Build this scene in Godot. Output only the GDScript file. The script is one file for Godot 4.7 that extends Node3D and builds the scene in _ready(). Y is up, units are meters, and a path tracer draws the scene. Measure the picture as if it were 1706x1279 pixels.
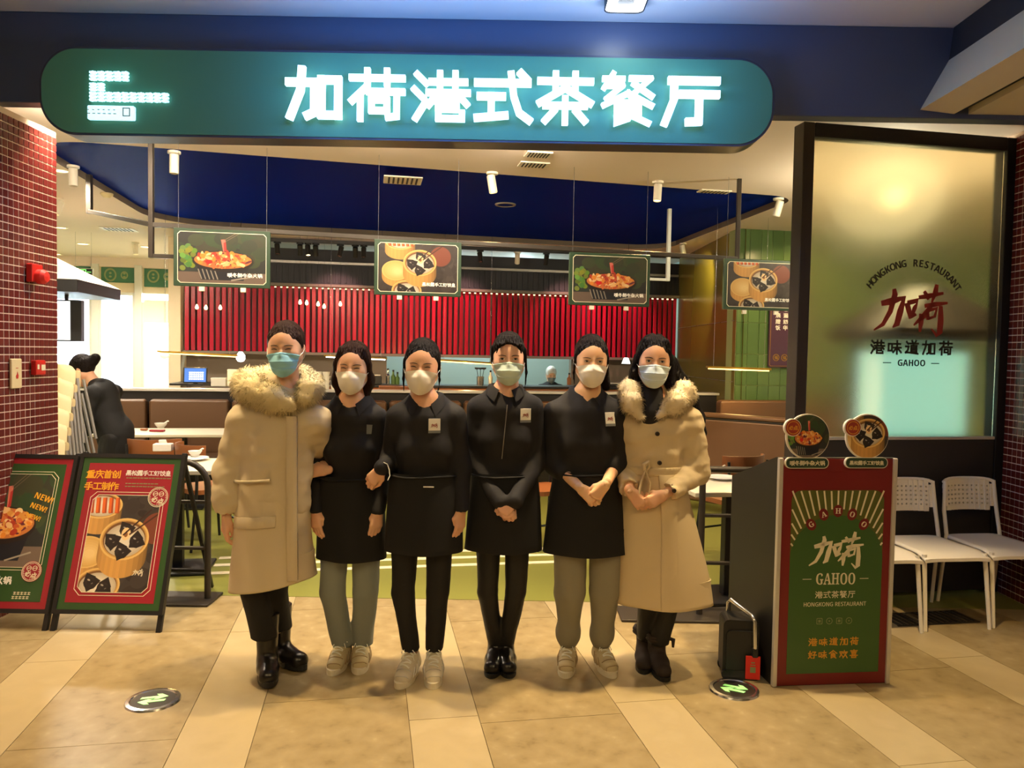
extends Node3D
# A restaurant front in a shopping mall: six people stand before the open counter hall. Metres, y up, the camera looks along -z.
# The hall behind the front is turned YAW about y against the mall front; hall(u, y, w) gives a point of it.

const YAW = 0.18326
const HALL_CEIL = 3.12
const MALL_CEIL = 3.43
var M = {}
var taken = {}
var hallb = Basis(Vector3.UP, YAW)


func _ready():
	var cam = Camera3D.new()
	cam.name = "camera"
	cam.position = Vector3(0, 1.58, 0)
	cam.rotation = Vector3(deg_to_rad(-2.3), 0, deg_to_rad(1.0))
	cam.fov = 2.0 * rad_to_deg(atan(639.5 / 1281.0))
	cam.near = 0.05
	cam.far = 200.0
	add_child(cam)
	cam.current = true
	var we = WorldEnvironment.new()
	we.name = "world_environment"
	var env = Environment.new()
	var sky = Sky.new()
	var sm = ProceduralSkyMaterial.new()
	sm.sky_top_color = Color(0.72, 0.84, 1.0)
	sm.sky_horizon_color = Color(0.95, 0.98, 1.0)
	sm.ground_bottom_color = Color(0.6, 0.62, 0.62)
	sm.ground_horizon_color = Color(0.9, 0.93, 0.95)
	sm.sky_energy_multiplier = 6.0
	sm.ground_energy_multiplier = 4.5
	sky.sky_material = sm
	env.background_mode = Environment.BG_SKY
	env.sky = sky
	env.tonemap_mode = Environment.TONE_MAPPER_LINEAR
	env.tonemap_exposure = 1.1
	env.sdfgi_enabled = true
	env.ssao_enabled = true
	env.ssil_enabled = true
	we.environment = env
	add_child(we)
	# added ceiling lights behind the camera, unseen, as fill from the front
	area("added_fill_light", Vector3(-1.6, 3.38, 0.4), Vector2(1.6, 0.9), Color(1.0, 0.89, 0.68), 2.9)
	area("added_fill_light", Vector3(1.6, 3.38, 0.4), Vector2(1.6, 0.9), Color(1.0, 0.89, 0.68), 2.9)
	make_materials()
	build_mall()
	build_hall()
	build_sign()
	build_partition()
	build_boards()
	build_hall_things()
	build_front_things()
	build_people()


func area(called, at, size, col, energy):
	var l = AreaLight3D.new()
	l.name = called
	l.area_size = size
	l.light_color = col
	l.light_energy = energy
	l.area_normalize_energy = true
	l.area_range = 30.0
	l.area_attenuation = 2.0
	l.shadow_enabled = true
	l.position = at
	l.rotation.x = -PI / 2
	add_child(l, true)
	return l


func spot(called, at, towards, col, energy, angle, size = 0.04):
	var l = SpotLight3D.new()
	l.name = called
	l.light_color = col
	l.light_energy = energy
	l.spot_angle = angle
	l.spot_angle_attenuation = 0.6
	l.spot_range = 25.0
	l.spot_attenuation = 2.0
	l.light_size = size
	l.shadow_enabled = true
	var d = (towards - at).normalized()
	l.transform = Transform3D(Basis.looking_at(d, Vector3.UP if absf(d.y) < 0.98 else Vector3.FORWARD), at)
	add_child(l, true)
	return l


func omni(called, at, col, energy, size = 0.04):
	var l = OmniLight3D.new()
	l.name = called
	l.light_color = col
	l.light_energy = energy
	l.light_size = size
	l.omni_range = 20.0
	l.omni_attenuation = 2.0
	l.shadow_enabled = true
	l.position = at
	add_child(l, true)
	return l


func hall(u, y, w):
	return hallb * Vector3(u, y, -w)

# ---------------------------------------------------------------- mesh tools
class Geo:
	var v := PackedVector3Array()
	var n := PackedVector3Array()
	var t := PackedVector2Array()
	var ix := PackedInt32Array()

	func vert(p: Vector3, nn: Vector3, uv := Vector2.ZERO) -> int:
		v.append(p)
		n.append(nn)
		t.append(uv)
		return v.size() - 1

	func tri(a: int, b: int, c: int):
		ix.append(a)
		ix.append(b)
		ix.append(c)

	func quad(a: int, b: int, c: int, d: int):
		tri(a, b, c)
		tri(a, c, d)

	func face(p: Array, nn: Vector3, uvs = null):
		var k = []
		for i in p.size():
			k.append(vert(p[i], nn, uvs[i] if uvs else Vector2.ZERO))
		for i in range(1, p.size() - 1):
			tri(k[0], k[i], k[i + 1])

	# a box with chamfered edges that shade as round ones
	func box(c: Vector3, s: Vector3, bv := 0.004, xf := Transform3D.IDENTITY):
		bv = minf(bv, minf(s.x, minf(s.y, s.z)) * 0.45)
		var h = s * 0.5
		var id = {}
		for k in 3:
			for m in 8:
				var sg = Vector3(1 if m & 1 else -1, 1 if m & 2 else -1, 1 if m & 4 else -1)
				var p = Vector3.ZERO
				for a in 3:
					p[a] = sg[a] * (h[a] - (0.0 if a == k else bv))
				var nn = Vector3.ZERO
				nn[k] = sg[k]
				id[k * 8 + m] = vert(xf * (c + p), (xf.basis * nn).normalized())
		var bit = [1, 2, 4]
		for k in 3:
			var a = bit[(k + 1) % 3]
			var b = bit[(k + 2) % 3]
			for sg in [0, bit[k]]:
				quad(id[k * 8 + sg], id[k * 8 + sg + a], id[k * 8 + sg + a + b], id[k * 8 + sg + b])
			if bv > 0.0:
				var l = (k + 1) % 3
				var m2 = bit[(k + 2) % 3]
				for e in [0, bit[k], bit[l], bit[k] + bit[l]]:
					quad(id[k * 8 + e], id[k * 8 + e + m2], id[l * 8 + e + m2], id[l * 8 + e])
		if bv > 0.0:
			for m in 8:
				tri(id[m], id[8 + m], id[16 + m])

	func slab(lo: Vector3, hi: Vector3, bv := 0.004, xf := Transform3D.IDENTITY):
		box((lo + hi) * 0.5, (hi - lo).abs(), bv, xf)

	# a bar of square section between two points
	func bar(a: Vector3, b: Vector3, w: float, h: float, bv := 0.003, up := Vector3.UP):
		var d = (b - a).normalized()
		if absf(d.dot(up)) > 0.98:
			up = Vector3.BACK
		box(Vector3.ZERO, Vector3(w, h, a.distance_to(b)), bv, Transform3D(Basis.looking_at(d, up), (a + b) * 0.5))

	func tube(p: Array, r, seg := 10, caps := true, flat := 1.0, side := Vector3.ZERO):
		var rings = []
		var u = side
		for i in p.size():
			var d = (p[mini(i + 1, p.size() - 1)] - p[maxi(i - 1, 0)]).normalized()
			if u == Vector3.ZERO:
				u = d.cross(Vector3.UP if absf(d.y) < 0.9 else Vector3.RIGHT)
			u = (u - d * u.dot(d)).normalized()
			var w = d.cross(u)
			var rr: float = r[i] if r is Array or r is PackedFloat32Array else r
			var ring = []
			for k in seg:
				var a = TAU * k / seg
				ring.append(vert(p[i] + u * cos(a) * rr + w * sin(a) * rr * flat, (u * cos(a) * flat + w * sin(a)).normalized(), Vector2(float(k) / seg, float(i) / (p.size() - 1))))
			rings.append(ring)
		for i in p.size() - 1:
			for k in seg:
				quad(rings[i][k], rings[i][(k + 1) % seg], rings[i + 1][(k + 1) % seg], rings[i + 1][k])
		if caps:
			for e in [0, p.size() - 1]:
				var d = (p[0] - p[1]).normalized() if e == 0 else (p[e] - p[e - 1]).normalized()
				var k0 = []
				for k in seg:
					k0.append(vert(v[rings[e][k]], d))
				for k in range(1, seg - 1):
					tri(k0[0], k0[k], k0[k + 1])

	# profile of (radius, height), turned about y
	func lathe(prof: Array, seg := 24, xf := Transform3D.IDENTITY, sx := 1.0, sz := 1.0):
		var rows = []
		for i in prof.size() - 1:
			var e = prof[i + 1] - prof[i]
			var nn = Vector2(e.y, -e.x).normalized()
			var two = []
			for q in [prof[i], prof[i + 1]]:
				var row = []
				for k in seg + 1:
					var a = TAU * k / seg
					row.append(vert(xf * Vector3(sin(a) * q.x * sx, q.y, cos(a) * q.x * sz), (xf.basis * Vector3(sin(a) * nn.x / sx, nn.y, cos(a) * nn.x / sz)).normalized(), Vector2(float(k) / seg, q.y)))
				two.append(row)
			rows.append(two)
		for two in rows:
			for k in seg:
				quad(two[0][k], two[0][k + 1], two[1][k + 1], two[1][k])

	# a plane outline with thickness along z
	func prism(poly: PackedVector2Array, z0: float, z1: float, xf := Transform3D.IDENTITY, uvbox := Rect2(), bv := 0.0):
		var tr = Geometry2D.triangulate_polygon(poly)
		var cw = Geometry2D.is_polygon_clockwise(poly)
		for e in [[z0, -1.0], [z1, 1.0]]:
			var k = []
			for q in poly:
				var uv = Vector2.ZERO
				if uvbox.size.x > 0:
					uv = Vector2((q.x - uvbox.position.x) / uvbox.size.x, 1.0 - (q.y - uvbox.position.y) / uvbox.size.y)
				k.append(vert(xf * Vector3(q.x, q.y, e[0]), (xf.basis * Vector3(0, 0, e[1])).normalized(), uv))
			for i in range(0, tr.size(), 3):
				tri(k[tr[i]], k[tr[i + 1]], k[tr[i + 2]])
		for i in poly.size():
			var a = poly[i]
			var b = poly[(i + 1) % poly.size()]
			var d = (b - a).normalized()
			var nn = Vector2(d.y, -d.x) * (-1.0 if cw else 1.0)
			nn = (xf.basis * Vector3(nn.x, nn.y, 0)).normalized()
			quad(vert(xf * Vector3(a.x, a.y, z0), nn), vert(xf * Vector3(b.x, b.y, z0), nn), vert(xf * Vector3(b.x, b.y, z1), nn), vert(xf * Vector3(a.x, a.y, z1), nn))

	# rings of equal length joined to a skin; smooth
	func loft(rings: Array, cap0 := true, cap1 := true, closed := true):
		var at = v.size()
		var m: int = rings[0].size()
		for i in rings.size():
			for k in m:
				vert(rings[i][k], Vector3.ZERO, Vector2(float(k) / m, float(i) / rings.size()))
		var i0 = ix.size()
		for i in rings.size() - 1:
			for k in (m if closed else m - 1):
				quad(at + i * m + k, at + i * m + (k + 1) % m, at + (i + 1) * m + (k + 1) % m, at + (i + 1) * m + k)
		smooth(at, i0)
		var mid = Vector3.ZERO
		for i in range(at, v.size()):
			mid += v[i]
		mid /= v.size() - at
		var side = 0.0
		for i in range(at, v.size()):
			side += n[i].dot(v[i] - mid)
		if side < 0:
			for i in range(at, v.size()):
				n[i] = -n[i]
		for e in [[cap0, 0], [cap1, rings.size() - 1]]:
			if e[0]:
				var c = Vector3.ZERO
				for p in rings[e[1]]:
					c += p / m
				var o = c - (rings[1][0] if e[1] == 0 else rings[e[1] - 1][0])
				var nn = Vector3.ZERO
				for k in m:
					nn += (rings[e[1]][k] - c).cross(rings[e[1]][(k + 1) % m] - c)
				nn = nn.normalized()
				if nn.dot(o) < 0:
					nn = -nn
				var cc = vert(c, nn)
				var ks = []
				for p in rings[e[1]]:
					ks.append(vert(p, nn))
				for k in m:
					tri(cc, ks[k], ks[(k + 1) % m])

	# normals from the faces; the winding says which way is out (loft and sdf keep one)
	func smooth(from: int, i0: int):
		for i in range(from, v.size()):
			n[i] = Vector3.ZERO
		for i in range(i0, ix.size(), 3):
			var a = ix[i]
			var b = ix[i + 1]
			var c = ix[i + 2]
			var f = (v[b] - v[a]).cross(v[c] - v[a])
			n[a] += f
			n[b] += f
			n[c] += f
		for i in range(from, v.size()):
			n[i] = n[i].normalized() if n[i].length_squared() > 0 else Vector3.UP

	# turns the normals of a closed skin outwards, seen from its middle
	func outward(from: int):
		var c = Vector3.ZERO
		for i in range(from, v.size()):
			c += v[i]
		c /= maxf(1, v.size() - from)
		var s = 0.0
		for i in range(from, v.size()):
			s += n[i].dot(v[i] - c)
		if s < 0:
			for i in range(from, v.size()):
				n[i] = -n[i]

	func add(o: Geo, xf: Transform3D):
		var at = v.size()
		var nb = xf.basis.inverse().transposed()
		for i in o.v.size():
			vert(xf * o.v[i], (nb * o.n[i]).normalized(), o.t[i])
		for i in o.ix:
			ix.append(at + i)

	func mesh() -> ArrayMesh:
		for i in range(0, ix.size(), 3):
			var a = v[ix[i]]
			var f = (v[ix[i + 1]] - a).cross(v[ix[i + 2]] - a)
			if f.dot(n[ix[i]] + n[ix[i + 1]] + n[ix[i + 2]]) > 0:
				var k = ix[i + 1]
				ix[i + 1] = ix[i + 2]
				ix[i + 2] = k
		var arr = []
		arr.resize(Mesh.ARRAY_MAX)
		arr[Mesh.ARRAY_VERTEX] = v
		arr[Mesh.ARRAY_NORMAL] = n
		arr[Mesh.ARRAY_TEX_UV] = t
		arr[Mesh.ARRAY_INDEX] = ix
		var me = ArrayMesh.new()
		me.add_surface_from_arrays(Mesh.PRIMITIVE_TRIANGLES, arr)
		return me


func numbered(called: String) -> String:
	if not taken.has(called):
		taken[called] = 0
		return called
	taken[called] += 1
	return "%s_%03d" % [called, taken[called]]


func obj(called, g, mat, parent = self):
	var o = MeshInstance3D.new()
	o.mesh = g.mesh() if g is Geo else g
	o.name = numbered(called) if parent == self else called
	o.material_override = mat
	parent.add_child(o, true)
	return o


func tag(o, label, category, group = ""):
	o.set_meta("label", label)
	o.set_meta("category", category)
	if group:
		o.set_meta("group", group)
	return o


func thing(called, label, category, at = Vector3.ZERO, turn = 0.0, group = ""):
	var o = Node3D.new()
	o.name = numbered(called)
	o.position = at
	o.rotation.y = turn
	add_child(o)
	return tag(o, label, category, group)


func struct(called, g, mat, label = ""):
	var o = obj(called, g, mat)
	o.set_meta("kind", "structure")
	if label:
		o.set_meta("label", label)
	return o


func dup(root, at, turn, label, group = ""):
	var r = root.duplicate()
	r.name = numbered(root.name.rstrip("0123456789").rstrip("_"))
	add_child(r)
	r.position = at
	r.rotation.y = turn
	r.set_meta("label", label)
	if group:
		r.set_meta("group", group)
	return r


func stuff(o):
	o.set_meta("kind", "stuff")
	return o


# rounds the corners of an outline
func rounded(p: Array, r, seg := 6) -> PackedVector2Array:
	var out = PackedVector2Array()
	for i in p.size():
		var c: Vector2 = p[i]
		var a = (p[i - 1] - c).normalized()
		var b = (p[(i + 1) % p.size()] - c).normalized()
		var rr: float = r[i] if r is Array else r
		if rr <= 0.0:
			out.append(c)
			continue
		var half = acos(clampf(a.dot(b), -1, 1)) / 2
		var o = c + (a + b).normalized() * rr / sin(half)
		var p0 = c + a * rr / tan(half)
		var p1 = c + b * rr / tan(half)
		var a0 = (p0 - o).angle()
		var da = wrapf((p1 - o).angle() - a0, -PI, PI)
		for k in seg + 1:
			out.append(o + Vector2.from_angle(a0 + da * k / seg) * rr)
	return out


func rect_outline(x0, y0, x1, y1, r, seg := 6) -> PackedVector2Array:
	return rounded([Vector2(x0, y0), Vector2(x1, y0), Vector2(x1, y1), Vector2(x0, y1)], r, seg)


func ellipse_outline(cx, cy, rx, ry, seg := 32) -> PackedVector2Array:
	var out = PackedVector2Array()
	for k in seg:
		out.append(Vector2(cx + cos(TAU * k / seg) * rx, cy + sin(TAU * k / seg) * ry))
	return out


# a frame: outline r0 outside, r1 inside, with the same number of points
func ring_prism(g: Geo, a: PackedVector2Array, b: PackedVector2Array, z0: float, z1: float, xf := Transform3D.IDENTITY):
	for i in a.size():
		var j = (i + 1) % a.size()
		var q = PackedVector2Array([a[i], a[j], b[j], b[i]])
		if absf((a[i] - b[j]).cross(a[j] - b[i])) > 1e-9:
			for e in [[z0, -1], [z1, 1]]:
				g.face([xf * Vector3(q[0].x, q[0].y, e[0]), xf * Vector3(q[1].x, q[1].y, e[0]), xf * Vector3(q[2].x, q[2].y, e[0]), xf * Vector3(q[3].x, q[3].y, e[0])], (xf.basis * Vector3(0, 0, e[1])).normalized())
		var c = Vector2.ZERO
		for p in [[a[i], a[j], 1.0], [b[i], b[j], -1.0]]:
			var d = (p[1] - p[0]).normalized()
			var nn = Vector2(d.y, -d.x)
			var mid = (a[i] + a[j]) * 0.5 - (b[i] + b[j]) * 0.5
			if nn.dot(mid) * p[2] < 0:
				nn = -nn
			g.face([xf * Vector3(p[0].x, p[0].y, z0), xf * Vector3(p[1].x, p[1].y, z0), xf * Vector3(p[1].x, p[1].y, z1), xf * Vector3(p[0].x, p[0].y, z1)], (xf.basis * Vector3(nn.x, nn.y, 0)).normalized())


# ---------------------------------------------------------------- a field of tapered capsules, meshed as surface nets
# bone: [a, b, ra, rb, stretch, blend, carve]
func bn(a, b, ra, rb = -1.0, s = Vector3.ONE, k = 0.02, carve = false):
	return [a, b, ra, ra if rb < 0 else rb, s, k, carve]


class Field:
	var A := PackedVector3Array()
	var BA := PackedVector3Array()
	var S := PackedVector3Array()
	var IL := PackedFloat32Array()
	var RA := PackedFloat32Array()
	var DR := PackedFloat32Array()
	var K := PackedFloat32Array()
	var OP := PackedInt32Array()
	var lo := Vector3(1e9, 1e9, 1e9)
	var hi := Vector3(-1e9, -1e9, -1e9)
	var lip := 1.0
	var kmax := 0.0

	func _init(bones: Array, grow := 0.0):
		for b in bones:
			var s: Vector3 = b[4]
			A.append(b[0])
			S.append(Vector3.ONE / s)
			var ba: Vector3 = (b[1] - b[0]) / s
			BA.append(ba)
			IL.append(1.0 / maxf(ba.length_squared(), 1e-9))
			var ra: float = b[2] + (0.0 if b[6] else grow)
			var rb: float = b[3] + (0.0 if b[6] else grow)
			RA.append(ra)
			DR.append(rb - ra)
			K.append(b[5])
			OP.append(1 if b[6] else 0)
			kmax = maxf(kmax, b[5])
			lip = maxf(lip, 1.0 / minf(s.x, minf(s.y, s.z)))
			if not b[6]:
				lo = lo.min(b[0] - s * ra).min(b[1] - s * rb)
				hi = hi.max(b[0] + s * ra).max(b[1] + s * rb)

	func one(i: int, p: Vector3) -> float:
		var pa = (p - A[i]) * S[i]
		var h = clampf(pa.dot(BA[i]) * IL[i], 0.0, 1.0)
		return (pa - BA[i] * h).length() - RA[i] - DR[i] * h

	func at(p: Vector3) -> float:
		var d = 1e3
		for i in A.size():
			var e = one(i, p)
			var k = K[i]
			if OP[i] == 0:
				var h = maxf(k - absf(d - e), 0.0)
				d = minf(d, e) - h * h * 0.25 / maxf(k, 1e-6)
			else:
				e = -e
				var h = maxf(k - absf(d - e), 0.0)
				d = maxf(d, e) + h * h * 0.25 / maxf(k, 1e-6)
		return d

	# the first point of the surface met from p along dir
	func hit(p: Vector3, dir: Vector3) -> Vector3:
		for i in 60:
			var d = at(p)
			if d < 0.0008:
				break
			p += dir * d * 0.7 / lip
		return p

	func grad(p: Vector3) -> Vector3:
		var e = 0.004
		return Vector3(at(p + Vector3(e, 0, 0)) - at(p - Vector3(e, 0, 0)), at(p + Vector3(0, e, 0)) - at(p - Vector3(0, e, 0)), at(p + Vector3(0, 0, e)) - at(p - Vector3(0, 0, e))).normalized()


# cuts: [point, outward normal]; what lies past one is removed
func sdf(bones: Array, cell: float, cuts := [], noise = null, amp := 0.0, nsc := Vector3.ONE, grow := 0.0) -> Geo:
	var f = Field.new(bones, grow)
	var g = Geo.new()
	var pad = Vector3.ONE * (cell * 2.0 + amp)
	var lo = f.lo - pad
	var hi = f.hi + pad
	for c in cuts:
		for a in 3:
			if absf(c[1][a]) > 0.999:
				if c[1][a] > 0:
					hi[a] = minf(hi[a], c[0][a] + cell * 2)
				else:
					lo[a] = maxf(lo[a], c[0][a] - cell * 2)
	var bx = int(ceil((hi.x - lo.x) / cell / 4.0))
	var by = int(ceil((hi.y - lo.y) / cell / 4.0))
	var bz = int(ceil((hi.z - lo.z) / cell / 4.0))
	if bx < 1 or by < 1 or bz < 1:
		return g
	var nx = bx * 4 + 1
	var ny = by * 4 + 1
	var nz = bz * 4 + 1
	var nxy = nx * ny
	var F = PackedFloat32Array()
	F.resize(nxy * nz)
	F.fill(1e3)
	var ids = PackedInt32Array()
	ids.resize(nxy * nz)
	ids.fill(-1)
	var hd = cell * 2.0 * 1.733
	var reach = hd * f.lip + amp
	var soft = f.kmax * 0.35
	var nb = f.A.size()
	var cells = PackedInt32Array()
	var near = PackedInt32Array()
	var ds = PackedFloat32Array()
	ds.resize(nb)
	for kz in bz:
		for ky in by:
			for kx in bx:
				var c = lo + Vector3(kx * 4 + 2, ky * 4 + 2, kz * 4 + 2) * cell
				var dm = 1e3
				for i in nb:
					var e = f.one(i, c)
					ds[i] = e
					if f.OP[i] == 0 and e < dm:
						dm = e
				if dm > reach + soft:
					continue
				var deep = dm < -reach
				if deep:
					for i in nb:
						if f.OP[i] == 1 and ds[i] < reach:
							deep = false
					for q in cuts:
						if (c - q[0]).dot(q[1]) > -hd:
							deep = false
				if deep:
					continue
				var off = false
				for q in cuts:
					if (c - q[0]).dot(q[1]) > hd:
						off = true
				if off:
					continue
				near.clear()
				for i in nb:
					if (f.OP[i] == 0 and ds[i] < dm + 2.0 * reach + f.K[i]) or (f.OP[i] == 1 and ds[i] < reach + f.K[i]):
						near.append(i)
				for jz in 5:
					for jy in 5:
						var row = (kz * 4 + jz) * nxy + (ky * 4 + jy) * nx + kx * 4
						for jx in 5:
							if F[row + jx] != 1e3:
								continue
							var p = lo + Vector3(kx * 4 + jx, ky * 4 + jy, kz * 4 + jz) * cell
							var d = 1e2
							for i in near:
								var pa = (p - f.A[i]) * f.S[i]
								var h = clampf(pa.dot(f.BA[i]) * f.IL[i], 0.0, 1.0)
								var e = (pa - f.BA[i] * h).length() - f.RA[i] - f.DR[i] * h
								var k = f.K[i]
								if f.OP[i] == 0:
									h = maxf(k - absf(d - e), 0.0)
									d = minf(d, e)
									if h > 0.0:
										d -= h * h * 0.25 / k
								else:
									e = -e
									h = maxf(k - absf(d - e), 0.0)
									d = maxf(d, e)
									if h > 0.0:
										d += h * h * 0.25 / k
							if amp > 0.0 and absf(d) < 0.05:
								d += noise.get_noise_3dv(p * nsc) * amp
							for q in cuts:
								d = maxf(d, (p - q[0]).dot(q[1]))
							F[row + jx] = d
				for jz in 4:
					for jy in 4:
						for jx in 4:
							cells.append((kz * 4 + jz) * nxy + (ky * 4 + jy) * nx + kx * 4 + jx)
	var used = PackedInt32Array()
	var off8 = [0, 1, nx, nx + 1, nxy, nxy + 1, nxy + nx, nxy + nx + 1]
	var ce = [0, 1, 2, 3, 4, 5, 6, 7, 0, 2, 1, 3, 4, 6, 5, 7, 0, 4, 1, 5, 2, 6, 3, 7]
	for c in cells:
		var s = F[c] < 0.0
		if (F[c + 1] < 0.0) == s and (F[c + nx] < 0.0) == s and (F[c + nx + 1] < 0.0) == s and (F[c + nxy] < 0.0) == s and (F[c + nxy + 1] < 0.0) == s and (F[c + nxy + nx] < 0.0) == s and (F[c + nxy + nx + 1] < 0.0) == s:
			continue
		var sum = Vector3.ZERO
		var cnt = 0
		for e in 12:
			var a: int = ce[e * 2]
			var b: int = ce[e * 2 + 1]
			var fa = F[c + off8[a]]
			var fb = F[c + off8[b]]
			if (fa < 0.0) != (fb < 0.0):
				var h = fa / (fa - fb)
				var pa = Vector3(a & 1, (a >> 1) & 1, a >> 2)
				sum += pa + (Vector3(b & 1, (b >> 1) & 1, b >> 2) - pa) * h
				cnt += 1
		var z = c / nxy
		var y = (c - z * nxy) / nx
		var x = c - z * nxy - y * nx
		ids[c] = g.vert(lo + (Vector3(x, y, z) + sum / cnt) * cell, Vector3.ZERO)
		used.append(c)
	for c in used:
		var s = F[c] < 0.0
		for e in [[1, nx, nxy], [nx, nxy, 1], [nxy, 1, nx]]:
			var t2 = F[c + e[0]] < 0.0
			if s == t2 or c - e[1] - e[2] < 0:
				continue
			var q0 = ids[c]
			var q1 = ids[c - e[1]]
			var q2 = ids[c - e[1] - e[2]]
			var q3 = ids[c - e[2]]
			if q1 < 0 or q2 < 0 or q3 < 0:
				continue
			if s:
				g.quad(q0, q1, q2, q3)
			else:
				g.quad(q0, q3, q2, q1)
	g.smooth(0, 0)
	return g


# ---------------------------------------------------------------- pictures for printed sheets
func pic(w, h, col) -> Image:
	var im = Image.create(w, h, false, Image.FORMAT_RGBA8)
	im.fill(col)
	return im


func pic_poly(im: Image, p, col):
	var y0 = 1e9
	var y1 = -1e9
	for q in p:
		y0 = minf(y0, q.y)
		y1 = maxf(y1, q.y)
	for y in range(maxi(0, int(y0)), mini(im.get_height(), int(y1) + 1)):
		var xs = []
		for i in p.size():
			var a: Vector2 = p[i]
			var b: Vector2 = p[(i + 1) % p.size()]
			if (a.y <= y + 0.5) != (b.y <= y + 0.5):
				xs.append(a.x + (b.x - a.x) * (y + 0.5 - a.y) / (b.y - a.y))
		xs.sort()
		for i in range(0, xs.size() - 1, 2):
			var x0 = int(round(xs[i]))
			var w = int(round(xs[i + 1])) - x0
			if w > 0:
				im.fill_rect(Rect2i(x0, y, w, 1), col)


func pic_ell(im, cx, cy, rx, ry, col, rot := 0.0, a0 := 0.0, a1 := TAU):
	var p = []
	for k in 41:
		var a = a0 + (a1 - a0) * k / 40.0
		p.append(Vector2(cx, cy) + Vector2(cos(a) * rx, sin(a) * ry).rotated(rot))
	pic_poly(im, p, col)


func pic_line(im, a: Vector2, b: Vector2, w, col):
	var d = (b - a).normalized().orthogonal() * w * 0.5
	pic_poly(im, [a + d, b + d, b - d, a - d], col)


func sheet(im: Image, rough := 0.45) -> StandardMaterial3D:
	# drawn large, kept small: softens the shapes as in a printed photograph
	im.resize(im.get_width() / 4, im.get_height() / 4, Image.INTERPOLATE_LANCZOS)
	var m = StandardMaterial3D.new()
	m.albedo_texture = ImageTexture.create_from_image(im)
	m.roughness = rough
	m.texture_repeat = false
	return m

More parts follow.
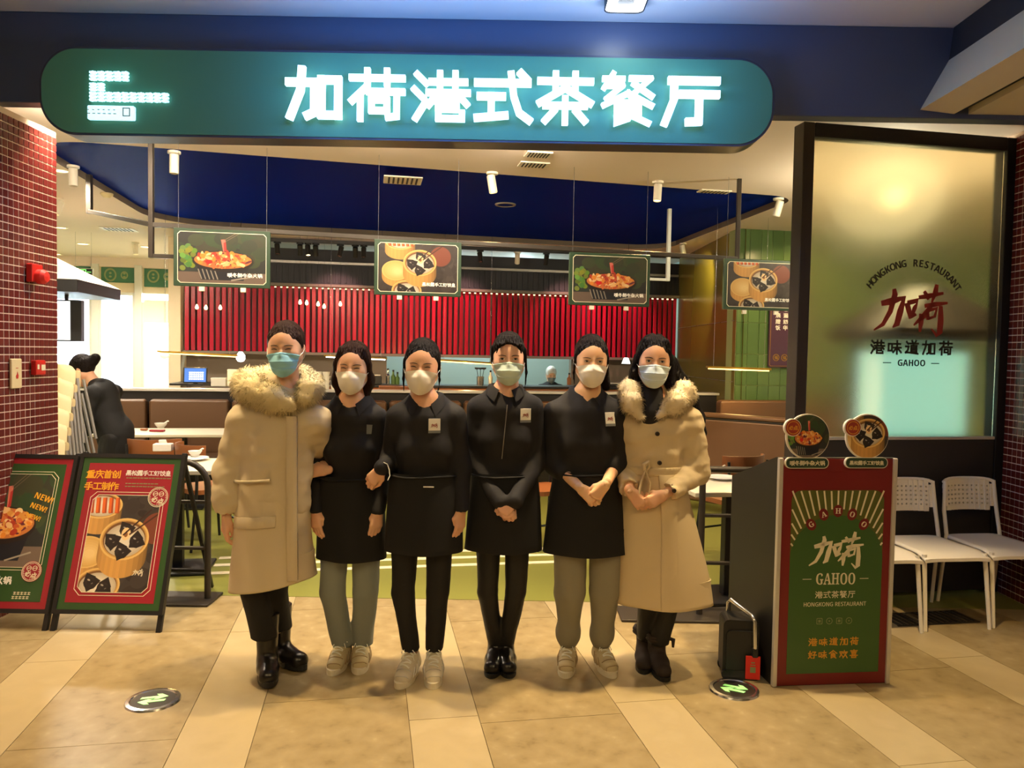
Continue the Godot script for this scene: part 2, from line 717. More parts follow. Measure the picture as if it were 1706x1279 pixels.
# ---------------------------------------------------------------- writing
# strokes on a field of 20 by 20, y down
const STROKES = {
	"加": "1,6 10,6 10,17 7.6,18.2;5.5,1.5 5,9 1.5,18.5;12.5,5 18.5,5 18.5,18;12.5,5 12.5,18 18.5,18",
	"荷": "1,4 19,4;6.5,1.5 6.5,6;13.5,1.5 13.5,6;6,7.5 1,12.5;4,10.5 4,19;7,9 19,9;17,9 17,18 14,18.4;8,12 13.5,12 13.5,16;8,12 8,16 13.5,16",
	"港": "2,2.5 5,5.5;1,8 4,11;1.5,18.5 5,12.5;7,5 19,5;10,2 10,9;15.5,2 15.5,9;6,9 20,9;9.5,9 6,13.5;16,9 19.5,13;9,12 16,12 16,15;9.5,15 16,15;9.5,12 9.5,18.5 18,18.5 18,16.5",
	"式": "1,5 19,5;2,10 10,10;6,10 6,17;1,18 11,17;13,2 14,10 16,16 19.5,18.6;16.5,1.5 18.5,3.6",
	"茶": "1,4 19,4;6.5,1.5 6.5,6.5;13.5,1.5 13.5,6.5;10,6.5 1,12;10,6.5 19,12;3,13 17,13;10,10.5 10,19;6,15 3,18.5;14,15 17,18.5",
	"餐": "1.5,2.8 8,2.8;4.5,1 1.5,6;3,5.3 8,5.3 2.5,10;11,2.5 18,2.5 11,9;12,4.5 18.5,9;10,8 1.5,12.5;10,8 18.5,12.5;6,11.5 14,11.5 14,16;6,11.5 6,19 10,17.5;6,13.8 14,13.8;6,16 14,16;11,16 17.5,19",
	"厅": "3,3 19,3;4,3 4,10 1,18.5;7,8 19,8;13,8 13,18 9.5,18.2",
	"味": "1,6 6,6 6,15;1,6 1,15 6,15;9,6 18,6;8,11 19,11;13.5,2 13.5,19;13,11 8,17;14,11 19.5,17",
	"道": "2,3 4.5,5.5;1,9 5,9 4,14 1,17;1,17 6,17 19,18.5;10,1.5 11.5,4;16,1.5 14.5,4;7,5 19,5;13,5 12,8;9,8 17,8 17,16;9,8 9,16 17,16;9,10.7 17,10.7;9,13.3 17,13.3",
	"好": "4.5,2 2.5,12 8,18;7.5,6.5 6,13 1,18;1,7 9,7;11,4 18,4 14.5,8.5;14.5,8.5 14.5,18 12,18;10,11 20,11",
	"食": "10,1.5 1,8;10,1.5 19,8;9,6 11,7.5;5.5,9 14.5,9 14.5,14;5.5,9 5.5,18.5 9,17;5.5,11.5 14.5,11.5;5.5,14 14.5,14;10,14.5 17,19;15,15 12.5,17",
	"欢": "1,5 8,5 1,17;2,8 8.5,16;12,2 10,9;11.5,5.5 19,5.5 17,9;14.5,8 13,14 9,19;14.5,11 19,19",
	"喜": "2,3 18,3;10,1 10,6;4,6 16,6;5.5,8 14.5,8 14.5,11;5.5,8 5.5,11 14.5,11;7,12 8,13.5;13,12 12,13.5;1,14 19,14;5,15.5 15,15.5 15,19;5,15.5 5,19 15,19",
	"重": "16,2 4,3.5;1,6 19,6;4,8 16,8 16,13.5;4,8 4,13.5 16,13.5;4,10.7 16,10.7;10,3 10,18.5;3,16 17,16;1,18.8 19,18.8",
	"庆": "10,1 11,3;3,4 19,4;4,4 4,11 1,19;6,9 19,9;12.5,6 11.5,12 6,19;12.5,10 19,19",
	"首": "6,1.5 8,4;14,1.5 12,4;1,5 19,5;10,5 9,8;4,8.5 16,8.5 16,18.5;4,8.5 4,18.5 16,18.5;4,11.8 16,11.8;4,15.2 16,15.2",
	"创": "6,2 1,9;6,2 11,8;3,9.5 9,9.5 9,14 7,14;3,9.5 3,18 11,18 11,15;14,4 14,14;18.5,2 18.5,18 16,18",
	"手": "15,2 4,4;2,8 18,8;1,13 19,13;10.5,3 10.5,18.5 7.5,18.5",
	"工": "2,4 18,4;10,4 10,17;1,17 19,17",
	"制": "3,2 2,6;2,5 12,5;1,9 13,9;7,2 7,19;3,12 11,12 11,16.5 9.5,16.5;3,12 3,17;15,4 15,14;18.5,2 18.5,18 16,18",
	"作": "5.5,2 1,10;4,7 4,19;10,2 7,9;9,6 19,6;12.5,6 12.5,19;12.5,10.5 18.5,10.5;12.5,15 18.5,15",
	"黑": "4,2 16,2 16,8.5;4,2 4,8.5 16,8.5;10,2 10,14;7,4 8,6;13,4 12,6;3,11 17,11;1,14 19,14;3,16 2,19;7.5,16 8,18.8;12,16 13,18.8;16.5,16 18.5,19",
	"松": "1,6 9,6;5,2 5,19;5,7 1,14;5,8 8.5,12;12.5,3 9.5,10;15.5,3 19.5,10;14,10 10.5,17.5 18,16.5;16.5,13.5 19,19",
	"露": "3,1.5 17,1.5;1.5,7 2,4 18.5,4 18,7;10,1.5 10,8;5,5.5 8,5.5;5,7.3 8,7.3;12,5.5 15,5.5;12,7.3 15,7.3;2,9.5 8,9.5 8,12.5;2,9.5 2,12.5 8,12.5;5,12.5 5,18.5;5,15 8,15;2,14 2,18.5;1,18.7 9,18;13,9 10,13;12,10.5 18,10.5 11,16;13,12 19,15.5;12.5,16 18,16 18,19;12.5,16 12.5,19 18,19",
	"虾": "1,5 8,5 8,11;1,5 1,11 8,11;4.5,2 4.5,17;1,17.5 8,16.5;7,14 9,18;10,4 19.5,4;14.5,4 14.5,19;15,8 18.5,11",
	"饺": "4,2 1,8;3.5,5 8,5 7,8;4,9 4,18 8,15;14,1.5 15,3.5;9.5,5 19.5,5;12.5,7 10,10.5;16.5,7 19,10.5;17,10.5 14,15 9,19;12,11 15,15 19.5,19",
	"皇": "10,0.8 8.5,3;4.5,3.5 15.5,3.5 15.5,9.5;4.5,3.5 4.5,9.5 15.5,9.5;4.5,6.5 15.5,6.5;3,12 17,12;4,15.2 16,15.2;10,12 10,18.5;1,18.8 19,18.8",
	"暖": "1,4 6,4 6,15;1,4 1,15 6,15;1,9.5 6,9.5;18,2 9,3.5;10,5 11,7;13.5,4.8 14,6.8;18,4.5 16.5,7;8.5,8 19,8;8,11 19.5,11;12.5,8 11,14 7.5,19;11.5,13 17.5,13 10,19;12.5,14.5 19,19",
	"冬": "8,1.5 2,8;7,4 15,4 9,9.5 1,12.5;6,5.5 11,9 19,12;8,12.5 12,14;6.5,16 12.5,18.5",
	"鲜": "4,1 1,6;3.5,3 8,3 6.5,6;1.5,6.5 9,6.5 9,14;1.5,6.5 1.5,14 9,14;5.2,6.5 5.2,14;1.5,10 9,10;1,18 10,17;12,2 13,4.5;18,2 16.5,4.5;11,6 20,6;11.5,10 19.5,10;10.5,14 20,14;15.5,6 15.5,19",
	"牛": "6,3 2,9;5,6.5 17,6.5;1,12 19,12;10.5,2 10.5,19",
	"杂": "8,1 7,6 2,9.5;3,4 14,4 14,8.5 18,8.5 18,7;1,12 19,12;10,9.5 10,18.5 8,18;6,13.5 3,17.5;13.5,13.5 17,17.5",
	"火": "4,6 6,10;16.5,5 14,9.5;10.5,2 9.5,11 1,19;10.5,10 19,19",
	"锅": "4,2 1,7;3,4.5 8,4.5;2,9 8,9;4.8,4.5 4.8,17.5 8.5,15;1.5,13 8,13;11,2.5 18,2.5 18,8;11,2.5 11,8 18,8;9.5,19 9.5,10.5 19.5,10.5 19.5,18.5 17.5,18.5;14.5,8 11.5,15;14.5,11 17.5,15",
	"必": "3,9 2,14;6,7 6,16 8,18 15,18 15,15;9,3 11,8;17,8 19,12;16,3 4,18",
	"点": "10,1.5 10,8;10,4.5 17,4.5;4,8 16,8 16,13.5;4,8 4,13.5 16,13.5;3,15.5 1.5,19;7,16 8,18.8;12,16 13,18.8;16.5,15.5 19,19",
	"井": "2,6 18,6;1,12 19,12;7,2 7,12 3,19;13,2 13,19",
	"烧": "2,7 3,11;7.5,6 6,9;5,2 5,11 1,19;5,12 8,17;9,4.5 18,3.5;12,1.5 14,7 18.5,9;18,5 10,9;9,11 19.5,11;12.5,11 12,15 8,19;15.5,11 15.5,18 19.5,18 19.5,15.5",
	"饭": "4,2 1,8;3.5,5 8,5 7,8;4,9 4,18 8,15;18,2 10.5,3.5;10.5,3.5 10.5,11 8.5,19;10.5,8 18,8 14,15 10,19;12,10 19.5,19",
	"岩": "4,2 4,6 16,6 16,2;10,1 10,6;2,9 18,9;9,9 2,17;6,13 15,13 15,18.5;6,13 6,18.5 15,18.5",
	"奶": "4,2 2.5,12 8,18;7,6.5 6,13 1,18;1,7 9,7;10,4 18,4 16,9 19,9 18,17 15.5,18;13,4 12.5,12 9,19",
	"华": "6,1.5 1,8;4,5 4,10.5;17,3 9,8;10,1.5 10,9.5 18,9.5 18,7;1,13.5 19,13.5;10,10.5 10,19.5",
	"腊": "2,3 7,3 7,18 5.5,18;2,3 2,12 1,19;2,8 7,8;2,12.5 7,12.5;9,5 19.5,5;12,2 12,8;16.5,2 16.5,8;8.5,8.5 20,8.5;11,11 18,11 18,19;11,11 11,19 18,19;11,15 18,15",
	"漏": "2,2.5 4.5,5;1,8 4,10;1.5,18 5,12;7,3 18,3 18,7;7,3 7,12 5,19;7,7 18,7;9,10 9,19;9,10 19,10 19,18.5 17,18.5;14,8 14,19;11,13 12,14;11,16 12,17;16,13 17,14;16,16 17,17",
	"福": "4,1 5,3;1,5 8,5 1,12;5,9 5,19;6,10 9,13;10,2 19,2;11.5,5 17.5,5 17.5,8.5;11.5,5 11.5,8.5 17.5,8.5;10.5,11 19,11 19,18.5;10.5,11 10.5,18.5 19,18.5;14.7,11 14.7,18.5;10.5,14.7 19,14.7",
}
# brush written: x,y,width
const BRUSH = {
	"加": "1,5.2,1.6 4.6,4.4,2.2 8.6,3.4,2.2 7.6,7.5,2.2 6.6,11.4,1.9 5.2,12.4,.5;5.2,.6,1.2 5.6,2.2,1.9 4.2,7.5,1.7 1.8,11.6,1.3 -1.2,13.4,.5;9.8,4.8,1.8 10.6,7.2,1.7 11.3,9.6,1.1;10,4.8,1.5 13.4,4,1.9 12.6,6.2,1.5 11.8,8.4,1.1;11.3,9,1.3 13.2,8.2,.8",
	"荷": "-.6,3,1.2 3,2.4,1.6 8,1.4,.8;1.2,1,1 2.2,2.4,1.4 2.8,3.6,.6;5.6,-1.2,1.2 5.2,1,1.8 4,4.4,.6;4.4,4.8,1.2 1.4,8.6,1.9 -2,11.6,.5;.6,8,1.7 .5,11,1.7 .2,13.6,.8;1.6,5.6,1.2 5,5,1.6 9.6,4.4,.7;2.6,7.4,1.2 3,9.8,1.2;2.8,7,1 5.8,6.2,1.4 5.2,9,.9;3,9.4,1 5,8.8,.7;7.2,5.4,1.4 7.4,9.6,2 7.2,13.6,2 6.2,14.6,1.2 4.2,12.6,.4",
}


# characters in a row (or a column), each an upright solid of depth z0..z1; em is the height of a character
func write_strokes(g: Geo, text: String, em: float, weight: float, z0: float, z1: float, pitch = 1.08, xf = Transform3D.IDENTITY, down = false, squash = 1.0):
	var n = text.length()
	for i in n:
		if not STROKES.has(text[i]):
			continue
		var ox = 0.0 if down else (i - (n - 1) * 0.5) * em * pitch * squash
		var oy = ((n - 1) * 0.5 - i) * em * pitch if down else 0.0
		for s in STROKES[text[i]].split(";"):
			var line = PackedVector2Array()
			for q in s.split(" "):
				var c = q.split(",")
				line.append(Vector2((float(c[0]) - 10.0) / 20.0 * em * squash + ox, (10.0 - float(c[1])) / 20.0 * em + oy))
			for p in Geometry2D.offset_polyline(line, weight * em * 0.5, Geometry2D.JOIN_MITER, Geometry2D.END_SQUARE if weight > 0.08 else Geometry2D.END_BUTT):
				if not Geometry2D.is_polygon_clockwise(p):
					g.prism(p, z0, z1, xf)


func write_brush(g: Geo, ch: String, em: float, z0: float, z1: float, xf = Transform3D.IDENTITY):
	for s in BRUSH[ch].split(";"):
		var pts = []
		for q in s.split(" "):
			var c = q.split(",")
			pts.append(Vector3(float(c[0]), float(c[1]), float(c[2])))
		var left = PackedVector2Array()
		var right = PackedVector2Array()
		for i in pts.size():
			var a: Vector3 = pts[maxi(i - 1, 0)]
			var b: Vector3 = pts[mini(i + 1, pts.size() - 1)]
			var d = Vector2(b.x - a.x, b.y - a.y).normalized().orthogonal() * pts[i].z * 0.5
			var c = Vector2(pts[i].x, pts[i].y)
			left.append((c + d) * Vector2(em, -em) / 14.0)
			right.append((c - d) * Vector2(em, -em) / 14.0)
		right.reverse()
		left.append_array(right)
		g.prism(left, z0, z1, xf)


func latin(text: String, size: float, depth: float, bold = true, serif = false) -> TextMesh:
	var f = SystemFont.new()
	f.font_names = PackedStringArray(["Droid Serif" if serif else "Droid Sans"])
	f.font_weight = 700 if bold else 400
	var t = TextMesh.new()
	t.font = f
	t.text = text
	t.font_size = 64
	t.pixel_size = size / 46.0   # size is the height of a capital
	t.depth = depth
	t.curve_step = 2.0
	return t


func lettering(called, text, size, depth, mat, parent, at, bold = true, serif = false, basis = Basis.IDENTITY):
	var o = obj(called, latin(text, size, depth, bold, serif), mat, parent)
	o.transform = Transform3D(basis, at)
	return o

# ---------------------------------------------------------------- materials
func c8(r, g, b, a = 255) -> Color:
	return Color(r / 255.0, g / 255.0, b / 255.0, a / 255.0)


func mk(called, col, rough = 0.6, metal = 0.0) -> StandardMaterial3D:
	var m = StandardMaterial3D.new()
	m.resource_name = called
	m.albedo_color = col
	m.roughness = rough
	m.metallic = metal
	M[called] = m
	return m


func glow(called, col, energy, albedo = Color(0.9, 0.9, 0.9)):
	var m = mk(called, albedo, 0.5)
	m.emission_enabled = true
	m.emission = col
	m.emission_energy_multiplier = energy
	return m


func noise_tex(sd, freq, cols, size = 512, oct = 4, kind = FastNoiseLite.TYPE_SIMPLEX_SMOOTH, normal = 0.0):
	var nz = FastNoiseLite.new()
	nz.seed = sd
	nz.frequency = freq
	nz.noise_type = kind
	nz.fractal_octaves = oct
	var t = NoiseTexture2D.new()
	t.width = size
	t.height = size
	t.seamless = true
	t.noise = nz
	if normal > 0.0:
		t.as_normal_map = true
		t.bump_strength = normal
	else:
		var gr = Gradient.new()
		var off = PackedFloat32Array()
		var cc = PackedColorArray()
		for i in cols.size():
			off.append(float(i) / (cols.size() - 1))
			cc.append(cols[i])
		gr.offsets = off
		gr.colors = cc
		t.color_ramp = gr
	return t


func triplanar(m, tex, scale):
	m.albedo_texture = tex
	m.albedo_color = Color.WHITE
	m.uv1_triplanar = true
	m.uv1_world_triplanar = true
	m.uv1_scale = scale if scale is Vector3 else Vector3.ONE * scale
	return m


func bump(m, tex, strength, scale = null, world = false):
	m.normal_enabled = true
	m.normal_texture = tex
	m.normal_scale = strength
	if scale != null:
		m.uv1_triplanar = true
		m.uv1_world_triplanar = world
		m.uv1_scale = scale if scale is Vector3 else Vector3.ONE * scale
	return m


func make_materials():
	var weave = noise_tex(5, 0.2, [], 256, 2, FastNoiseLite.TYPE_SIMPLEX_SMOOTH, 3.0)
	var strand = noise_tex(8, 0.09, [], 256, 3, FastNoiseLite.TYPE_SIMPLEX_SMOOTH, 5.0)
	# stone of the mall floor
	for i in 3:
		triplanar(mk("stone_light_%d" % i, Color.WHITE, 0.34), noise_tex(11 + i, 0.006, [c8(168, 151, 114), c8(176, 159, 122), c8(171, 154, 118), c8(181, 165, 130)], 512, 5), 0.7)
		triplanar(mk("stone_dark_%d" % i, Color.WHITE, 0.38), noise_tex(21 + i, 0.022, [c8(124, 107, 72), c8(144, 126, 89), c8(150, 132, 95), c8(156, 138, 101), c8(174, 157, 121)], 512, 6), 0.75)
	mk("grout", c8(120, 100, 66), 0.9)
	mk("floor_green", c8(128, 130, 62), 0.3)
	mk("stripe", c8(232, 220, 190), 0.4)
	mk("mall_ceiling", c8(206, 200, 192), 0.8)
	mk("mall_wall", c8(190, 178, 158), 0.8)
	mk("beam", c8(72, 82, 108), 0.4)
	mk("soffit", c8(196, 182, 150), 0.7)
	mk("soffit_dark", c8(30, 32, 36), 0.6)
	for i in 4:
		mk("mosaic_%d" % i, [c8(98, 36, 33), c8(108, 42, 37), c8(88, 31, 29), c8(104, 46, 42)][i], 0.2)
	mk("mosaic_grout", c8(230, 208, 190), 0.85)
	mk("hall_ceiling", c8(234, 217, 204), 0.75)
	mk("lip", c8(120, 108, 98), 0.6)
	mk("film", c8(5, 34, 140), 0.5).metallic_specular = 0.06
	mk("cream_wall", c8(226, 210, 180), 0.7)
	mk("bulkhead", c8(24, 24, 34), 0.55)
	mk("rail_steel", c8(150, 146, 140), 0.35, 0.7)
	for i in 2:
		mk("slat_red_%d" % i, [c8(182, 22, 52), c8(160, 20, 44)][i], 0.22)
	mk("slat_back", c8(60, 14, 22), 0.5)
	mk("wood_brown", c8(150, 116, 86), 0.5)
	mk("grey_panel", c8(120, 106, 92), 0.5)
	mk("counter_black", c8(26, 22, 22), 0.4)
	mk("wood_orange", c8(150, 90, 46), 0.45)
	bump(mk("leather", c8(98, 68, 44), 0.42), weave, 0.4, 40.0)
	mk("olive", c8(116, 104, 44), 0.22)
	for i in 3:
		mk("green_tile_%d" % i, [c8(82, 108, 62), c8(76, 102, 58), c8(88, 112, 66)][i], 0.2)
	mk("green_grout", c8(150, 160, 110), 0.8)
	mk("white_frame", c8(216, 216, 208), 0.45)
	mk("green_band", c8(52, 104, 78), 0.5)
	mk("band_print", c8(128, 136, 92), 0.5)
	mk("cyan_wall", c8(170, 184, 176), 0.4)
	mk("black_steel", c8(34, 33, 34), 0.42, 0.3)
	mk("brown_steel", c8(64, 58, 52), 0.42, 0.4)
	mk("dark_panel", c8(44, 42, 40), 0.5)
	mk("chrome", c8(205, 205, 205), 0.2, 0.95)
	mk("brass", c8(190, 150, 60), 0.3, 0.8)
	mk("white_plastic", c8(232, 224, 206), 0.4)
	mk("cream_plastic", c8(224, 206, 160), 0.45)
	mk("table_white", c8(226, 216, 194), 0.35)
	mk("china", c8(240, 236, 226), 0.2)
	mk("wood_chair", c8(140, 82, 40), 0.45)
	mk("black_matte", c8(22, 21, 22), 0.6)
	mk("rubber", c8(26, 26, 28), 0.5)
	mk("alarm_red", c8(190, 26, 22), 0.35)
	mk("tag_red", c8(214, 36, 28), 0.5)
	mk("print_white", c8(236, 232, 222), 0.6)
	mk("print_cream", c8(226, 216, 186), 0.55)
	mk("print_gold", c8(214, 152, 44), 0.5)
	mk("print_yellow", c8(232, 170, 40), 0.5)
	mk("print_red", c8(156, 52, 38), 0.6)
	mk("print_olive", c8(52, 46, 26), 0.6)
	mk("poster_red", c8(150, 28, 42), 0.4)
	mk("poster_green", c8(44, 78, 36), 0.4)
	mk("board_green", c8(40, 62, 44), 0.45)
	mk("lectern_red", c8(116, 24, 26), 0.42)
	mk("lectern_green", c8(56, 92, 40), 0.45)
	mk("lectern_ray", c8(86, 92, 34), 0.45)
	mk("lectern_side", c8(27, 23, 21), 0.5)
	mk("alu", c8(204, 198, 188), 0.35, 0.3)
	mk("menu_plum", c8(70, 40, 62), 0.4)
	mk("sign_green", c8(72, 124, 94), 0.7)
	mk("sign_side", c8(52, 56, 74), 0.4)
	glow("letter", Color(0.72, 0.88, 1.0), 1.9)
	glow("letter_small", Color(0.66, 0.93, 1.0), 1.5)
	glow("lamp_warm", Color(1.0, 0.86, 0.6), 6.0)
	glow("lamp_white", Color(0.95, 0.97, 1.0), 6.0)
	glow("lamp_strip", Color(1.0, 0.8, 0.45), 2.5)
	glow("globe_soft", Color(1.0, 0.92, 0.72), 1.3)
	glow("exit_green", Color(0.2, 1.0, 0.35), 1.6)
	glow("arrow_green", Color(0.25, 0.85, 0.2), 0.8)
	glow("screen_blue", Color(0.25, 0.55, 0.95), 0.9, c8(20, 30, 50))
	glow("light_box", Color(0.95, 0.98, 1.0), 1.0)
	glow("cold_case", Color(0.6, 0.95, 1.0), 0.7)
	var fg = mk("frosted", Color(1.0, 0.96, 0.8, 0.0), 0.24)
	fg.refraction_enabled = true
	fg.refraction_scale = 0.045
	fg.transparency = BaseMaterial3D.TRANSPARENCY_ALPHA
	var pane = mk("pane", Color(0.9, 0.97, 0.98, 0.06), 0.05)
	pane.transparency = BaseMaterial3D.TRANSPARENCY_ALPHA
	# people
	for i in 6:
		var s = mk("skin_%d" % (i + 1), [c8(224, 174, 140), c8(226, 176, 142), c8(222, 170, 136), c8(230, 180, 152), c8(230, 182, 140), c8(222, 170, 134)][i], 0.5)
		s.subsurf_scatter_enabled = true
		s.subsurf_scatter_strength = 0.12
	for q in [["hair_black", c8(20, 15, 15)], ["hair_brown", c8(44, 25, 19)], ["hair_dark", c8(26, 19, 18)]]:
		bump(mk(q[0], q[1], 0.5), strand, 2.2, Vector3(14, 1.0, 14)).metallic_specular = 0.22
	bump(mk("polo_black", c8(21, 19, 23), 0.82), weave, 0.35, 60.0)
	bump(mk("apron_black", c8(15, 15, 17), 0.86), weave, 0.3, 60.0)
	bump(mk("parka", c8(206, 190, 158), 0.72), weave, 0.25, 30.0)
	bump(mk("trench", c8(208, 188, 150), 0.66), weave, 0.25, 30.0)
	mk("trench_dark", c8(160, 136, 98), 0.7)
	mk("fur", c8(238, 222, 178), 0.85)
	mk("fur_pale", c8(234, 216, 180), 0.85)
	bump(mk("jeans", c8(134, 140, 136), 0.8), weave, 0.5, 50.0)
	bump(mk("jogger", c8(140, 134, 116), 0.85), weave, 0.5, 50.0)
	mk("trouser_black", c8(18, 17, 19), 0.8)
	mk("legging", c8(14, 13, 16), 0.6)
	mk("boot_black", c8(24, 20, 19), 0.28)
	mk("boot_brown", c8(44, 32, 27), 0.75)
	mk("sneaker_white", c8(214, 203, 180), 0.5)
	mk("sneaker_cream", c8(196, 180, 142), 0.55)
	mk("sole_white", c8(226, 216, 192), 0.55)
	mk("wire", c8(90, 90, 96), 0.5)
	mk("mask_blue", c8(146, 204, 224), 0.75)
	mk("mask_pale_blue", c8(212, 228, 234), 0.75)
	mk("mask_green", c8(204, 224, 216), 0.75)
	mk("mask_white", c8(246, 238, 226), 0.75)
	mk("mask_top", c8(240, 238, 228), 0.75)
	mk("eye_dark", c8(34, 20, 16), 0.3)
	mk("eye_white", c8(226, 214, 204), 0.3)
	mk("brow", c8(70, 48, 38), 0.8)
	mk("button", c8(50, 36, 26), 0.35)
	mk("badge_foot", c8(120, 124, 126), 0.5)

# ---------------------------------------------------------------- the mall in front
func build_mall():
	var g = Geo.new()
	g.slab(Vector3(-7, -0.12, -4.86), Vector3(7, -0.006, 5), 0.0)
	var fl = struct("floor", g, M.grout, "pale and speckled stone slabs of the mall floor")
	# stone slabs, laid along the turn of the hall: narrow pale ones and wide speckled ones in turn
	var us = []
	var u = -4.47
	while u < 5.5:
		us.append([u, 0.30, true])
		us.append([u + 0.30, 0.63, false])
		u += 0.93
	var area_poly = PackedVector2Array([Vector2(-4.3, -4.855), Vector2(4.6, -4.855), Vector2(4.6, -1.1), Vector2(-4.3, -1.1)])
	var rng = RandomNumberGenerator.new()
	rng.seed = 4
	for c in us:
		var ln = 1.5 if c[2] else 1.25
		var w = 0.2 + rng.randf() * ln
		if absf(c[0] - 1.11) < 0.02:
			w = 3.2871 - 2 * ln
		while w < 6.5:
			var q = PackedVector2Array()
			for e in [[0.0015, 0.0015], [c[1] - 0.0015, 0.0015], [c[1] - 0.0015, ln - 0.0015], [0.0015, ln - 0.0015]]:
				var p = hall(c[0] + e[0], 0, w + e[1])
				q.append(Vector2(p.x, p.z))
			for r in Geometry2D.intersect_polygons(q, area_poly):
				var t = Geo.new()
				# lies flat: outline in x, z
				t.prism(r, -0.012, 0.0, Transform3D(Basis(Vector3(1, 0, 0), Vector3(0, 0, 1), Vector3(0, 1, 0)), Vector3.ZERO))
				obj("floor_slab", t, M[("stone_light_%d" if c[2] else "stone_dark_%d") % rng.randi_range(0, 2)], fl)
			w += ln
	# the floor behind the camera goes on as plain stone
	g = Geo.new()
	g.slab(Vector3(-7, -0.012, -1.1), Vector3(7, 0.0, 5), 0.0)
	g.slab(Vector3(-7, -0.012, -4.86), Vector3(-4.3, 0.0, -1.1), 0.0)
	g.slab(Vector3(4.6, -0.012, -4.86), Vector3(7, 0.0, -1.1), 0.0)
	obj("floor_plain", g, M.stone_dark_0, fl)

	g = Geo.new()
	g.slab(Vector3(-7.2, MALL_CEIL, -4.95), Vector3(7.2, MALL_CEIL + 0.2, 5.2), 0.0)
	struct("ceiling", g, M.mall_ceiling, "plain pale mall ceiling above the shop front")
	g = Geo.new()
	g.slab(Vector3(-7.2, 0, 5), Vector3(7.2, MALL_CEIL, 5.2), 0.0)
	struct("wall_back", g, M.mall_wall)
	for s in [-1, 1]:
		g = Geo.new()
		g.slab(Vector3(s * 7.0, 0, -4.95), Vector3(s * 7.2, MALL_CEIL, 5.2), 0.0)
		struct("wall_side", g, M.mall_wall)
	# dark beam that carries the sign
	g = Geo.new()
	g.slab(Vector3(-7, 2.93, -4.45), Vector3(7, MALL_CEIL, -4.35), 0.006)
	struct("beam", g, M.beam, "dark grey blue beam across the shop front behind the long sign")
	# sloping bulkhead along the right
	var flip = Transform3D(Basis(Vector3(1, 0, 0), Vector3(0, 1, 0), Vector3(0, 0, 1)), Vector3.ZERO)
	g = Geo.new()
	g.prism(PackedVector2Array([Vector2(2.42, MALL_CEIL), Vector2(2.40, 3.25), Vector2(2.46, 3.25), Vector2(2.46, MALL_CEIL)]), -4.35, 2.0, flip)
	struct("trim_1", g, M.soffit_dark, "black shadow gap where the sloping soffit meets the ceiling")
	g = Geo.new()
	g.prism(PackedVector2Array([Vector2(2.40, 3.25), Vector2(2.25, 2.975), Vector2(2.44, 2.955), Vector2(2.44, 3.25)]), -4.35, 2.0, flip)
	struct("trim_2", g, M.soffit, "beige sloping soffit running along the right of the ceiling")
	g = Geo.new()
	g.prism(PackedVector2Array([Vector2(2.44, 3.1), Vector2(2.44, 2.99), Vector2(2.52, 2.99), Vector2(2.52, 3.1)]), -4.35, 2.0, flip)
	struct("trim_3", g, M.soffit_dark, "dark groove between the two beige soffits")
	g = Geo.new()
	g.prism(PackedVector2Array([Vector2(2.52, 3.2), Vector2(2.52, 2.955), Vector2(6.99, 2.955), Vector2(6.99, 3.2)]), -4.35, 2.0, flip)
	struct("trim_4", g, M.soffit, "wide beige soffit in the upper right corner")

	# red mosaic walls on either side
	mosaic("wall_left", -2.93, 1.0, "dark red mosaic wall at the left of the shop front")
	mosaic("wall_right", 3.36, -1.0, "dark red mosaic wall at the right edge beside the frosted glass")

	# lamps in the mall ceiling
	for x in [-1.6, 1.6]:  # two panels added out of view to light the row from the front
		var t = thing("added_fill_panel", "wide square lamp panel added unseen in the mall ceiling %s" % ("left of the camera" if x < 0 else "right of the camera"), "ceiling light", Vector3(x, 3.40, 0.4))
		g = Geo.new()
		g.slab(Vector3(-0.86, 0, -0.51), Vector3(0.86, 0.03, 0.51), 0.005)
		obj("frame", g, M.white_frame, t)
		g = Geo.new()
		g.slab(Vector3(-0.8, -0.004, -0.45), Vector3(0.8, 0.002, 0.45), 0.001)
		obj("diffuser", g, M.lamp_warm, t)
	var k = 0
	for x in [-2.15, -0.75, 0.55, 1.85]:
		downlight("mall_downlight", Vector3(x, MALL_CEIL, -3.8), 0.05, ["first", "second", "third", "fourth"][k] + " small round downlight from the left in the mall ceiling over the row of people", M.lamp_warm)
		spot("mall_downlight_beam", Vector3(x, MALL_CEIL - 0.02, -3.8), Vector3(x * 0.9, 0, -3.45), Color(1.0, 0.87, 0.64), 7.5, 34.0, 0.03)
		k += 1
	# rounded square lamp that shows at the top edge
	var t = thing("square_ring_lamp", "white glowing rounded square lamp with a dark middle at the top of the picture", "ceiling light", Vector3(0.5522, 0.0, -4.0295) + Vector3(0, MALL_CEIL, 0))
	var flat = Transform3D(Basis(Vector3(1, 0, 0), Vector3(0, 0, 1), Vector3(0, -1, 0)), Vector3.ZERO)
	g = Geo.new()
	ring_prism(g, rect_outline(-0.105, -0.105, 0.105, 0.105, 0.04), rect_outline(-0.098, -0.098, 0.098, 0.098, 0.035), 0.0, 0.05, flat)
	obj("rim", g, M.black_steel, t)
	g = Geo.new()
	ring_prism(g, rect_outline(-0.098, -0.098, 0.098, 0.098, 0.035), rect_outline(-0.045, -0.045, 0.045, 0.045, 0.012), 0.0, 0.045, flat)
	obj("diffuser", g, M.lamp_white, t)
	g = Geo.new()
	g.prism(rect_outline(-0.045, -0.045, 0.045, 0.045, 0.012), 0.0, 0.03, flat)
	obj("cap", g, M.dark_panel, t)
	omni("square_ring_lamp_light", t.position + Vector3(0, -0.1, 0), Color(0.85, 0.93, 1.0), 0.08, 0.08)


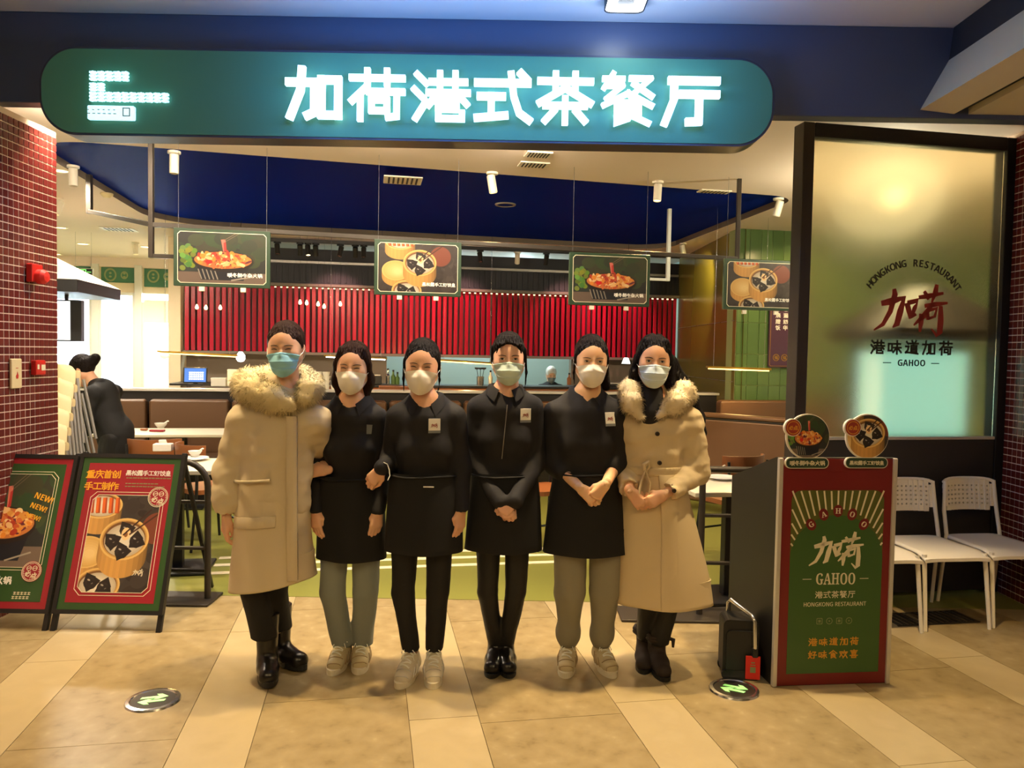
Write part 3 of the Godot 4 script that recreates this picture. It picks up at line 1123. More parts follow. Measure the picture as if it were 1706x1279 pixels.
func downlight(called, at, r, label, mat, group = ""):
	var t = thing(called, label, "downlight", at, 0.0, group)
	var g = Geo.new()
	g.lathe([Vector2(r * 0.8, -0.001), Vector2(r * 0.85, -0.008), Vector2(r, -0.007), Vector2(r * 1.04, 0.0)], 24)
	obj("rim", g, M.white_plastic, t)
	g = Geo.new()
	g.lathe([Vector2(0.0, -0.004), Vector2(r * 0.8, -0.003)], 24)
	for i in g.n.size():
		g.n[i] = Vector3.DOWN
	obj("lens", g, mat, t)
	return t


# a wall of small glossy tiles in the plane x; face is the way it looks
func mosaic(called, x, face, label):
	var g = Geo.new()
	var z0 = -4.95 if face > 0 else -5.32
	var z1 = -2.2
	var top = 2.93 if face > 0 else 3.11
	g.slab(Vector3(x - face * 0.5, 0, z0), Vector3(x - face * 0.0008, top, z1), 0.0)
	var w = struct(called, g, M.mosaic_grout, label)
	var one = Geo.new()
	one.box(Vector3.ZERO, Vector3(0.004, 0.0415, 0.0415), 0.0015)
	var me = one.mesh()
	var rng = RandomNumberGenerator.new()
	rng.seed = 31
	var rest = Geo.new()
	var n = 0
	var zmin = z0 + 0.02
	for cz in 54:
		for cy in 66:
			var p = Vector3(x, 0.024 + cy * 0.0475, zmin + cz * 0.0475)
			if p.y > top - 0.02:
				continue
			# the columns nearest the eye one by one, the rest joined
			var single = (cz >= 5 and cz < 13 and cy > 20 and cy < 58 and n < 300) if face > 0 else (cz < 11 and cz > 3 and cy > 18 and n < 300)
			if single:
				var o = MeshInstance3D.new()
				o.mesh = me
				o.name = "tile"
				o.material_override = M["mosaic_%d" % rng.randi_range(0, 3)]
				o.position = p + Vector3(rng.randf() * 0.0008 * face, 0, 0)
				o.rotation = Vector3(0, rng.randfn() * 0.012, rng.randfn() * 0.012)
				w.add_child(o, true)
				n += 1
			elif cz < 20:
				rest.box(p, Vector3(0.008, 0.0415, 0.0415), 0.0025)
	stuff(obj("tile_field", rest, M.mosaic_0, w))


# ---------------------------------------------------------------- the hall behind
func hall_struct(called, g, mat, label = ""):
	var o = struct(called, g, mat, label)
	o.rotation.y = YAW
	return o


func build_hall():
	var g = Geo.new()
	g.slab(Vector3(-14, -0.12, -22), Vector3(12, 0.0, -4.862), 0.0)
	var fl = struct("floor_hall", g, M.floor_green, "glossy olive green floor inside the restaurant")
	for w in [5.6276, 5.8358, 6.032]:
		g = Geo.new()
		g.slab(Vector3(-1.1, 0.0, -w - 0.032), Vector3(1.6, 0.002, -w + 0.032), 0.0)
		var o = obj("floor_stripe", g, M.stripe, fl)
		o.rotation.y = YAW
	# ceiling with the rounded opening of the dark blue film
	var hole = rounded([Vector2(-2.62, 6.36), Vector2(4.05, 6.83), Vector2(4.2, 10.75), Vector2(-2.62, 10.35)], [0.5, 0.35, 0.5, 0.9], 10)
	var inner = PackedVector2Array()
	for q in hole:
		var p = hall(q.x, 0, q.y)
		inner.append(Vector2(p.x, p.z))
	var lo = Vector2(-14, -22)
	var hi = Vector2(12, -4.44)
	var mid = Vector2.ZERO
	for q in inner:
		mid += q / inner.size()
	g = Geo.new()
	var m = inner.size()
	var outer = []
	for q in inner:
		var d = (q - mid).normalized()
		var k = 1e9
		for a in 2:
			if absf(d[a]) > 1e-6:
				k = minf(k, ((hi[a] if d[a] > 0 else lo[a]) - mid[a]) / d[a])
		outer.append(mid + d * k)
	for i in m:
		var j = (i + 1) % m
		var pts = [Vector3(inner[i].x, HALL_CEIL, inner[i].y), Vector3(inner[j].x, HALL_CEIL, inner[j].y), Vector3(outer[j].x, HALL_CEIL, outer[j].y)]
		# round a corner of the rectangle
		if absf(outer[i].x - outer[j].x) > 0.001 and absf(outer[i].y - outer[j].y) > 0.001:
			var cx = outer[i].x if absf(outer[i].x - lo.x) < 0.001 or absf(outer[i].x - hi.x) < 0.001 else outer[j].x
			var cy = outer[i].y if absf(outer[i].y - lo.y) < 0.001 or absf(outer[i].y - hi.y) < 0.001 else outer[j].y
			pts.append(Vector3(cx, HALL_CEIL, cy))
		pts.append(Vector3(outer[i].x, HALL_CEIL, outer[i].y))
		g.face(pts, Vector3.DOWN)
	var ce = struct("ceiling_hall", g, M.hall_ceiling, "warm white restaurant ceiling around the blue panel")
	g = Geo.new()
	for i in m:
		var j = (i + 1) % m
		var nn = Vector3(mid.x - inner[i].x, 0, mid.y - inner[i].y).normalized()
		g.face([Vector3(inner[i].x, HALL_CEIL, inner[i].y), Vector3(inner[j].x, HALL_CEIL, inner[j].y), Vector3(inner[j].x, HALL_CEIL + 0.07, inner[j].y), Vector3(inner[i].x, HALL_CEIL + 0.07, inner[i].y)], nn)
	obj("lip", g, M.lip, ce)
	g = Geo.new()
	var fc = []
	for q in inner:
		fc.append(Vector3(q.x, HALL_CEIL + 0.065, q.y))
	g.face(fc, Vector3.DOWN)
	obj("blue_film", g, M.film, ce).set_meta("label", "glossy dark blue stretched ceiling film")
	g = Geo.new()
	g.slab(Vector3(-14.2, HALL_CEIL + 0.08, -22.2), Vector3(12.2, HALL_CEIL + 0.3, -4.95), 0.0)
	struct("ceiling_slab", g, M.hall_ceiling)

	# outer walls of the hall
	g = Geo.new()
	g.slab(Vector3(-14.2, 0, -22), Vector3(-14, 3.2, -4.9), 0.0)
	struct("wall_hall_left", g, M.cream_wall)
	g = Geo.new()
	g.slab(Vector3(12, 0, -22), Vector3(12.2, 3.2, -4.9), 0.0)
	struct("wall_hall_right", g, M.cream_wall)
	# closes the front on both sides of the opening
	g = Geo.new()
	g.slab(Vector3(-14.2, 0, -4.95), Vector3(-3.43, 3.4, -4.75), 0.0)
	struct("wall_front_left", g, M.cream_wall)
	g = Geo.new()
	g.slab(Vector3(3.72, 0, -5.4), Vector3(12.2, 3.4, -5.2), 0.0)
	struct("wall_front_right", g, M.cream_wall)

	# window wall at the back left
	var wt = 2.52
	var wb = 0.55
	g = Geo.new()
	g.slab(Vector3(-14, 0, -14.8), Vector3(-3.2, wb, -14.5), 0.0)
	hall_struct("wall_window_low", g, M.cream_wall)
	g = Geo.new()
	g.slab(Vector3(-14, 2.96, -14.8), Vector3(-3.2, 3.2, -14.5), 0.0)
	hall_struct("wall_window_top", g, M.hall_ceiling)
	g = Geo.new()
	g.slab(Vector3(-14, wt, -14.8), Vector3(-3.2, 2.97, -14.52), 0.0)
	hall_struct("wall_window_band", g, M.cream_wall)
	var cols = [-5.75, -4.6977, -3.9971, -3.3]
	for i in 3:
		var x0: float = cols[i]
		var x1: float = cols[i + 1]
		var top = wt if i != 2 else 2.36
		var wn = struct("window_%d" % (i + 1), frame_geo(x0 + 0.05, x1 - 0.05, wb, top, 0.05, -14.56, -14.48), M.white_frame, ["tall window behind the kiosk hood", "bright tall window in the middle of the back wall", "bright window beside the cream pillar"][i])
		wn.rotation.y = YAW
		g = Geo.new()
		g.slab(Vector3(x0 + 0.1, wb + 0.05, -14.53), Vector3(x1 - 0.1, top - 0.05, -14.525), 0.0)
		obj("pane", g, M.pane, wn)
		g = Geo.new()
		g.slab(Vector3(x0 - 0.06, 0, -14.7), Vector3(x0 + 0.06, 3.0, -14.46), 0.004)
		hall_struct("trim_mullion", g, M.white_frame)
		# green printed band above each window
		g = Geo.new()
		g.slab(Vector3(x0 + 0.09, 2.69 if i != 2 else 2.63, -14.519), Vector3(x1 - 0.07, 2.95, -14.50), 0.004)
		var bnd = tag(obj("green_banner", g, M.green_band), "green printed banner over the %s" % ["window behind the kiosk hood", "middle back window", "back window beside the cream pillar"][i], "banner", "green banners over the back windows")
		bnd.rotation.y = YAW
		for e in [[0.28, 0.1, 0.075], [0.7, 0.06, 0.04]]:
			g = Geo.new()
			var c = Vector2(x0 + 0.09 + (x1 - x0 - 0.16) * e[0], 2.82)
			ring_prism(g, ellipse_outline(c.x, c.y, e[1], e[1] * 1.15), ellipse_outline(c.x, c.y, e[2], e[2] * 1.15), -14.5, -14.497)
			g.prism(ellipse_outline(c.x, c.y + 0.03, 0.022, 0.02, 8), -14.5, -14.497)
			g.prism(ellipse_outline(c.x, c.y - 0.03, 0.025, 0.018, 6), -14.5, -14.497)
			obj("emblem", g, M.band_print, bnd)
	# beyond the windows: the pale block across the street
	g = Geo.new()
	g.slab(Vector3(-16, -6, -40), Vector3(-8, 9, -34), 0.0)
	var ob = thing("far_building", "pale block of flats seen dimly through the right back window", "building", Vector3.ZERO, YAW)
	obj("wall", g, M.mall_ceiling, ob)
	for i in 3:
		for j in 5:
			g = Geo.new()
			g.slab(Vector3(-12.4 + i * 1.3, -3.5 + j * 2.4, -33.99), Vector3(-11.7 + i * 1.3, -2.2 + j * 2.4, -33.95), 0.0)
			obj("window", g, M.cyan_wall, ob)
	# roller blind half way down the right window
	g = Geo.new()
	g.slab(Vector3(cols[2] + 0.1, 2.0, -14.47), Vector3(-3.36, 2.4, -14.46), 0.0)
	tag(obj("roller_blind", g, M.white_plastic), "pale roller blind drawn a little way down the window beside the pillar", "blind").rotation.y = YAW
	# pillar between the windows and the kitchen front
	g = Geo.new()
	g.slab(Vector3(-2.7859, 0, -14.6), Vector3(-2.62, 3.13, -11.5), 0.006)
	hall_struct("pillar", g, M.cream_wall, "cream pillar between the windows and the red slats")

	# kitchen front: bulkhead, screen, back walls
	g = Geo.new()
	g.slab(Vector3(-2.62, 2.5, -11.75), Vector3(4.85, 3.04, -11.6), 0.004)
	for i in 90:
		g.box(Vector3(-2.6 + i * 0.083, 2.69, -11.595), Vector3(0.03, 0.26, 0.02), 0.003)
	hall_struct("wall_bulkhead", g, M.bulkhead, "black grooved bulkhead over the red slats")
	g = Geo.new()
	g.slab(Vector3(-2.6, 2.825, -11.6), Vector3(4.8, 2.865, -11.56), 0.004)
	hall_struct("trim_rail", g, M.rail_steel, "pale steel rail along the black bulkhead")
	g = Geo.new()
	g.slab(Vector3(-2.6, 2.49, -11.66), Vector3(4.8, 2.53, -11.5), 0.004)
	g.slab(Vector3(-2.6, 1.50, -11.66), Vector3(4.8, 1.54, -11.5), 0.004)
	hall_struct("trim_lip", g, M.lip, "grey brown lips above and below the red slats")
	var sc = thing("slat_screen", "row of upright red lacquer slats above the kitchen pass", "slat screen", Vector3.ZERO, YAW)
	g = Geo.new()
	g.slab(Vector3(-2.6, 1.54, -11.74), Vector3(4.8, 2.49, -11.7), 0.0)
	obj("backing", g, M.slat_back, sc)
	var one = Geo.new()
	one.box(Vector3.ZERO, Vector3(0.056, 0.95, 0.022), 0.004)
	var me = one.mesh()
	for i in 89:
		var o = MeshInstance3D.new()
		o.mesh = me
		o.name = "slat"
		o.material_override = M["slat_red_%d" % (i % 2)]
		o.position = Vector3(-2.56 + i * 0.0832, 2.015, -11.6)
		o.rotation.y = 0.35
		sc.add_child(o, true)
	g = Geo.new()
	g.slab(Vector3(-2.58, 2.475, -11.66), Vector3(4.78, 2.485, -11.65), 0.0)
	obj("led_strip", g, M.lamp_warm, sc)

	# back counter area left and right of the pass
	g = Geo.new()
	g.slab(Vector3(-2.62, 0, -12.0), Vector3(0.25, 1.5, -11.85), 0.0)
	hall_struct("wall_counter_left", g, M.grey_panel, "grey brown panel wall behind the till counter")
	g = Geo.new()
	g.slab(Vector3(3.15, 0, -12.0), Vector3(4.85, 1.5, -11.85), 0.0)
	hall_struct("wall_counter_right", g, M.grey_panel, "grey brown panel wall right of the kitchen pass")
	g = Geo.new()
	g.slab(Vector3(-2.8, 0, -14.4), Vector3(5.2, 3.1, -14.2), 0.0)
	hall_struct("wall_kitchen", g, M.cyan_wall, "pale blue green kitchen wall seen through the pass")
	g = Geo.new()
	g.slab(Vector3(4.9, 0, -14.4), Vector3(5.1, 3.1, -11.6), 0.0)
	hall_struct("wall_kitchen_side", g, M.cyan_wall)

	# olive panelled side wall and green tiled wall on the right
	var a = Vector3(4.82, 0, -11.6)
	var b = Vector3(4.32, 0, -8.62)
	g = Geo.new()
	g.face([a, b, b + Vector3(0, 3.13, 0), a + Vector3(0, 3.13, 0)], (b - a).cross(Vector3.UP).normalized())
	g.face([a + Vector3(0.1, 0, 0), b + Vector3(0.1, 0, 0), b + Vector3(0.1, 3.13, 0), a + Vector3(0.1, 3.13, 0)], -(b - a).cross(Vector3.UP).normalized())
	var ow = hall_struct("wall_olive", g, M.olive, "glossy olive wall right of the red slats")
	for i in 5:
		for y in [1.28, 2.02]:
			g = Geo.new()
			g.bar(a.lerp(b, i / 5.0) + Vector3(-0.004, y, 0), a.lerp(b, (i + 0.92) / 5.0) + Vector3(-0.004, y, 0), 0.006, 0.006, 0.0)
			obj("groove", g, M.lip, ow)
	g = Geo.new()
	g.slab(Vector3(4.34, 0, -8.9), Vector3(9.6, 3.13, -8.66), 0.0)
	var gw = hall_struct("wall_green", g, M.green_grout, "green tiled wall at the right of the hall")
	var rng = RandomNumberGenerator.new()
	rng.seed = 8
	for i in 26:
		for j in 8:
			if i * 0.148 > 2.6 and j < 2:
				continue
			g = Geo.new()
			g.slab(Vector3(4.345 + i * 0.148, 0.1 + j * 0.38, -8.662), Vector3(4.345 + i * 0.148 + 0.143, 0.1 + j * 0.38 + 0.375, -8.65), 0.003)
			obj("tile", g, M["green_tile_%d" % rng.randi_range(0, 2)], gw)

	# lamps of the hall: row of downlights on the left part
	var k = 0
	for p in [[-2.7004, 3.12, -7.4722], [-3.1036, 3.12, -9.691], [-3.9944, 3.12, -11.0612], [-4.2914, 3.12, -12.7117], [-5.242, 3.12, -14.2768], [-3.4163, 3.12, -12.7751], [-5.3646, 3.12, -15.2902], [-4.3783, 3.12, -14.7698]]:
		downlight("hall_downlight", hall(p[0], HALL_CEIL, -p[2]), 0.075 if k < 3 else 0.09, "round glowing downlight, " + ["at the top beside the mosaic wall", "between the hood wire and the blue panel", "just below the hanging rod at the mosaic wall", "in the middle above the exit sign", "hard by the mosaic wall over the hood", "nearest the white hanging spotlight", "directly over the kiosk hood tip", "just above the middle green banner"][k], M.lamp_warm, "downlights in the left hall ceiling")
		k += 1
	for p in [[-2.7004, 3.12, -7.4722], [-3.1036, 3.12, -9.691], [-4.2914, 3.12, -12.7117], [-3.4163, 3.12, -12.7751], [-4.3783, 3.12, -14.7698]]:
		spot("hall_downlight_beam", hall(p[0], HALL_CEIL - 0.02, -p[2]), hall(p[0], 0, -p[2]), Color(1.0, 0.94, 0.84), 8.0, 78.0, 0.07)
	# a row added behind the beam, out of sight, to brighten the hall
	k = 0
	for u in [-1.9, -0.9, 0.1, 1.0]:
		downlight("added_downlight", hall(u, HALL_CEIL, 5.3), 0.08, "downlight added unseen behind the sign, %s from the left" % ["first", "second", "third", "fourth"][k], M.lamp_warm)
		spot("added_downlight_beam", hall(u, HALL_CEIL - 0.03, 5.3), hall(u * 1.6, 0, 7.6), Color(1.0, 0.92, 0.8), 3.6, 80.0, 0.08)
		k += 1
	# kitchen lamp
	var kt = thing("kitchen_light", "white tube light in the kitchen behind the pass", "ceiling light", hall(1.8, 3.0, 13.2), YAW)
	g = Geo.new()
	g.slab(Vector3(-1.2, 0, -0.1), Vector3(1.2, 0.04, 0.1), 0.004)
	obj("diffuser", g, M.lamp_white, kt)
	omni("kitchen_light_beam", hall(1.0, 2.9, 13.2), Color(0.86, 0.98, 1.0), 2.4, 0.1)
	omni("kitchen_light_beam", hall(2.6, 2.9, 13.2), Color(0.86, 0.98, 1.0), 2.4, 0.1)


func frame_geo(x0, x1, y0, y1, w, z0, z1) -> Geo:
	var g = Geo.new()
	g.slab(Vector3(x0, y0, z0), Vector3(x0 + w, y1, z1), 0.004)
	g.slab(Vector3(x1 - w, y0, z0), Vector3(x1, y1, z1), 0.004)
	g.slab(Vector3(x0 + w, y0, z0), Vector3(x1 - w, y0 + w, z1), 0.004)
	g.slab(Vector3(x0 + w, y1 - w, z0), Vector3(x1 - w, y1, z1), 0.004)
	return g


# ---------------------------------------------------------------- the long sign
func build_sign():
	var zf = -4.2
	var lc = Vector3(-0.5859, 2.9209, -4.2)
	var t = thing("shop_sign", "long green sign with rounded ends and glowing white characters over the shop front", "sign", Vector3(0, 0, zf))
	var y0 = 2.715
	var y1 = 3.185
	var x0 = -2.5722
	var x1 = 1.3861
	var g = Geo.new()
	g.prism(rect_outline(x0, y0, x1, y1, 0.2, 14), -0.15, 0.0)
	obj("housing", g, M.sign_side, t)
	g = Geo.new()
	g.prism(rect_outline(x0 + 0.012, y0 + 0.012, x1 - 0.012, y1 - 0.012, 0.19, 14), 0.0, 0.004)
	obj("face", g, M.sign_green, t)
	var text = "加荷港式茶餐厅"
	var xa = -1.0808
	var xb = 0.9267
	for i in 7:
		g = Geo.new()
		write_strokes(g, text[i], 0.285, [0.14, 0.112, 0.112, 0.13, 0.118, 0.092, 0.138][i], 0.0, 0.03, 1.0, Transform3D.IDENTITY, false, 1.05)
		var o = obj("character", g, M.letter, t)
		o.position = Vector3(lerpf(xa, xb, i / 6.0), 2.9458, 0.025)
		omni("character_glow", Vector3(o.position.x, o.position.y, zf + 0.32), Color(0.38, 0.64, 1.0), 0.17, 0.1)
	# the small lit lines at the left end, too fine to read
	var rng = RandomNumberGenerator.new()
	rng.seed = 5
	var rows = [[-2.29, -2.0735, 3.0241, 0.05], [-2.2903, -2.1965, 2.9657, 0.042], [-2.2905, -1.8732, 2.9143, 0.05]]
	for r in rows:
		g = Geo.new()
		var x: float = r[0]
		while x < r[1] - 0.02:
			for s in 3:
				g.box(Vector3(x + 0.018, r[2] + (s - 1) * r[3] * 0.36, 0.02), Vector3(0.036, r[3] * 0.22, 0.02), 0.002)
			g.box(Vector3(x + 0.008 + rng.randf() * 0.02, r[2], 0.02), Vector3(0.011, r[3], 0.02), 0.002)
			x += 0.043
		obj("small_line", g, M.letter_small, t)
	g = Geo.new()
	g.slab(Vector3(-2.2974, 2.7914, 0.008), Vector3(-2.0481, 2.8649, 0.035), 0.004)
	obj("light_plate", g, M.letter_small, t)
	g = Geo.new()
	var bx = Vector3(-2.087, 2.8312, -4.2)
	ring_prism(g, rect_outline(bx.x - 0.02, bx.y - 0.023, bx.x + 0.02, bx.y + 0.023, 0.0), rect_outline(bx.x - 0.015, bx.y - 0.018, bx.x + 0.015, bx.y + 0.018, 0.0), 0.035, 0.037)
	for i in 6:
		g.slab(Vector3(bx.x - 0.21 + i * 0.028, bx.y - 0.012, 0.035), Vector3(bx.x - 0.21 + i * 0.028 + 0.016, bx.y - 0.008, 0.037), 0.0)
		g.slab(Vector3(bx.x - 0.21 + i * 0.028, bx.y + 0.008, 0.035), Vector3(bx.x - 0.21 + i * 0.028 + 0.01, bx.y + 0.012, 0.037), 0.0)
	obj("print", g, M.wood_brown, t)
	omni("small_line_glow", Vector3(bx.x - 0.03, bx.y + 0.1, zf + 0.34), Color(0.45, 0.9, 1.0), 0.03, 0.15)


# ---------------------------------------------------------------- frosted glass screen
func build_partition():
	# local frame: x along the screen, z out of it towards the mall
	var a = Vector3(1.8756, 0.0, -4.9742)
	var yaw = YAW
	var t = thing("glass_screen", "tall black framed frosted glass screen with a red and olive printed logo", "screen", a, yaw)
	var w = 1.455
	var top = 3.08
	var gb = 1.07
	var g = Geo.new()
	g.slab(Vector3(-0.06, 0, -0.09), Vector3(0.02, top, 0.03), 0.006)
	obj("post", g, M.brown_steel, t)
	g = Geo.new()
	g.slab(Vector3(w - 0.02, 0, -0.09), Vector3(w + 0.05, top, 0.03), 0.006)
	obj("post", g, M.black_steel, t)
	g = Geo.new()
	g.slab(Vector3(0.02, top - 0.09, -0.07), Vector3(w - 0.02, top, 0.03), 0.006)
	obj("rail", g, M.black_steel, t)
	g = Geo.new()
	g.slab(Vector3(0.02, 0.02, -0.07), Vector3(w - 0.02, gb - 0.02, 0.02), 0.006)
	obj("panel", g, M.dark_panel, t)
	g = Geo.new()
	g.slab(Vector3(0.02, gb - 0.02, -0.03), Vector3(w - 0.02, gb + 0.0, 0.024), 0.003)
	obj("sill", g, M.alu, t)
	g = Geo.new()
	g.slab(Vector3(0.02, gb, -0.012), Vector3(w - 0.02, top - 0.09, 0.0), 0.0)
	obj("pane", g, M.frosted, t)
	# the printed logo lies on the pane
	var inv = Transform3D(Basis(Vector3.UP, yaw), a).affine_inverse()
	var mid = 0.79
	var text = "HONGKONG RESTAURANT"
	var arc_r = 0.39
	var cy = 1.885
	for i in text.length():
		if text[i] == " ":
			continue
		var ang = deg_to_rad(lerpf(57.0, -57.0, i / 18.0))
		lettering("letter", text[i], 0.047, 0.002, M.print_olive, t, Vector3(mid - sin(ang) * arc_r * 1.0, cy + cos(ang) * arc_r * 0.86, 0.004), true, false, Basis(Vector3.BACK, ang * 0.92))
	for i in 2:
		g = Geo.new()
		write_brush(g, ["加", "荷"][i], 0.30, 0.0, 0.002)
		obj("brush_character", g, M.print_red, t).position = Vector3(mid - 0.26 + i * 0.31, 2.06, 0.0004)
	g = Geo.new()
	write_strokes(g, "港味道加荷", 0.1, 0.13, 0.0, 0.002, 1.28)
	obj("slogan", g, M.print_olive, t).position = Vector3(mid + 0.0, 1.665, 0.0004)
	lettering("letter_row", "GAHOO", 0.042, 0.002, M.print_olive, t, Vector3(mid, 1.56, 0.003))
	g = Geo.new()
	g.slab(Vector3(mid - 0.21, 1.557, 0), Vector3(mid - 0.15, 1.563, 0.002), 0.0)
	g.slab(Vector3(mid + 0.15, 1.557, 0), Vector3(mid + 0.21, 1.563, 0.002), 0.0)
	obj("dash", g, M.print_olive, t)
	# behind the glass: a kiosk like the one at the left, its hood dark and its case lit
	var kb = a + Basis(Vector3.UP, yaw) * Vector3(1.27, 0, -0.45)
	var k = thing("food_kiosk", "dark hooded kiosk with a lit case behind the frosted glass", "kiosk", kb, yaw)
	g = Geo.new()
	g.loft([[Vector3(-0.5, 1.72, 0.33), Vector3(0.55, 1.72, 0.33), Vector3(0.55, 1.72, -0.5), Vector3(-0.5, 1.72, -0.5)], [Vector3(-0.5, 1.80, 0.33), Vector3(0.55, 1.80, 0.33), Vector3(0.55, 1.80, -0.5), Vector3(-0.5, 1.80, -0.5)], [Vector3(-0.1, 2.12, 0.0), Vector3(0.1, 2.12, 0.0), Vector3(0.1, 2.12, -0.15), Vector3(-0.1, 2.12, -0.15)]])
	obj("hood", g, M.black_steel, k)
	g = Geo.new()
	g.slab(Vector3(-0.36, 1.02, -0.3), Vector3(0.36, 1.64, -0.02), 0.01)
	obj("lit_case", g, M.cold_case, k)
	g = Geo.new()
	g.slab(Vector3(-0.44, 0, -0.35), Vector3(0.44, 1.02, -0.02), 0.01)
	obj("base", g, M.green_tile_0, k)
	for x in [-0.4, 0.4]:
		g = Geo.new()
		g.slab(Vector3(x - 0.02, 1.02, -0.3), Vector3(x + 0.02, 1.74, -0.26), 0.004)
		obj("post", g, M.black_steel, k)
	var gl = thing("globe_lamp", "warm globe lamp hanging behind the frosted glass", "pendant lamp", Vector3(3.0773, 2.8904, -6.3))
	g = Geo.new()
	var pr = []
	for q in 13:
		pr.append(Vector2(sin(PI * q / 12.0) * 0.09, -cos(PI * q / 12.0) * 0.09))
	g.lathe(pr, 20)
	obj("globe", g, M.globe_soft, gl)
	obj("cord", stick([Vector3(0, 0.09, 0), Vector3(0, HALL_CEIL - gl.position.y, 0)], 0.004, 6), M.black_steel, gl)
	omni("globe_lamp_light", gl.position, Color(1.0, 0.95, 0.8), 2.4, 0.05)

# ---------------------------------------------------------------- printed food pictures
func pot_picture(w, h, rng) -> Image:
	var im = pic(w, h, c8(44, 46, 44))
	for i in 60:
		pic_ell(im, w * (0.55 + rng.randfn() * 0.2), h * (0.25 + rng.randfn() * 0.15), w * 0.09, h * 0.12, c8(48 + rng.randi_range(0, 14), 58 + rng.randi_range(0, 16), 46))
	# table, stove
	pic_poly(im, [Vector2(0, h * 0.78), Vector2(w, h * 0.78), Vector2(w, h), Vector2(0, h)], c8(112, 96, 84))
	pic_ell(im, w * 0.1, h * 0.68, w * 0.16, h * 0.1, c8(44, 54, 52))
	for i in 26:
		pic_ell(im, w * (0.1 + rng.randfn() * 0.045), h * (0.5 + rng.randfn() * 0.1), w * 0.035, h * 0.05, c8(70 + rng.randi_range(0, 70), 110 + rng.randi_range(0, 50), 40 + rng.randi_range(0, 30)), rng.randf() * 3)
	pic_poly(im, [Vector2(w * 0.22, h * 0.66), Vector2(w * 0.8, h * 0.66), Vector2(w * 0.74, h * 0.93), Vector2(w * 0.26, h * 0.93)], c8(30, 32, 40))
	for i in 5:
		pic_line(im, Vector2(w * (0.23 + i * 0.045), h * 0.72), Vector2(w * (0.27 + i * 0.045), h * 0.92), w * 0.014, c8(150, 144, 130))
	pic_line(im, Vector2(w * 0.6, h * 0.93), Vector2(w * 0.86, h * 0.84), w * 0.02, c8(160, 152, 138))
	# pan
	pic_ell(im, w * 0.51, h * 0.56, w * 0.345, h * 0.2, c8(40, 30, 26))
	pic_ell(im, w * 0.51, h * 0.54, w * 0.325, h * 0.165, c8(196, 120, 62))
	var cols = [c8(216, 150, 70), c8(232, 170, 96), c8(200, 92, 48), c8(210, 110, 60), c8(236, 190, 130), c8(176, 60, 40), c8(226, 140, 52), c8(104, 44, 60), c8(238, 206, 150)]
	for i in 150:
		var a = rng.randf() * TAU
		var r = sqrt(rng.randf())
		pic_ell(im, w * 0.51 + cos(a) * r * w * 0.3, h * 0.53 + sin(a) * r * h * 0.14, w * rng.randf_range(0.012, 0.045), h * rng.randf_range(0.015, 0.045), cols[rng.randi_range(0, 8)], rng.randf() * 3)
	pic_ell(im, w * 0.35, h * 0.58, w * 0.04, h * 0.04, c8(214, 34, 34))
	# meat held by chopsticks
	pic_poly(im, [Vector2(w * 0.485, h * 0.14), Vector2(w * 0.535, h * 0.13), Vector2(w * 0.55, h * 0.36), Vector2(w * 0.51, h * 0.37)], c8(214, 120, 104))
	pic_poly(im, [Vector2(w * 0.515, h * 0.2), Vector2(w * 0.54, h * 0.18), Vector2(w * 0.55, h * 0.36), Vector2(w * 0.52, h * 0.37)], c8(186, 56, 52))
	pic_line(im, Vector2(w * 0.52, h * 0.15), Vector2(w * 0.66, 0), w * 0.008, c8(120, 104, 84))
	pic_line(im, Vector2(w * 0.54, h * 0.17), Vector2(w * 0.7, 0), w * 0.008, c8(110, 96, 78))
	return im


func steamer(im, cx, cy, rx, ry, deep, lid = false):
	# the woven drum, shaded round in upright strips as printed
	for k in 24:
		var a0 = PI * k / 24.0
		var a1 = PI * (k + 1) / 24.0
		var tone = 0.62 + 0.38 * sin((a0 + a1) * 0.5 + 0.35) + (0.04 if k % 2 else 0.0)
		var col = Color(0.80 * tone, 0.60 * tone, 0.32 * tone)
		pic_poly(im, [Vector2(cx - cos(a0) * rx, cy + sin(a0) * ry), Vector2(cx - cos(a1) * rx, cy + sin(a1) * ry), Vector2(cx - cos(a1) * rx, cy + sin(a1) * ry + deep), Vector2(cx - cos(a0) * rx, cy + sin(a0) * ry + deep)], col)
	pic_ell(im, cx, cy, rx, ry, c8(224, 186, 112))
	if lid:
		for k in 6:
			pic_ell(im, cx + rx * 0.03 * k, cy + ry * 0.02 * k, rx * (0.92 - k * 0.13), ry * (0.92 - k * 0.13), c8(214 + k * 4, 172 + k * 6, 98 + k * 8))
	else:
		pic_ell(im, cx, cy, rx * 0.92, ry * 0.9, c8(196, 150, 82))
		pic_ell(im, cx, cy, rx * 0.86, ry * 0.84, c8(120, 82, 46))
		for k in 5:
			pic_ell(im, cx + rx * 0.02, cy + ry * 0.06, rx * (0.82 - k * 0.1), ry * (0.78 - k * 0.1), c8(192 + k * 8, 178 + k * 9, 154 + k * 10))


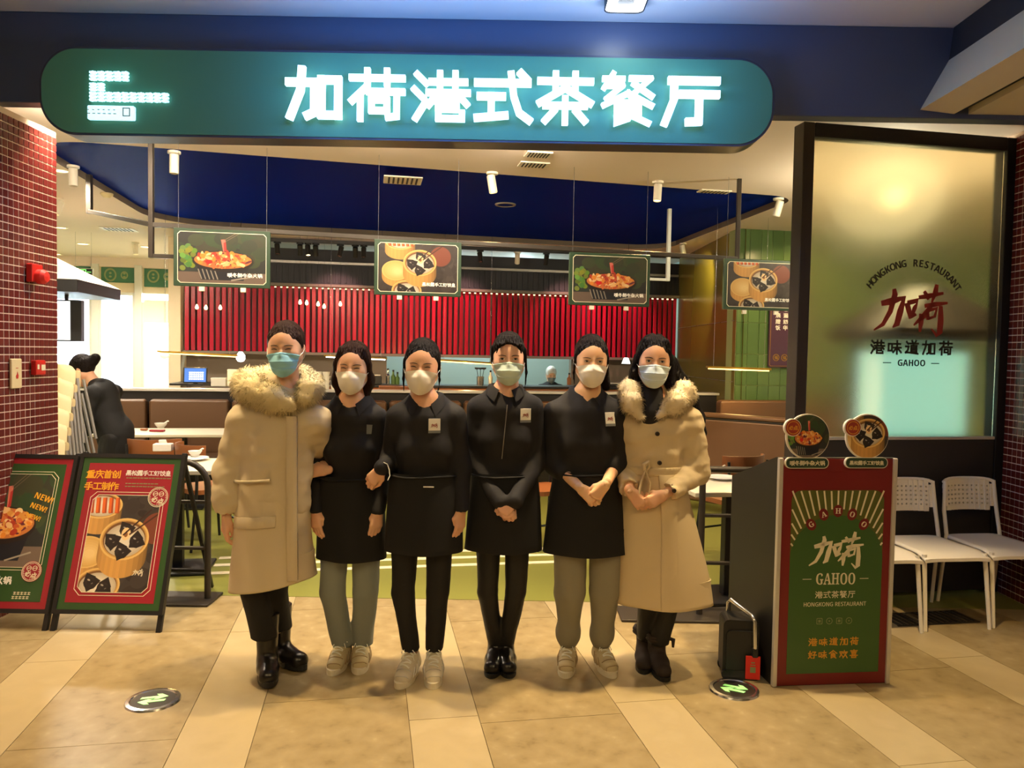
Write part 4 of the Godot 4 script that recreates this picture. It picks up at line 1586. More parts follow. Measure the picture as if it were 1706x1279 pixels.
func dumpling(im, cx, cy, r, rot):
	for q in [[-0.9, -0.7], [0.9, -0.6], [0.1, 1.0]]:
		var d = Vector2(q[0], q[1]).rotated(rot) * r
		pic_poly(im, [Vector2(cx, cy) + d * 1.15, Vector2(cx, cy) + d.rotated(1.2) * 0.8, Vector2(cx, cy) + d.rotated(-1.2) * 0.8], c8(38, 30, 28))
	pic_ell(im, cx, cy, r * 0.85, r * 0.8, c8(34, 27, 26))
	pic_ell(im, cx - r * 0.1, cy - r * 0.12, r * 0.6, r * 0.55, c8(48, 38, 35))
	pic_ell(im, cx + r * 0.08, cy + r * 0.1, r * 0.5, r * 0.45, c8(36, 29, 28))
	pic_ell(im, cx - r * 0.25, cy - r * 0.3, r * 0.2, r * 0.1, c8(170, 164, 156), 0.4)
	pic_ell(im, cx + r * 0.2, cy + r * 0.1, r * 0.14, r * 0.07, c8(110, 104, 100), -0.5)


func dimsum_picture(w, h, s, at: Vector2) -> Image:
	var im = pic(w, h, c8(58, 52, 50))
	var u = s
	var rng = RandomNumberGenerator.new()
	rng.seed = 5
	for i in 90:
		var k = rng.randi_range(-12, 14)
		pic_ell(im, rng.randf() * w, rng.randf() * h, u * rng.randf_range(0.1, 0.35), u * rng.randf_range(0.08, 0.3), c8(58 + k, 50 + k, 46 + k), rng.randf() * 3)
	pic_ell(im, at.x + u * 1.0, at.y - u * 0.35, u * 0.5, u * 0.5, c8(120, 62, 44))
	steamer(im, at.x - u * 0.95, at.y - u * 1.05, u * 0.72, u * 0.42, u * 0.5)
	for i in 6:
		pic_line(im, Vector2(at.x - u * (1.47 - i * 0.21), at.y - u * 1.3), Vector2(at.x - u * (1.42 - i * 0.21), at.y - u * 0.8), u * 0.13, c8(168, 70, 30))
		pic_line(im, Vector2(at.x - u * (1.5 - i * 0.21), at.y - u * 1.3), Vector2(at.x - u * (1.46 - i * 0.21), at.y - u * 0.82), u * 0.09, c8(224, 104, 40))
	steamer(im, at.x - u * 1.15, at.y + u * 0.42, u * 0.66, u * 0.5, u * 0.3, true)
	steamer(im, at.x - u * 0.62, at.y + u * 1.42, u * 0.72, u * 0.52, u * 0.3)
	dumpling(im, at.x - u * 0.85, at.y + u * 1.35, u * 0.26, 0.4)
	dumpling(im, at.x - u * 0.4, at.y + u * 1.5, u * 0.26, 1.2)
	steamer(im, at.x, at.y, u * 0.8, u * 0.66, u * 0.55)
	dumpling(im, at.x - u * 0.38, at.y + u * 0.08, u * 0.26, 0.1)
	dumpling(im, at.x + u * 0.4, at.y + u * 0.06, u * 0.26, 0.9)
	dumpling(im, at.x + u * 0.02, at.y - u * 0.28, u * 0.25, 0.3)
	dumpling(im, at.x - u * 0.02, at.y + u * 0.4, u * 0.26, 0.5)
	pic_ell(im, at.x + u * 0.03, at.y - u * 0.16, u * 0.15, u * 0.2, c8(240, 206, 150))
	pic_ell(im, at.x + u * 0.03, at.y - u * 0.14, u * 0.06, u * 0.08, c8(140, 92, 50))
	pic_line(im, at + Vector2(-u * 0.06, -u * 0.12), at + Vector2(u * 0.75, -u * 0.95), u * 0.05, c8(58, 34, 24))
	pic_line(im, at + Vector2(u * 0.14, -u * 0.14), at + Vector2(u * 1.05, -u * 0.85), u * 0.05, c8(70, 40, 26))
	return im


func cut_corner(x0, y0, x1, y1, c) -> PackedVector2Array:
	return PackedVector2Array([Vector2(x0 + c, y0), Vector2(x1 - c, y0), Vector2(x1, y0 + c), Vector2(x1, y1 - c), Vector2(x1 - c, y1), Vector2(x0 + c, y1), Vector2(x0, y1 - c), Vector2(x0, y0 + c)])


var pot_mat
var dim_mat


func build_boards():
	var rng = RandomNumberGenerator.new()
	rng.seed = 77
	pot_mat = sheet(pot_picture(1000, 640, rng))
	pot_mat.albedo_color = Color(0.84, 0.82, 0.82)
	dim_mat = sheet(dimsum_picture(1000, 640, 260.0, Vector2(520, 250)))
	dim_mat.albedo_color = Color(0.84, 0.82, 0.82)
	var spots = [[-1.1107, 2.2617, -6.2], [0.3709, 2.2415, -6.2], [1.9623, 2.2056, -6.2], [3.3293, 2.2059, -6.2]]
	for i in 4:
		var pot = i % 2 == 0
		var w = 0.70 if i != 1 else 0.69
		var h = 0.435
		var p = spots[i]
		var t = thing("menu_board", ["leftmost hanging green framed board with the meat pan picture", "hanging green framed board with dumpling steamers above the third person", "hanging green framed board with the meat pan above the fifth person", "rightmost hanging board with dumpling steamers beside the frosted glass"][i], "hanging board", hall(p[0], p[1], -p[2]), YAW, "")
		var g = Geo.new()
		g.box(Vector3(0, 0, 0), Vector3(w, h, 0.03), 0.004)
		obj("frame", g, M.board_green, t)
		g = Geo.new()
		var a = cut_corner(-w / 2 + 0.028, -h / 2 + 0.024, w / 2 - 0.028, h / 2 - 0.024, 0.02)
		g.prism(a, 0.015, 0.0165, Transform3D.IDENTITY, Rect2(-w / 2 + 0.028, -h / 2 + 0.024, w - 0.056, h - 0.048))
		obj("print", g, pot_mat if pot else dim_mat, t)
		g = Geo.new()
		ring_prism(g, a, cut_corner(-w / 2 + 0.032, -h / 2 + 0.028, w / 2 - 0.032, h / 2 - 0.028, 0.019), 0.015, 0.018)
		obj("border", g, M.print_cream, t)
		g = Geo.new()
		if pot:
			write_strokes(g, "暖冬鲜牛杂火锅", 0.034, 0.12, 0.0165, 0.0175)
		else:
			write_strokes(g, "黑松露手工虾饺皇", 0.031, 0.12, 0.0165, 0.0175)
		obj("caption", g, M.print_white, t).position = Vector3(0.165, -0.125, 0)
		for s in [-1, 1]:
			g = Geo.new()
			g.tube([Vector3(s * (w / 2 - 0.03), h / 2 - 0.01, -0.01), Vector3(s * (w / 2 - 0.03), HALL_CEIL - p[1], -0.01)], 0.0013, 6)
			obj("wire", g, M.wire, t)
			g = Geo.new()
			g.slab(Vector3(s * (w / 2 - 0.2) - 0.02, -h / 2 - 0.035, -0.01), Vector3(s * (w / 2 - 0.2) + 0.02, -h / 2 + 0.005, 0.01), 0.003)
			obj("clip", g, M.white_plastic, t)
	# the tube frame that carries them
	var t = thing("hanging_rod", "dark square tube frame hung from the ceiling behind the four boards", "hanging frame", Vector3.ZERO, 0.0)
	var g = Geo.new()
	var p0 = Vector3(-3.754, 3.12, -6.726)
	var p1 = Vector3(-3.8438, 2.7921, -7.0)
	var p2 = hall(-1.6356, 2.5032, 6.26)
	var p3 = hall(3.1312, 2.433, 6.26)
	p0 = Vector3(p1.x, HALL_CEIL, p1.z)
	g.bar(p0, p1 + Vector3(0, -0.02, 0), 0.045, 0.045)
	obj("post", g, M.brown_steel, t)
	g = Geo.new()
	g.bar(p1, p2, 0.035, 0.035)
	obj("rail", g, M.brown_steel, t)
	g = Geo.new()
	g.bar(p2, p3, 0.035, 0.035)
	obj("rail", g, M.brown_steel, t)
	for p in [p2, p3]:
		g = Geo.new()
		g.bar(Vector3(p.x, HALL_CEIL + 0.06, p.z), Vector3(p.x, p.y - 0.25, p.z), 0.035, 0.035)
		obj("post", g, M.brown_steel, t)
	g = Geo.new()
	g.bar(Vector3(p2.x, p2.y - 0.235, p2.z), Vector3(p2.x, p2.y - 0.235, p2.z) + hallb * Vector3(0.2, 0, 0), 0.03, 0.03)
	obj("rail", g, M.brown_steel, t)

# ---------------------------------------------------------------- things inside the hall
func stick(p: Array, r, seg = 8) -> Geo:
	var g = Geo.new()
	g.tube(p, r, seg)
	return g


func track_spot(at, towards, label, lit, mat = "white_plastic"):
	var t = thing("track_spotlight", label, "spotlight", at)
	var g = Geo.new()
	g.lathe([Vector2(0, 0), Vector2(0.05, 0), Vector2(0.05, -0.018), Vector2(0.012, -0.022), Vector2(0.01, -0.07), Vector2(0, -0.07)], 16)
	obj("mount", g, M[mat], t)
	var d = (towards - at).normalized()
	var b = Basis.looking_at(d, Vector3.BACK)
	var c = Vector3(0, -0.1, 0)
	g = Geo.new()
	var xf = Transform3D(b * Basis(Vector3.RIGHT, PI / 2), c)
	g.lathe([Vector2(0, 0.075), Vector2(0.032, 0.075), Vector2(0.036, 0.07), Vector2(0.036, -0.07), Vector2(0.031, -0.075), Vector2(0.028, -0.06)], 20, xf)
	obj("can", g, M[mat], t)
	g = Geo.new()
	g.lathe([Vector2(0, -0.066), Vector2(0.03, -0.066)], 20, xf)
	obj("lens", g, M.lamp_warm if lit else M.chrome, t)
	return t


func bench_panel(w, h, d) -> Geo:
	var g = Geo.new()
	g.box(Vector3(0, h / 2, 0), Vector3(w, h, d), 0.03)
	return g


func cafe_chair() -> Node3D:
	var t = thing("cafe_chair", "cafe chair", "chair")
	var g = Geo.new()
	g.prism(rect_outline(-0.2, -0.2, 0.2, 0.2, 0.08), 0.0, 0.035, Transform3D(Basis(Vector3(1, 0, 0), Vector3(0, 0, 1), Vector3(0, 1, 0)), Vector3(0, 0.44, 0)))
	obj("seat", g, M.wood_chair, t)
	var rail = []
	for k in 11:
		var a = lerpf(-1.15, 1.15, k / 10.0)
		rail.append([a, Vector3(sin(a) * 0.215, 0, -0.02 - cos(a) * 0.2)])
	var rings = []
	for q in rail:
		var n = Vector3(sin(q[0]), 0, -cos(q[0]))
		rings.append([q[1] + Vector3(0, 0.66, 0) - n * 0.008, q[1] + Vector3(0, 0.66, 0) + n * 0.012, q[1] + Vector3(0, 0.82, 0) + n * 0.02, q[1] + Vector3(0, 0.82, 0)])
	g = Geo.new()
	g.loft(rings)
	obj("backrest", g, M.wood_chair, t)
	for s in [-1, 1]:
		obj("leg", stick([Vector3(s * 0.17, 0.44, 0.16), Vector3(s * 0.2, 0.0, 0.2)], [0.013, 0.011]), M.black_steel, t)
		obj("leg", stick([Vector3(s * 0.2, 0.78, -0.17), Vector3(s * 0.185, 0.46, -0.17), Vector3(s * 0.2, 0.0, -0.22)], [0.011, 0.013, 0.011]), M.black_steel, t)
	obj("stretcher", stick([Vector3(-0.18, 0.2, 0.18), Vector3(0.18, 0.2, 0.18)], 0.009), M.black_steel, t)
	return t


func table(at, w, d, label, turn = YAW):
	var t = thing("dining_table", label, "table", at, turn)
	var g = Geo.new()
	g.box(Vector3(0, 0.735, 0), Vector3(w, 0.03, d), 0.006)
	obj("tabletop", g, M.table_white, t)
	g = Geo.new()
	g.box(Vector3(0, 0.36, 0), Vector3(0.07, 0.72, 0.07), 0.006)
	obj("leg", g, M.black_steel, t)
	g = Geo.new()
	g.box(Vector3(0, 0.01, 0), Vector3(0.45, 0.02, 0.4), 0.006)
	obj("base", g, M.black_steel, t)
	return t


func bowl(at, r, label, spoon = true):
	var t = thing("soup_bowl", label, "bowl", at, 0.0)
	var g = Geo.new()
	g.lathe([Vector2(0, 0.0), Vector2(r * 0.5, 0.0), Vector2(r * 0.55, 0.008), Vector2(r * 0.85, r * 0.5), Vector2(r, r * 0.85), Vector2(r * 0.96, r * 0.85), Vector2(r * 0.8, r * 0.45), Vector2(0, 0.014)], 24)
	obj("body", g, M.china, t)
	if spoon:
		obj("spoon", stick([Vector3(r * 0.1, r * 0.4, 0), Vector3(r * 0.7, r * 0.9, 0.0), Vector3(r * 1.15, r * 1.2, 0), Vector3(r * 1.3, r * 1.15, 0)], [r * 0.18, r * 0.13, r * 0.12, r * 0.1]), M.china, t)
	return t


func plate(at, r, label):
	var t = thing("dinner_plate", label, "plate", at)
	var g = Geo.new()
	g.lathe([Vector2(0, 0), Vector2(r * 0.6, 0), Vector2(r * 0.7, 0.005), Vector2(r, 0.016), Vector2(r * 0.98, 0.02), Vector2(r * 0.65, 0.009), Vector2(0, 0.006)], 28)
	obj("body", g, M.china, t)
	return t


func pendant_bar(p0, p1, label, mat):
	# a slim brass bar lamp on two wires
	var at = (p0 + p1) * 0.5
	var t = thing("bar_lamp", label, "pendant lamp", at, 0.0)
	var h = (p1 - p0) * 0.5
	var g = Geo.new()
	g.bar(-h, h, 0.07, 0.022, 0.004)
	obj("body", g, M.brass, t)
	g = Geo.new()
	g.bar(-h * 0.94 + Vector3(0, -0.018, 0), h * 0.94 + Vector3(0, -0.018, 0), 0.05, 0.014, 0.002)
	obj("diffuser", g, mat, t)
	for s in [-0.8, 0.8]:
		obj("wire", stick([h * s, h * s + Vector3(0, HALL_CEIL + 0.066 - at.y, 0)], 0.002, 5), M.chrome, t)
	omni("bar_lamp_light", at + Vector3(0, -0.08, 0), Color(1.0, 0.82, 0.5), 0.35, 0.05)
	return t


func build_hall_things():
	var g
	var t
	# low black partition with the leather bench along it
	t = thing("bench_partition", "long low black partition with a pale top edge behind the leather bench", "partition", hall(0.4, 0, 8.95), YAW)
	g = Geo.new()
	g.box(Vector3(0, 0.55, -0.05), Vector3(7.7, 1.1, 0.14), 0.004)
	obj("body", g, M.counter_black, t)
	g = Geo.new()
	g.box(Vector3(0, 1.115, -0.05), Vector3(7.74, 0.03, 0.2), 0.004)
	obj("ledge", g, M.alu, t)
	t = thing("leather_bench", "long brown leather bench of upright panels along the black partition", "bench", hall(0.55, 0, 8.8), YAW)
	for i in 9:
		g = bench_panel(0.82, 0.6, 0.12)
		var o = obj("back_panel", g, M.leather, t)
		o.position = Vector3(-2.3368 - 0.55 - 0.415 + (i - 1) * 0.845, 0.42, 0.0)
	g = Geo.new()
	g.box(Vector3(0, 0.4, 0.28), Vector3(6.9, 0.1, 0.45), 0.03)
	obj("seat", g, M.leather, t)
	g = Geo.new()
	g.box(Vector3(0, 0.17, 0.26), Vector3(6.9, 0.34, 0.4), 0.01)
	obj("plinth", g, M.counter_black, t)
	# booth on the right, two backs one behind the other
	t = thing("booth_bench", "brown leather booth with a level back against the green tiled wall", "bench", hall(4.75, 0, 8.3), YAW)
	g = bench_panel(1.25, 0.6, 0.14)
	obj("back_panel", g, M.leather, t).position = Vector3(-0.16, 0.48, 0)
	g = bench_panel(1.25, 0.6, 0.14)
	obj("back_panel", g, M.leather, t).position = Vector3(1.1, 0.48, 0)
	g = Geo.new()
	g.box(Vector3(0.48, 0.24, 0.1), Vector3(2.4, 0.48, 0.4), 0.02)
	obj("seat", g, M.leather, t)
	var b0 = hall(3.2549, 0, 7.4453)
	var b1 = hall(3.9738, 0, 6.558)
	var dir = (b1 - b0).normalized()
	t = thing("booth_bench", "brown leather booth back with a dark seam, slanting towards the frosted glass", "bench", b0, atan2(-dir.z, dir.x))
	g = bench_panel(b0.distance_to(b1) + 0.6, 0.86, 0.12)
	obj("back_panel", g, M.leather, t).position = Vector3(b0.distance_to(b1) * 0.5 + 0.2, 0.1, 0)
	g = Geo.new()
	g.box(Vector3(b0.distance_to(b1) * 0.5 + 0.2, 0.955, 0.0), Vector3(b0.distance_to(b1) + 0.6, 0.02, 0.1), 0.006)
	obj("seam", g, M.counter_black, t)
	g = Geo.new()
	g.box(Vector3(b0.distance_to(b1) * 0.5 + 0.2, 0.985, -0.01), Vector3(b0.distance_to(b1) + 0.6, 0.05, 0.14), 0.02)
	obj("top_roll", g, M.leather, t)

	# tables
	table(hall(-1.8134, 0, 8.0103 + 0.05), 1.2, 0.62, "white topped dining table in front of the leather bench at the left")
	var n0 = Vector3(-1.2299, 0.75, -5.7713)
	table(hall(n0.x - 0.1, 0, -n0.z), 0.75, 0.62, "white topped dining table close behind the dark tube barrier at the left")
	table(Vector3(1.439, 0.0, -5.0232), 0.75, 0.62, "white topped dining table between the beige trench coat and the lectern")
	var m0 = Vector3(-4.122, 0.0, -7.394)
	table(m0, 0.4, 0.42, "small white topped table that the bending waitress wipes")
	bowl(Vector3(-3.5872, 0.75, -7.8465), 0.062, "white bowl with a spoon on the far left table")
	bowl(Vector3(-4.2387, 0.75, -7.6682), 0.05, "white bowl on the small table under the waitress's hands")
	plate(Vector3(-2.3404, 0.752, -5.6419), 0.11, "white plate on the near left table")
	bowl(Vector3(-2.3676, 0.765, -5.7399), 0.05, "white bowl with an upright spoon on the near left table")
	plate(Vector3(1.434, 0.752, -5.1791), 0.1, "white plate on the table beside the lectern")
	bowl(Vector3(1.4682, 0.765, -5.4153), 0.04, "small white bowl on the table beside the lectern")
	g = Geo.new()
	g.box(Vector3(0, 0.03, 0), Vector3(0.14, 0.06, 0.09), 0.006)
	var nb = thing("napkin_box", "white napkin box with a tissue on the table edge at the left", "napkin box", Vector3(-2.7788, 0.75, -6.1198), YAW)
	obj("body", g, M.china, nb)
	g = Geo.new()
	g.loft([[Vector3(-0.03, 0.06, 0.01), Vector3(0.03, 0.06, 0.01), Vector3(0.03, 0.06, -0.01), Vector3(-0.03, 0.06, -0.01)], [Vector3(-0.035, 0.085, 0.0), Vector3(0.02, 0.09, 0.015), Vector3(0.02, 0.092, 0.0), Vector3(-0.03, 0.088, -0.01)]])
	obj("tissue", g, M.china, nb)
	for q in [[Vector3(-3.4585, 0.752, -7.4879), 0.09, "dark red", M.poster_red], [Vector3(-3.6292, 0.752, -7.5749), 0.04, "orange", M.wood_orange]]:
		g = Geo.new()
		g.box(Vector3(0, 0.012, 0), Vector3(0.14 if q[1] > 0.05 else 0.06, 0.02, 0.05), 0.005)
		tag(obj("menu_card" if q[1] > 0.05 else "snack_pack", g, q[3]), q[2] + " pack lying on the far left table", "pack").position = q[0]

	# cafe chairs
	var ch = cafe_chair()
	ch.position = Vector3(-2.4429, 0.0, -6.1594)
	ch.rotation.y = YAW + 2.2
	ch.set_meta("label", "wooden seated cafe chair half hidden behind the beige parka's sleeve")
	dup(ch, Vector3(0.2834, 0.0, -6.3518), YAW + 0.4, "wooden cafe chair showing between the fourth and fifth person")
	dup(ch, hall(-1.75, 0, 6.9), YAW + PI, "brown backed cafe chair at the near end of the far left table")
	dup(ch, Vector3(1.76, 0.0, -6.0691), YAW + PI + 0.3, "wooden cafe chair under the table beside the lectern")

	# kitchen counter with its lit wooden edge
	t = thing("kitchen_counter", "long dark kitchen counter with an orange lit wooden edge below the pass", "counter", hall(0.85, 0, 11.1), YAW)
	g = Geo.new()
	g.box(Vector3(0, 0.48, 0), Vector3(6.9, 0.96, 0.6), 0.006)
	obj("body", g, M.counter_black, t)
	g = Geo.new()
	g.box(Vector3(0.75, 1.03, 0.27), Vector3(5.2, 0.09, 0.03), 0.004)
	obj("front_board", g, M.wood_orange, t)
	g = Geo.new()
	g.box(Vector3(0, 1.09, 0), Vector3(6.9, 0.03, 0.62), 0.004)
	obj("worktop", g, M.counter_black, t)
	g = Geo.new()
	g.box(Vector3(0.75, 0.98, 0.285), Vector3(5.2, 0.012, 0.02), 0.002)
	obj("led_strip", g, M.lamp_strip, t)
	t = thing("display_case", "open fronted orange wood display case on the counter between the second and third person", "display case", hall(0.4324, 0, 10.4), YAW)
	for q in [[Vector3(0, 0.98, 0), Vector3(0.62, 0.02, 0.3)], [Vector3(0, 1.1, 0), Vector3(0.62, 0.02, 0.3)], [Vector3(-0.3, 0.75, 0), Vector3(0.02, 0.7, 0.3)], [Vector3(0.3, 0.75, 0), Vector3(0.02, 0.7, 0.3)], [Vector3(0, 0.45, 0), Vector3(0.6, 0.9, 0.26)]]:
		g = Geo.new()
		g.box(q[0], q[1], 0.003)
		obj("board", g, M.wood_orange, t)

	# lamps above the counter
	pendant_bar(hall(-2.5209, 1.5274, 9.9), hall(-1.5957, 1.4921, 9.9), "slim brass bar lamp over the till at the left end of the counter", M.lamp_strip)
	pendant_bar(hall(-0.5918, 1.5057, 10.4), hall(0.2269, 1.4792, 10.4), "brightest white bar lamp just above the second person's head", M.lamp_white)
	pendant_bar(hall(0.9075, 1.4738, 10.4), hall(1.6968, 1.4368, 10.4), "slim brass bar lamp between the third and fourth person", M.lamp_strip)
	pendant_bar(hall(3.6352, 1.4664, 7.9), hall(4.3849, 1.4501, 7.9), "slim brass bar lamp in front of the olive wall at the right", M.lamp_strip)
	var bulb = thing("globe_bulb", "round glowing bulb beside the beige parka woman's head", "bulb", hall(-1.6077, 1.4673, 10.2))
	g = Geo.new()
	g.lathe([Vector2(0, -0.06), Vector2(0.035, -0.05), Vector2(0.055, -0.02), Vector2(0.055, 0.02), Vector2(0.03, 0.055), Vector2(0.02, 0.07)], 16)
	obj("globe", g, M.lamp_white, bulb)
	obj("cord", stick([Vector3(0, 0.06, 0), Vector3(0, HALL_CEIL + 0.066 - bulb.position.y, 0)], 0.003, 5), M.black_steel, bulb)
	bulb = thing("small_shade_lamp", "small white lit shade lamp over the counter between the two right heads", "pendant lamp", hall(3.5271, 1.4907, 10.3))
	g = Geo.new()
	g.lathe([Vector2(0.0, 0.05), Vector2(0.03, 0.05), Vector2(0.06, -0.03), Vector2(0.055, -0.03), Vector2(0.0, -0.02)], 16)
	obj("shade", g, M.lamp_white, bulb)
	obj("cord", stick([Vector3(0, 0.05, 0), Vector3(0, HALL_CEIL + 0.066 - bulb.position.y, 0)], 0.003, 5), M.black_steel, bulb)

	k_bulbs()
	# spotlights in the white ceiling and the black track
	track_spot(Vector3(-2.6919, 3.12, -6.1199), Vector3(-2.6919, 3.12, -6.1199) + Vector3(0, -1, 0.02), "white cylinder spotlight hanging at the front edge of the blue ceiling, left", false)
	track_spot(Vector3(-0.2008, 3.12, -6.6391), Vector3(-0.2008, 3.12, -6.6391) + Vector3(0.18, -1, 0.0), "white cylinder spotlight at the front edge of the blue ceiling, middle", true)
	track_spot(Vector3(1.2589, 3.12, -6.8698), Vector3(1.2589, 3.12, -6.8698) + Vector3(-0.05, -1, 0.1), "white cylinder spotlight at the front edge of the blue ceiling, right", true)
	track_spot(Vector3(-3.7972, 3.12, -6.6651), Vector3(-3.7972, 3.12, -6.6651) + Vector3(0.05, -1, 0.05), "cream cylinder spotlight between the mosaic wall and the hanging rod", false)
	track_spot(Vector3(-4.7928, 3.12, -8.1331), Vector3(-4.7928, 3.12, -8.1331) + Vector3(-0.3, -1, 0.2), "tilted white spotlight hard by the mosaic wall", true)
	track_spot(Vector3(-5.6193, 3.12, -11.4787), Vector3(-5.6193, 3.12, -11.4787) + Vector3(0.02, -1, 0), "white spotlight deep in the left ceiling above the green banners", true)
	track_spot(Vector3(2.5433, 3.12, -7.4971), Vector3(2.5433, 3.12, -7.4971) + Vector3(-0.2, -1, -0.2), "white spotlight on the ceiling left of the frosted glass frame", false)
	track_spot(Vector3(2.3027, 3.12, -10.5728), Vector3(2.3027, 3.12, -10.5728) + Vector3(0.2, -1, 0), "small spotlight at the right back corner of the blue ceiling", false)
	var tr = thing("light_track", "black light track along the back edge of the blue ceiling", "light track", hall(1.1, HALL_CEIL - 0.012, 11.05), YAW)
	g = Geo.new()
	g.box(Vector3(0, -0.03, 0), Vector3(7.0, 0.05, 0.04), 0.004)
	obj("body", g, M.black_steel, tr)
	var aim = [[462, 0.1, false], [500, 0.0, false], [513, 0.1, true], [526, 0.05, false], [567, -0.2, false], [592, 0.0, true], [606, 0.0, false], [862, 0.05, true], [800, 0.1, false], [910, 0.0, false]]
	for i in aim.size():
		var p = hall(0.0 + [-1.2658, -0.9625, -0.858, -0.7531, -0.4199, -0.2149, -0.0994, 2.0954, 1.5495, 2.5248][i], HALL_CEIL - 0.07, 11.05)
		track_spot(p, p + hallb * Vector3(aim[i][1], -1, -0.5 if i % 2 else 0.3), ["first", "second", "third, lit", "fourth", "fifth, tilted", "sixth, lit", "seventh", "tenth, lit white", "eighth", "ninth"][i] + " black spotlight from the left on the ceiling track", aim[i][2], "white_plastic" if i == 7 else "black_steel")
	# the beams that fall on the slats
	for u in [-0.4927, 0.5507, 1.3565, 3.0314, 3.8044]:
		spot("slat_beam", hall(u, HALL_CEIL - 0.2, 10.75), hall(u, 2.0, 11.6), Color(1.0, 0.72, 0.68), 1.5, 36.0, 0.03)
	spot("olive_beam", hall(4.0, HALL_CEIL - 0.15, 9.6), hall(4.7, 2.4, 10.2), Color(1.0, 0.9, 0.5), 1.6, 40.0, 0.04)
	spot("green_beam", hall(5.0, HALL_CEIL - 0.15, 7.6), hall(5.1, 1.6, 8.6), Color(1.0, 0.86, 0.6), 2.2, 55.0, 0.05)
	spot("hall_spot_beam", Vector3(-0.2008, 3.12, -6.6391) + Vector3(0.02, -0.22, 0), Vector3(-0.2008, 3.12, -6.6391) + Vector3(0.3, -3, -0.6), Color(1.0, 0.82, 0.55), 3.5, 60.0, 0.04)
	spot("hall_spot_beam", Vector3(1.2589, 3.12, -6.8698) + Vector3(0, -0.22, 0), Vector3(1.2589, 3.12, -6.8698) + Vector3(-0.1, -3, 0.2), Color(1.0, 0.82, 0.55), 3.5, 60.0, 0.04)

	# vents, speaker ring, detector in the ceiling
	for q in [[Vector3(-1.0133, 3.12, -6.975), 0.34, 0.3, "square white slotted vent at the front edge of the blue ceiling"], [Vector3(0.1445, 3.12, -6.3223), 0.24, 0.16, "slotted vent in the white ceiling just under the sign"], [Vector3(0.1728, 3.12, -5.9998), 0.2, 0.16, "slotted vent half hidden behind the sign's lower edge"], [Vector3(-5.1964, 3.12, -10.1648), 0.4, 0.3, "pale vent in the left ceiling under the hanging rod"], [Vector3(1.851, 3.12, -7.224), 0.3, 0.12, "pale access panel at the right front edge of the blue ceiling"]]:
		t = thing("ceiling_vent", q[3], "vent", q[0], YAW)
		g = Geo.new()
		g.box(Vector3(0, -0.006, 0), Vector3(q[1], 0.012, q[2]), 0.003)
		obj("frame", g, M.white_plastic, t)
		for i in 7:
			g = Geo.new()
			g.box(Vector3((i - 3) * q[1] * 0.12, -0.0135, 0), Vector3(q[1] * 0.05, 0.004, q[2] * 0.8), 0.0)
			obj("slot", g, M.black_matte, t)
	t = thing("ceiling_speaker", "round pale ring speaker in the dark blue ceiling", "speaker", Vector3(-0.1052, 3.185, -8.3745))
	g = Geo.new()
	g.lathe([Vector2(0, -0.004), Vector2(0.085, -0.006), Vector2(0.09, -0.014), Vector2(0.11, -0.014), Vector2(0.115, 0.0)], 28)
	obj("ring", g, M.rail_steel, t)
	g = Geo.new()
	g.lathe([Vector2(0, -0.008), Vector2(0.086, -0.008)], 28)
	obj("grille", g, M.film, t)
	t = thing("smoke_detector", "small brassy smoke detector on the left ceiling", "detector", Vector3(-4.1252, 3.12, -7.8343))
	g = Geo.new()
	g.lathe([Vector2(0.06, 0.0), Vector2(0.06, -0.015), Vector2(0.045, -0.03), Vector2(0.03, -0.045), Vector2(0, -0.046)], 18)
	obj("body", g, M.cream_plastic, t)

	# exit sign
	t = thing("exit_sign", "green lit running man exit sign hung before the banners", "exit sign", Vector3(-5.8511, 2.5791, -10.5), YAW)
	g = Geo.new()
	g.box(Vector3.ZERO, Vector3(0.25, 0.1, 0.03), 0.004)
	obj("housing", g, M.white_frame, t)
	g = Geo.new()
	g.box(Vector3(0, 0, 0.013), Vector3(0.23, 0.085, 0.008), 0.0)
	obj("panel", g, M.black_matte, t)
	g = Geo.new()
	for s in [-1, 1]:
		g.slab(Vector3(s * 0.035 - 0.004, -0.032, 0.017), Vector3(s * 0.035 + 0.004, 0.034, 0.019), 0.0)
	g.slab(Vector3(-0.039, 0.027, 0.017), Vector3(0.039, 0.034, 0.019), 0.0)
	g.prism(ellipse_outline(0.0, 0.015, 0.008, 0.008, 10), 0.017, 0.019)
	for q in [[0, 0.006, 0.004, -0.012], [0.004, -0.012, 0.018, -0.03], [0.004, -0.012, -0.012, -0.03], [0, 0.004, 0.016, -0.004], [0, 0.004, -0.016, 0.0], [-0.1, 0.0, -0.05, 0.0], [0.05, 0.0, 0.1, 0.0]]:
		g.bar(Vector3(q[0], q[1], 0.018), Vector3(q[2], q[3], 0.018), 0.006, 0.002, 0.0, Vector3.BACK)
	obj("pictogram", g, M.exit_green, t)
	for s in [-0.1, 0.1]:
		obj("wire", stick([Vector3(s, 0.05, 0), Vector3(s, HALL_CEIL - t.position.y, 0)], 0.002, 5), M.chrome, t)

	# kiosk hood with its light box at the left
	t = thing("kiosk_hood", "beige hipped kiosk hood with a dark eave hanging beside the mosaic wall", "kiosk hood", Vector3(-5.1984, 2.1297, -8.4), YAW)
	var ex = 0.621
	g = Geo.new()
	g.loft([[Vector3(-1.2, 0.13, 0.6), Vector3(ex, 0.13, 0.6), Vector3(ex, 0.13, -0.8), Vector3(-1.2, 0.13, -0.8)], [Vector3(-1.0, 0.45, 0.0), Vector3(ex - 0.56, 0.45, 0.0), Vector3(ex - 0.56, 0.45, -0.3), Vector3(-1.0, 0.45, -0.3)]])
	obj("roof", g, M.soffit, t)
	g = Geo.new()
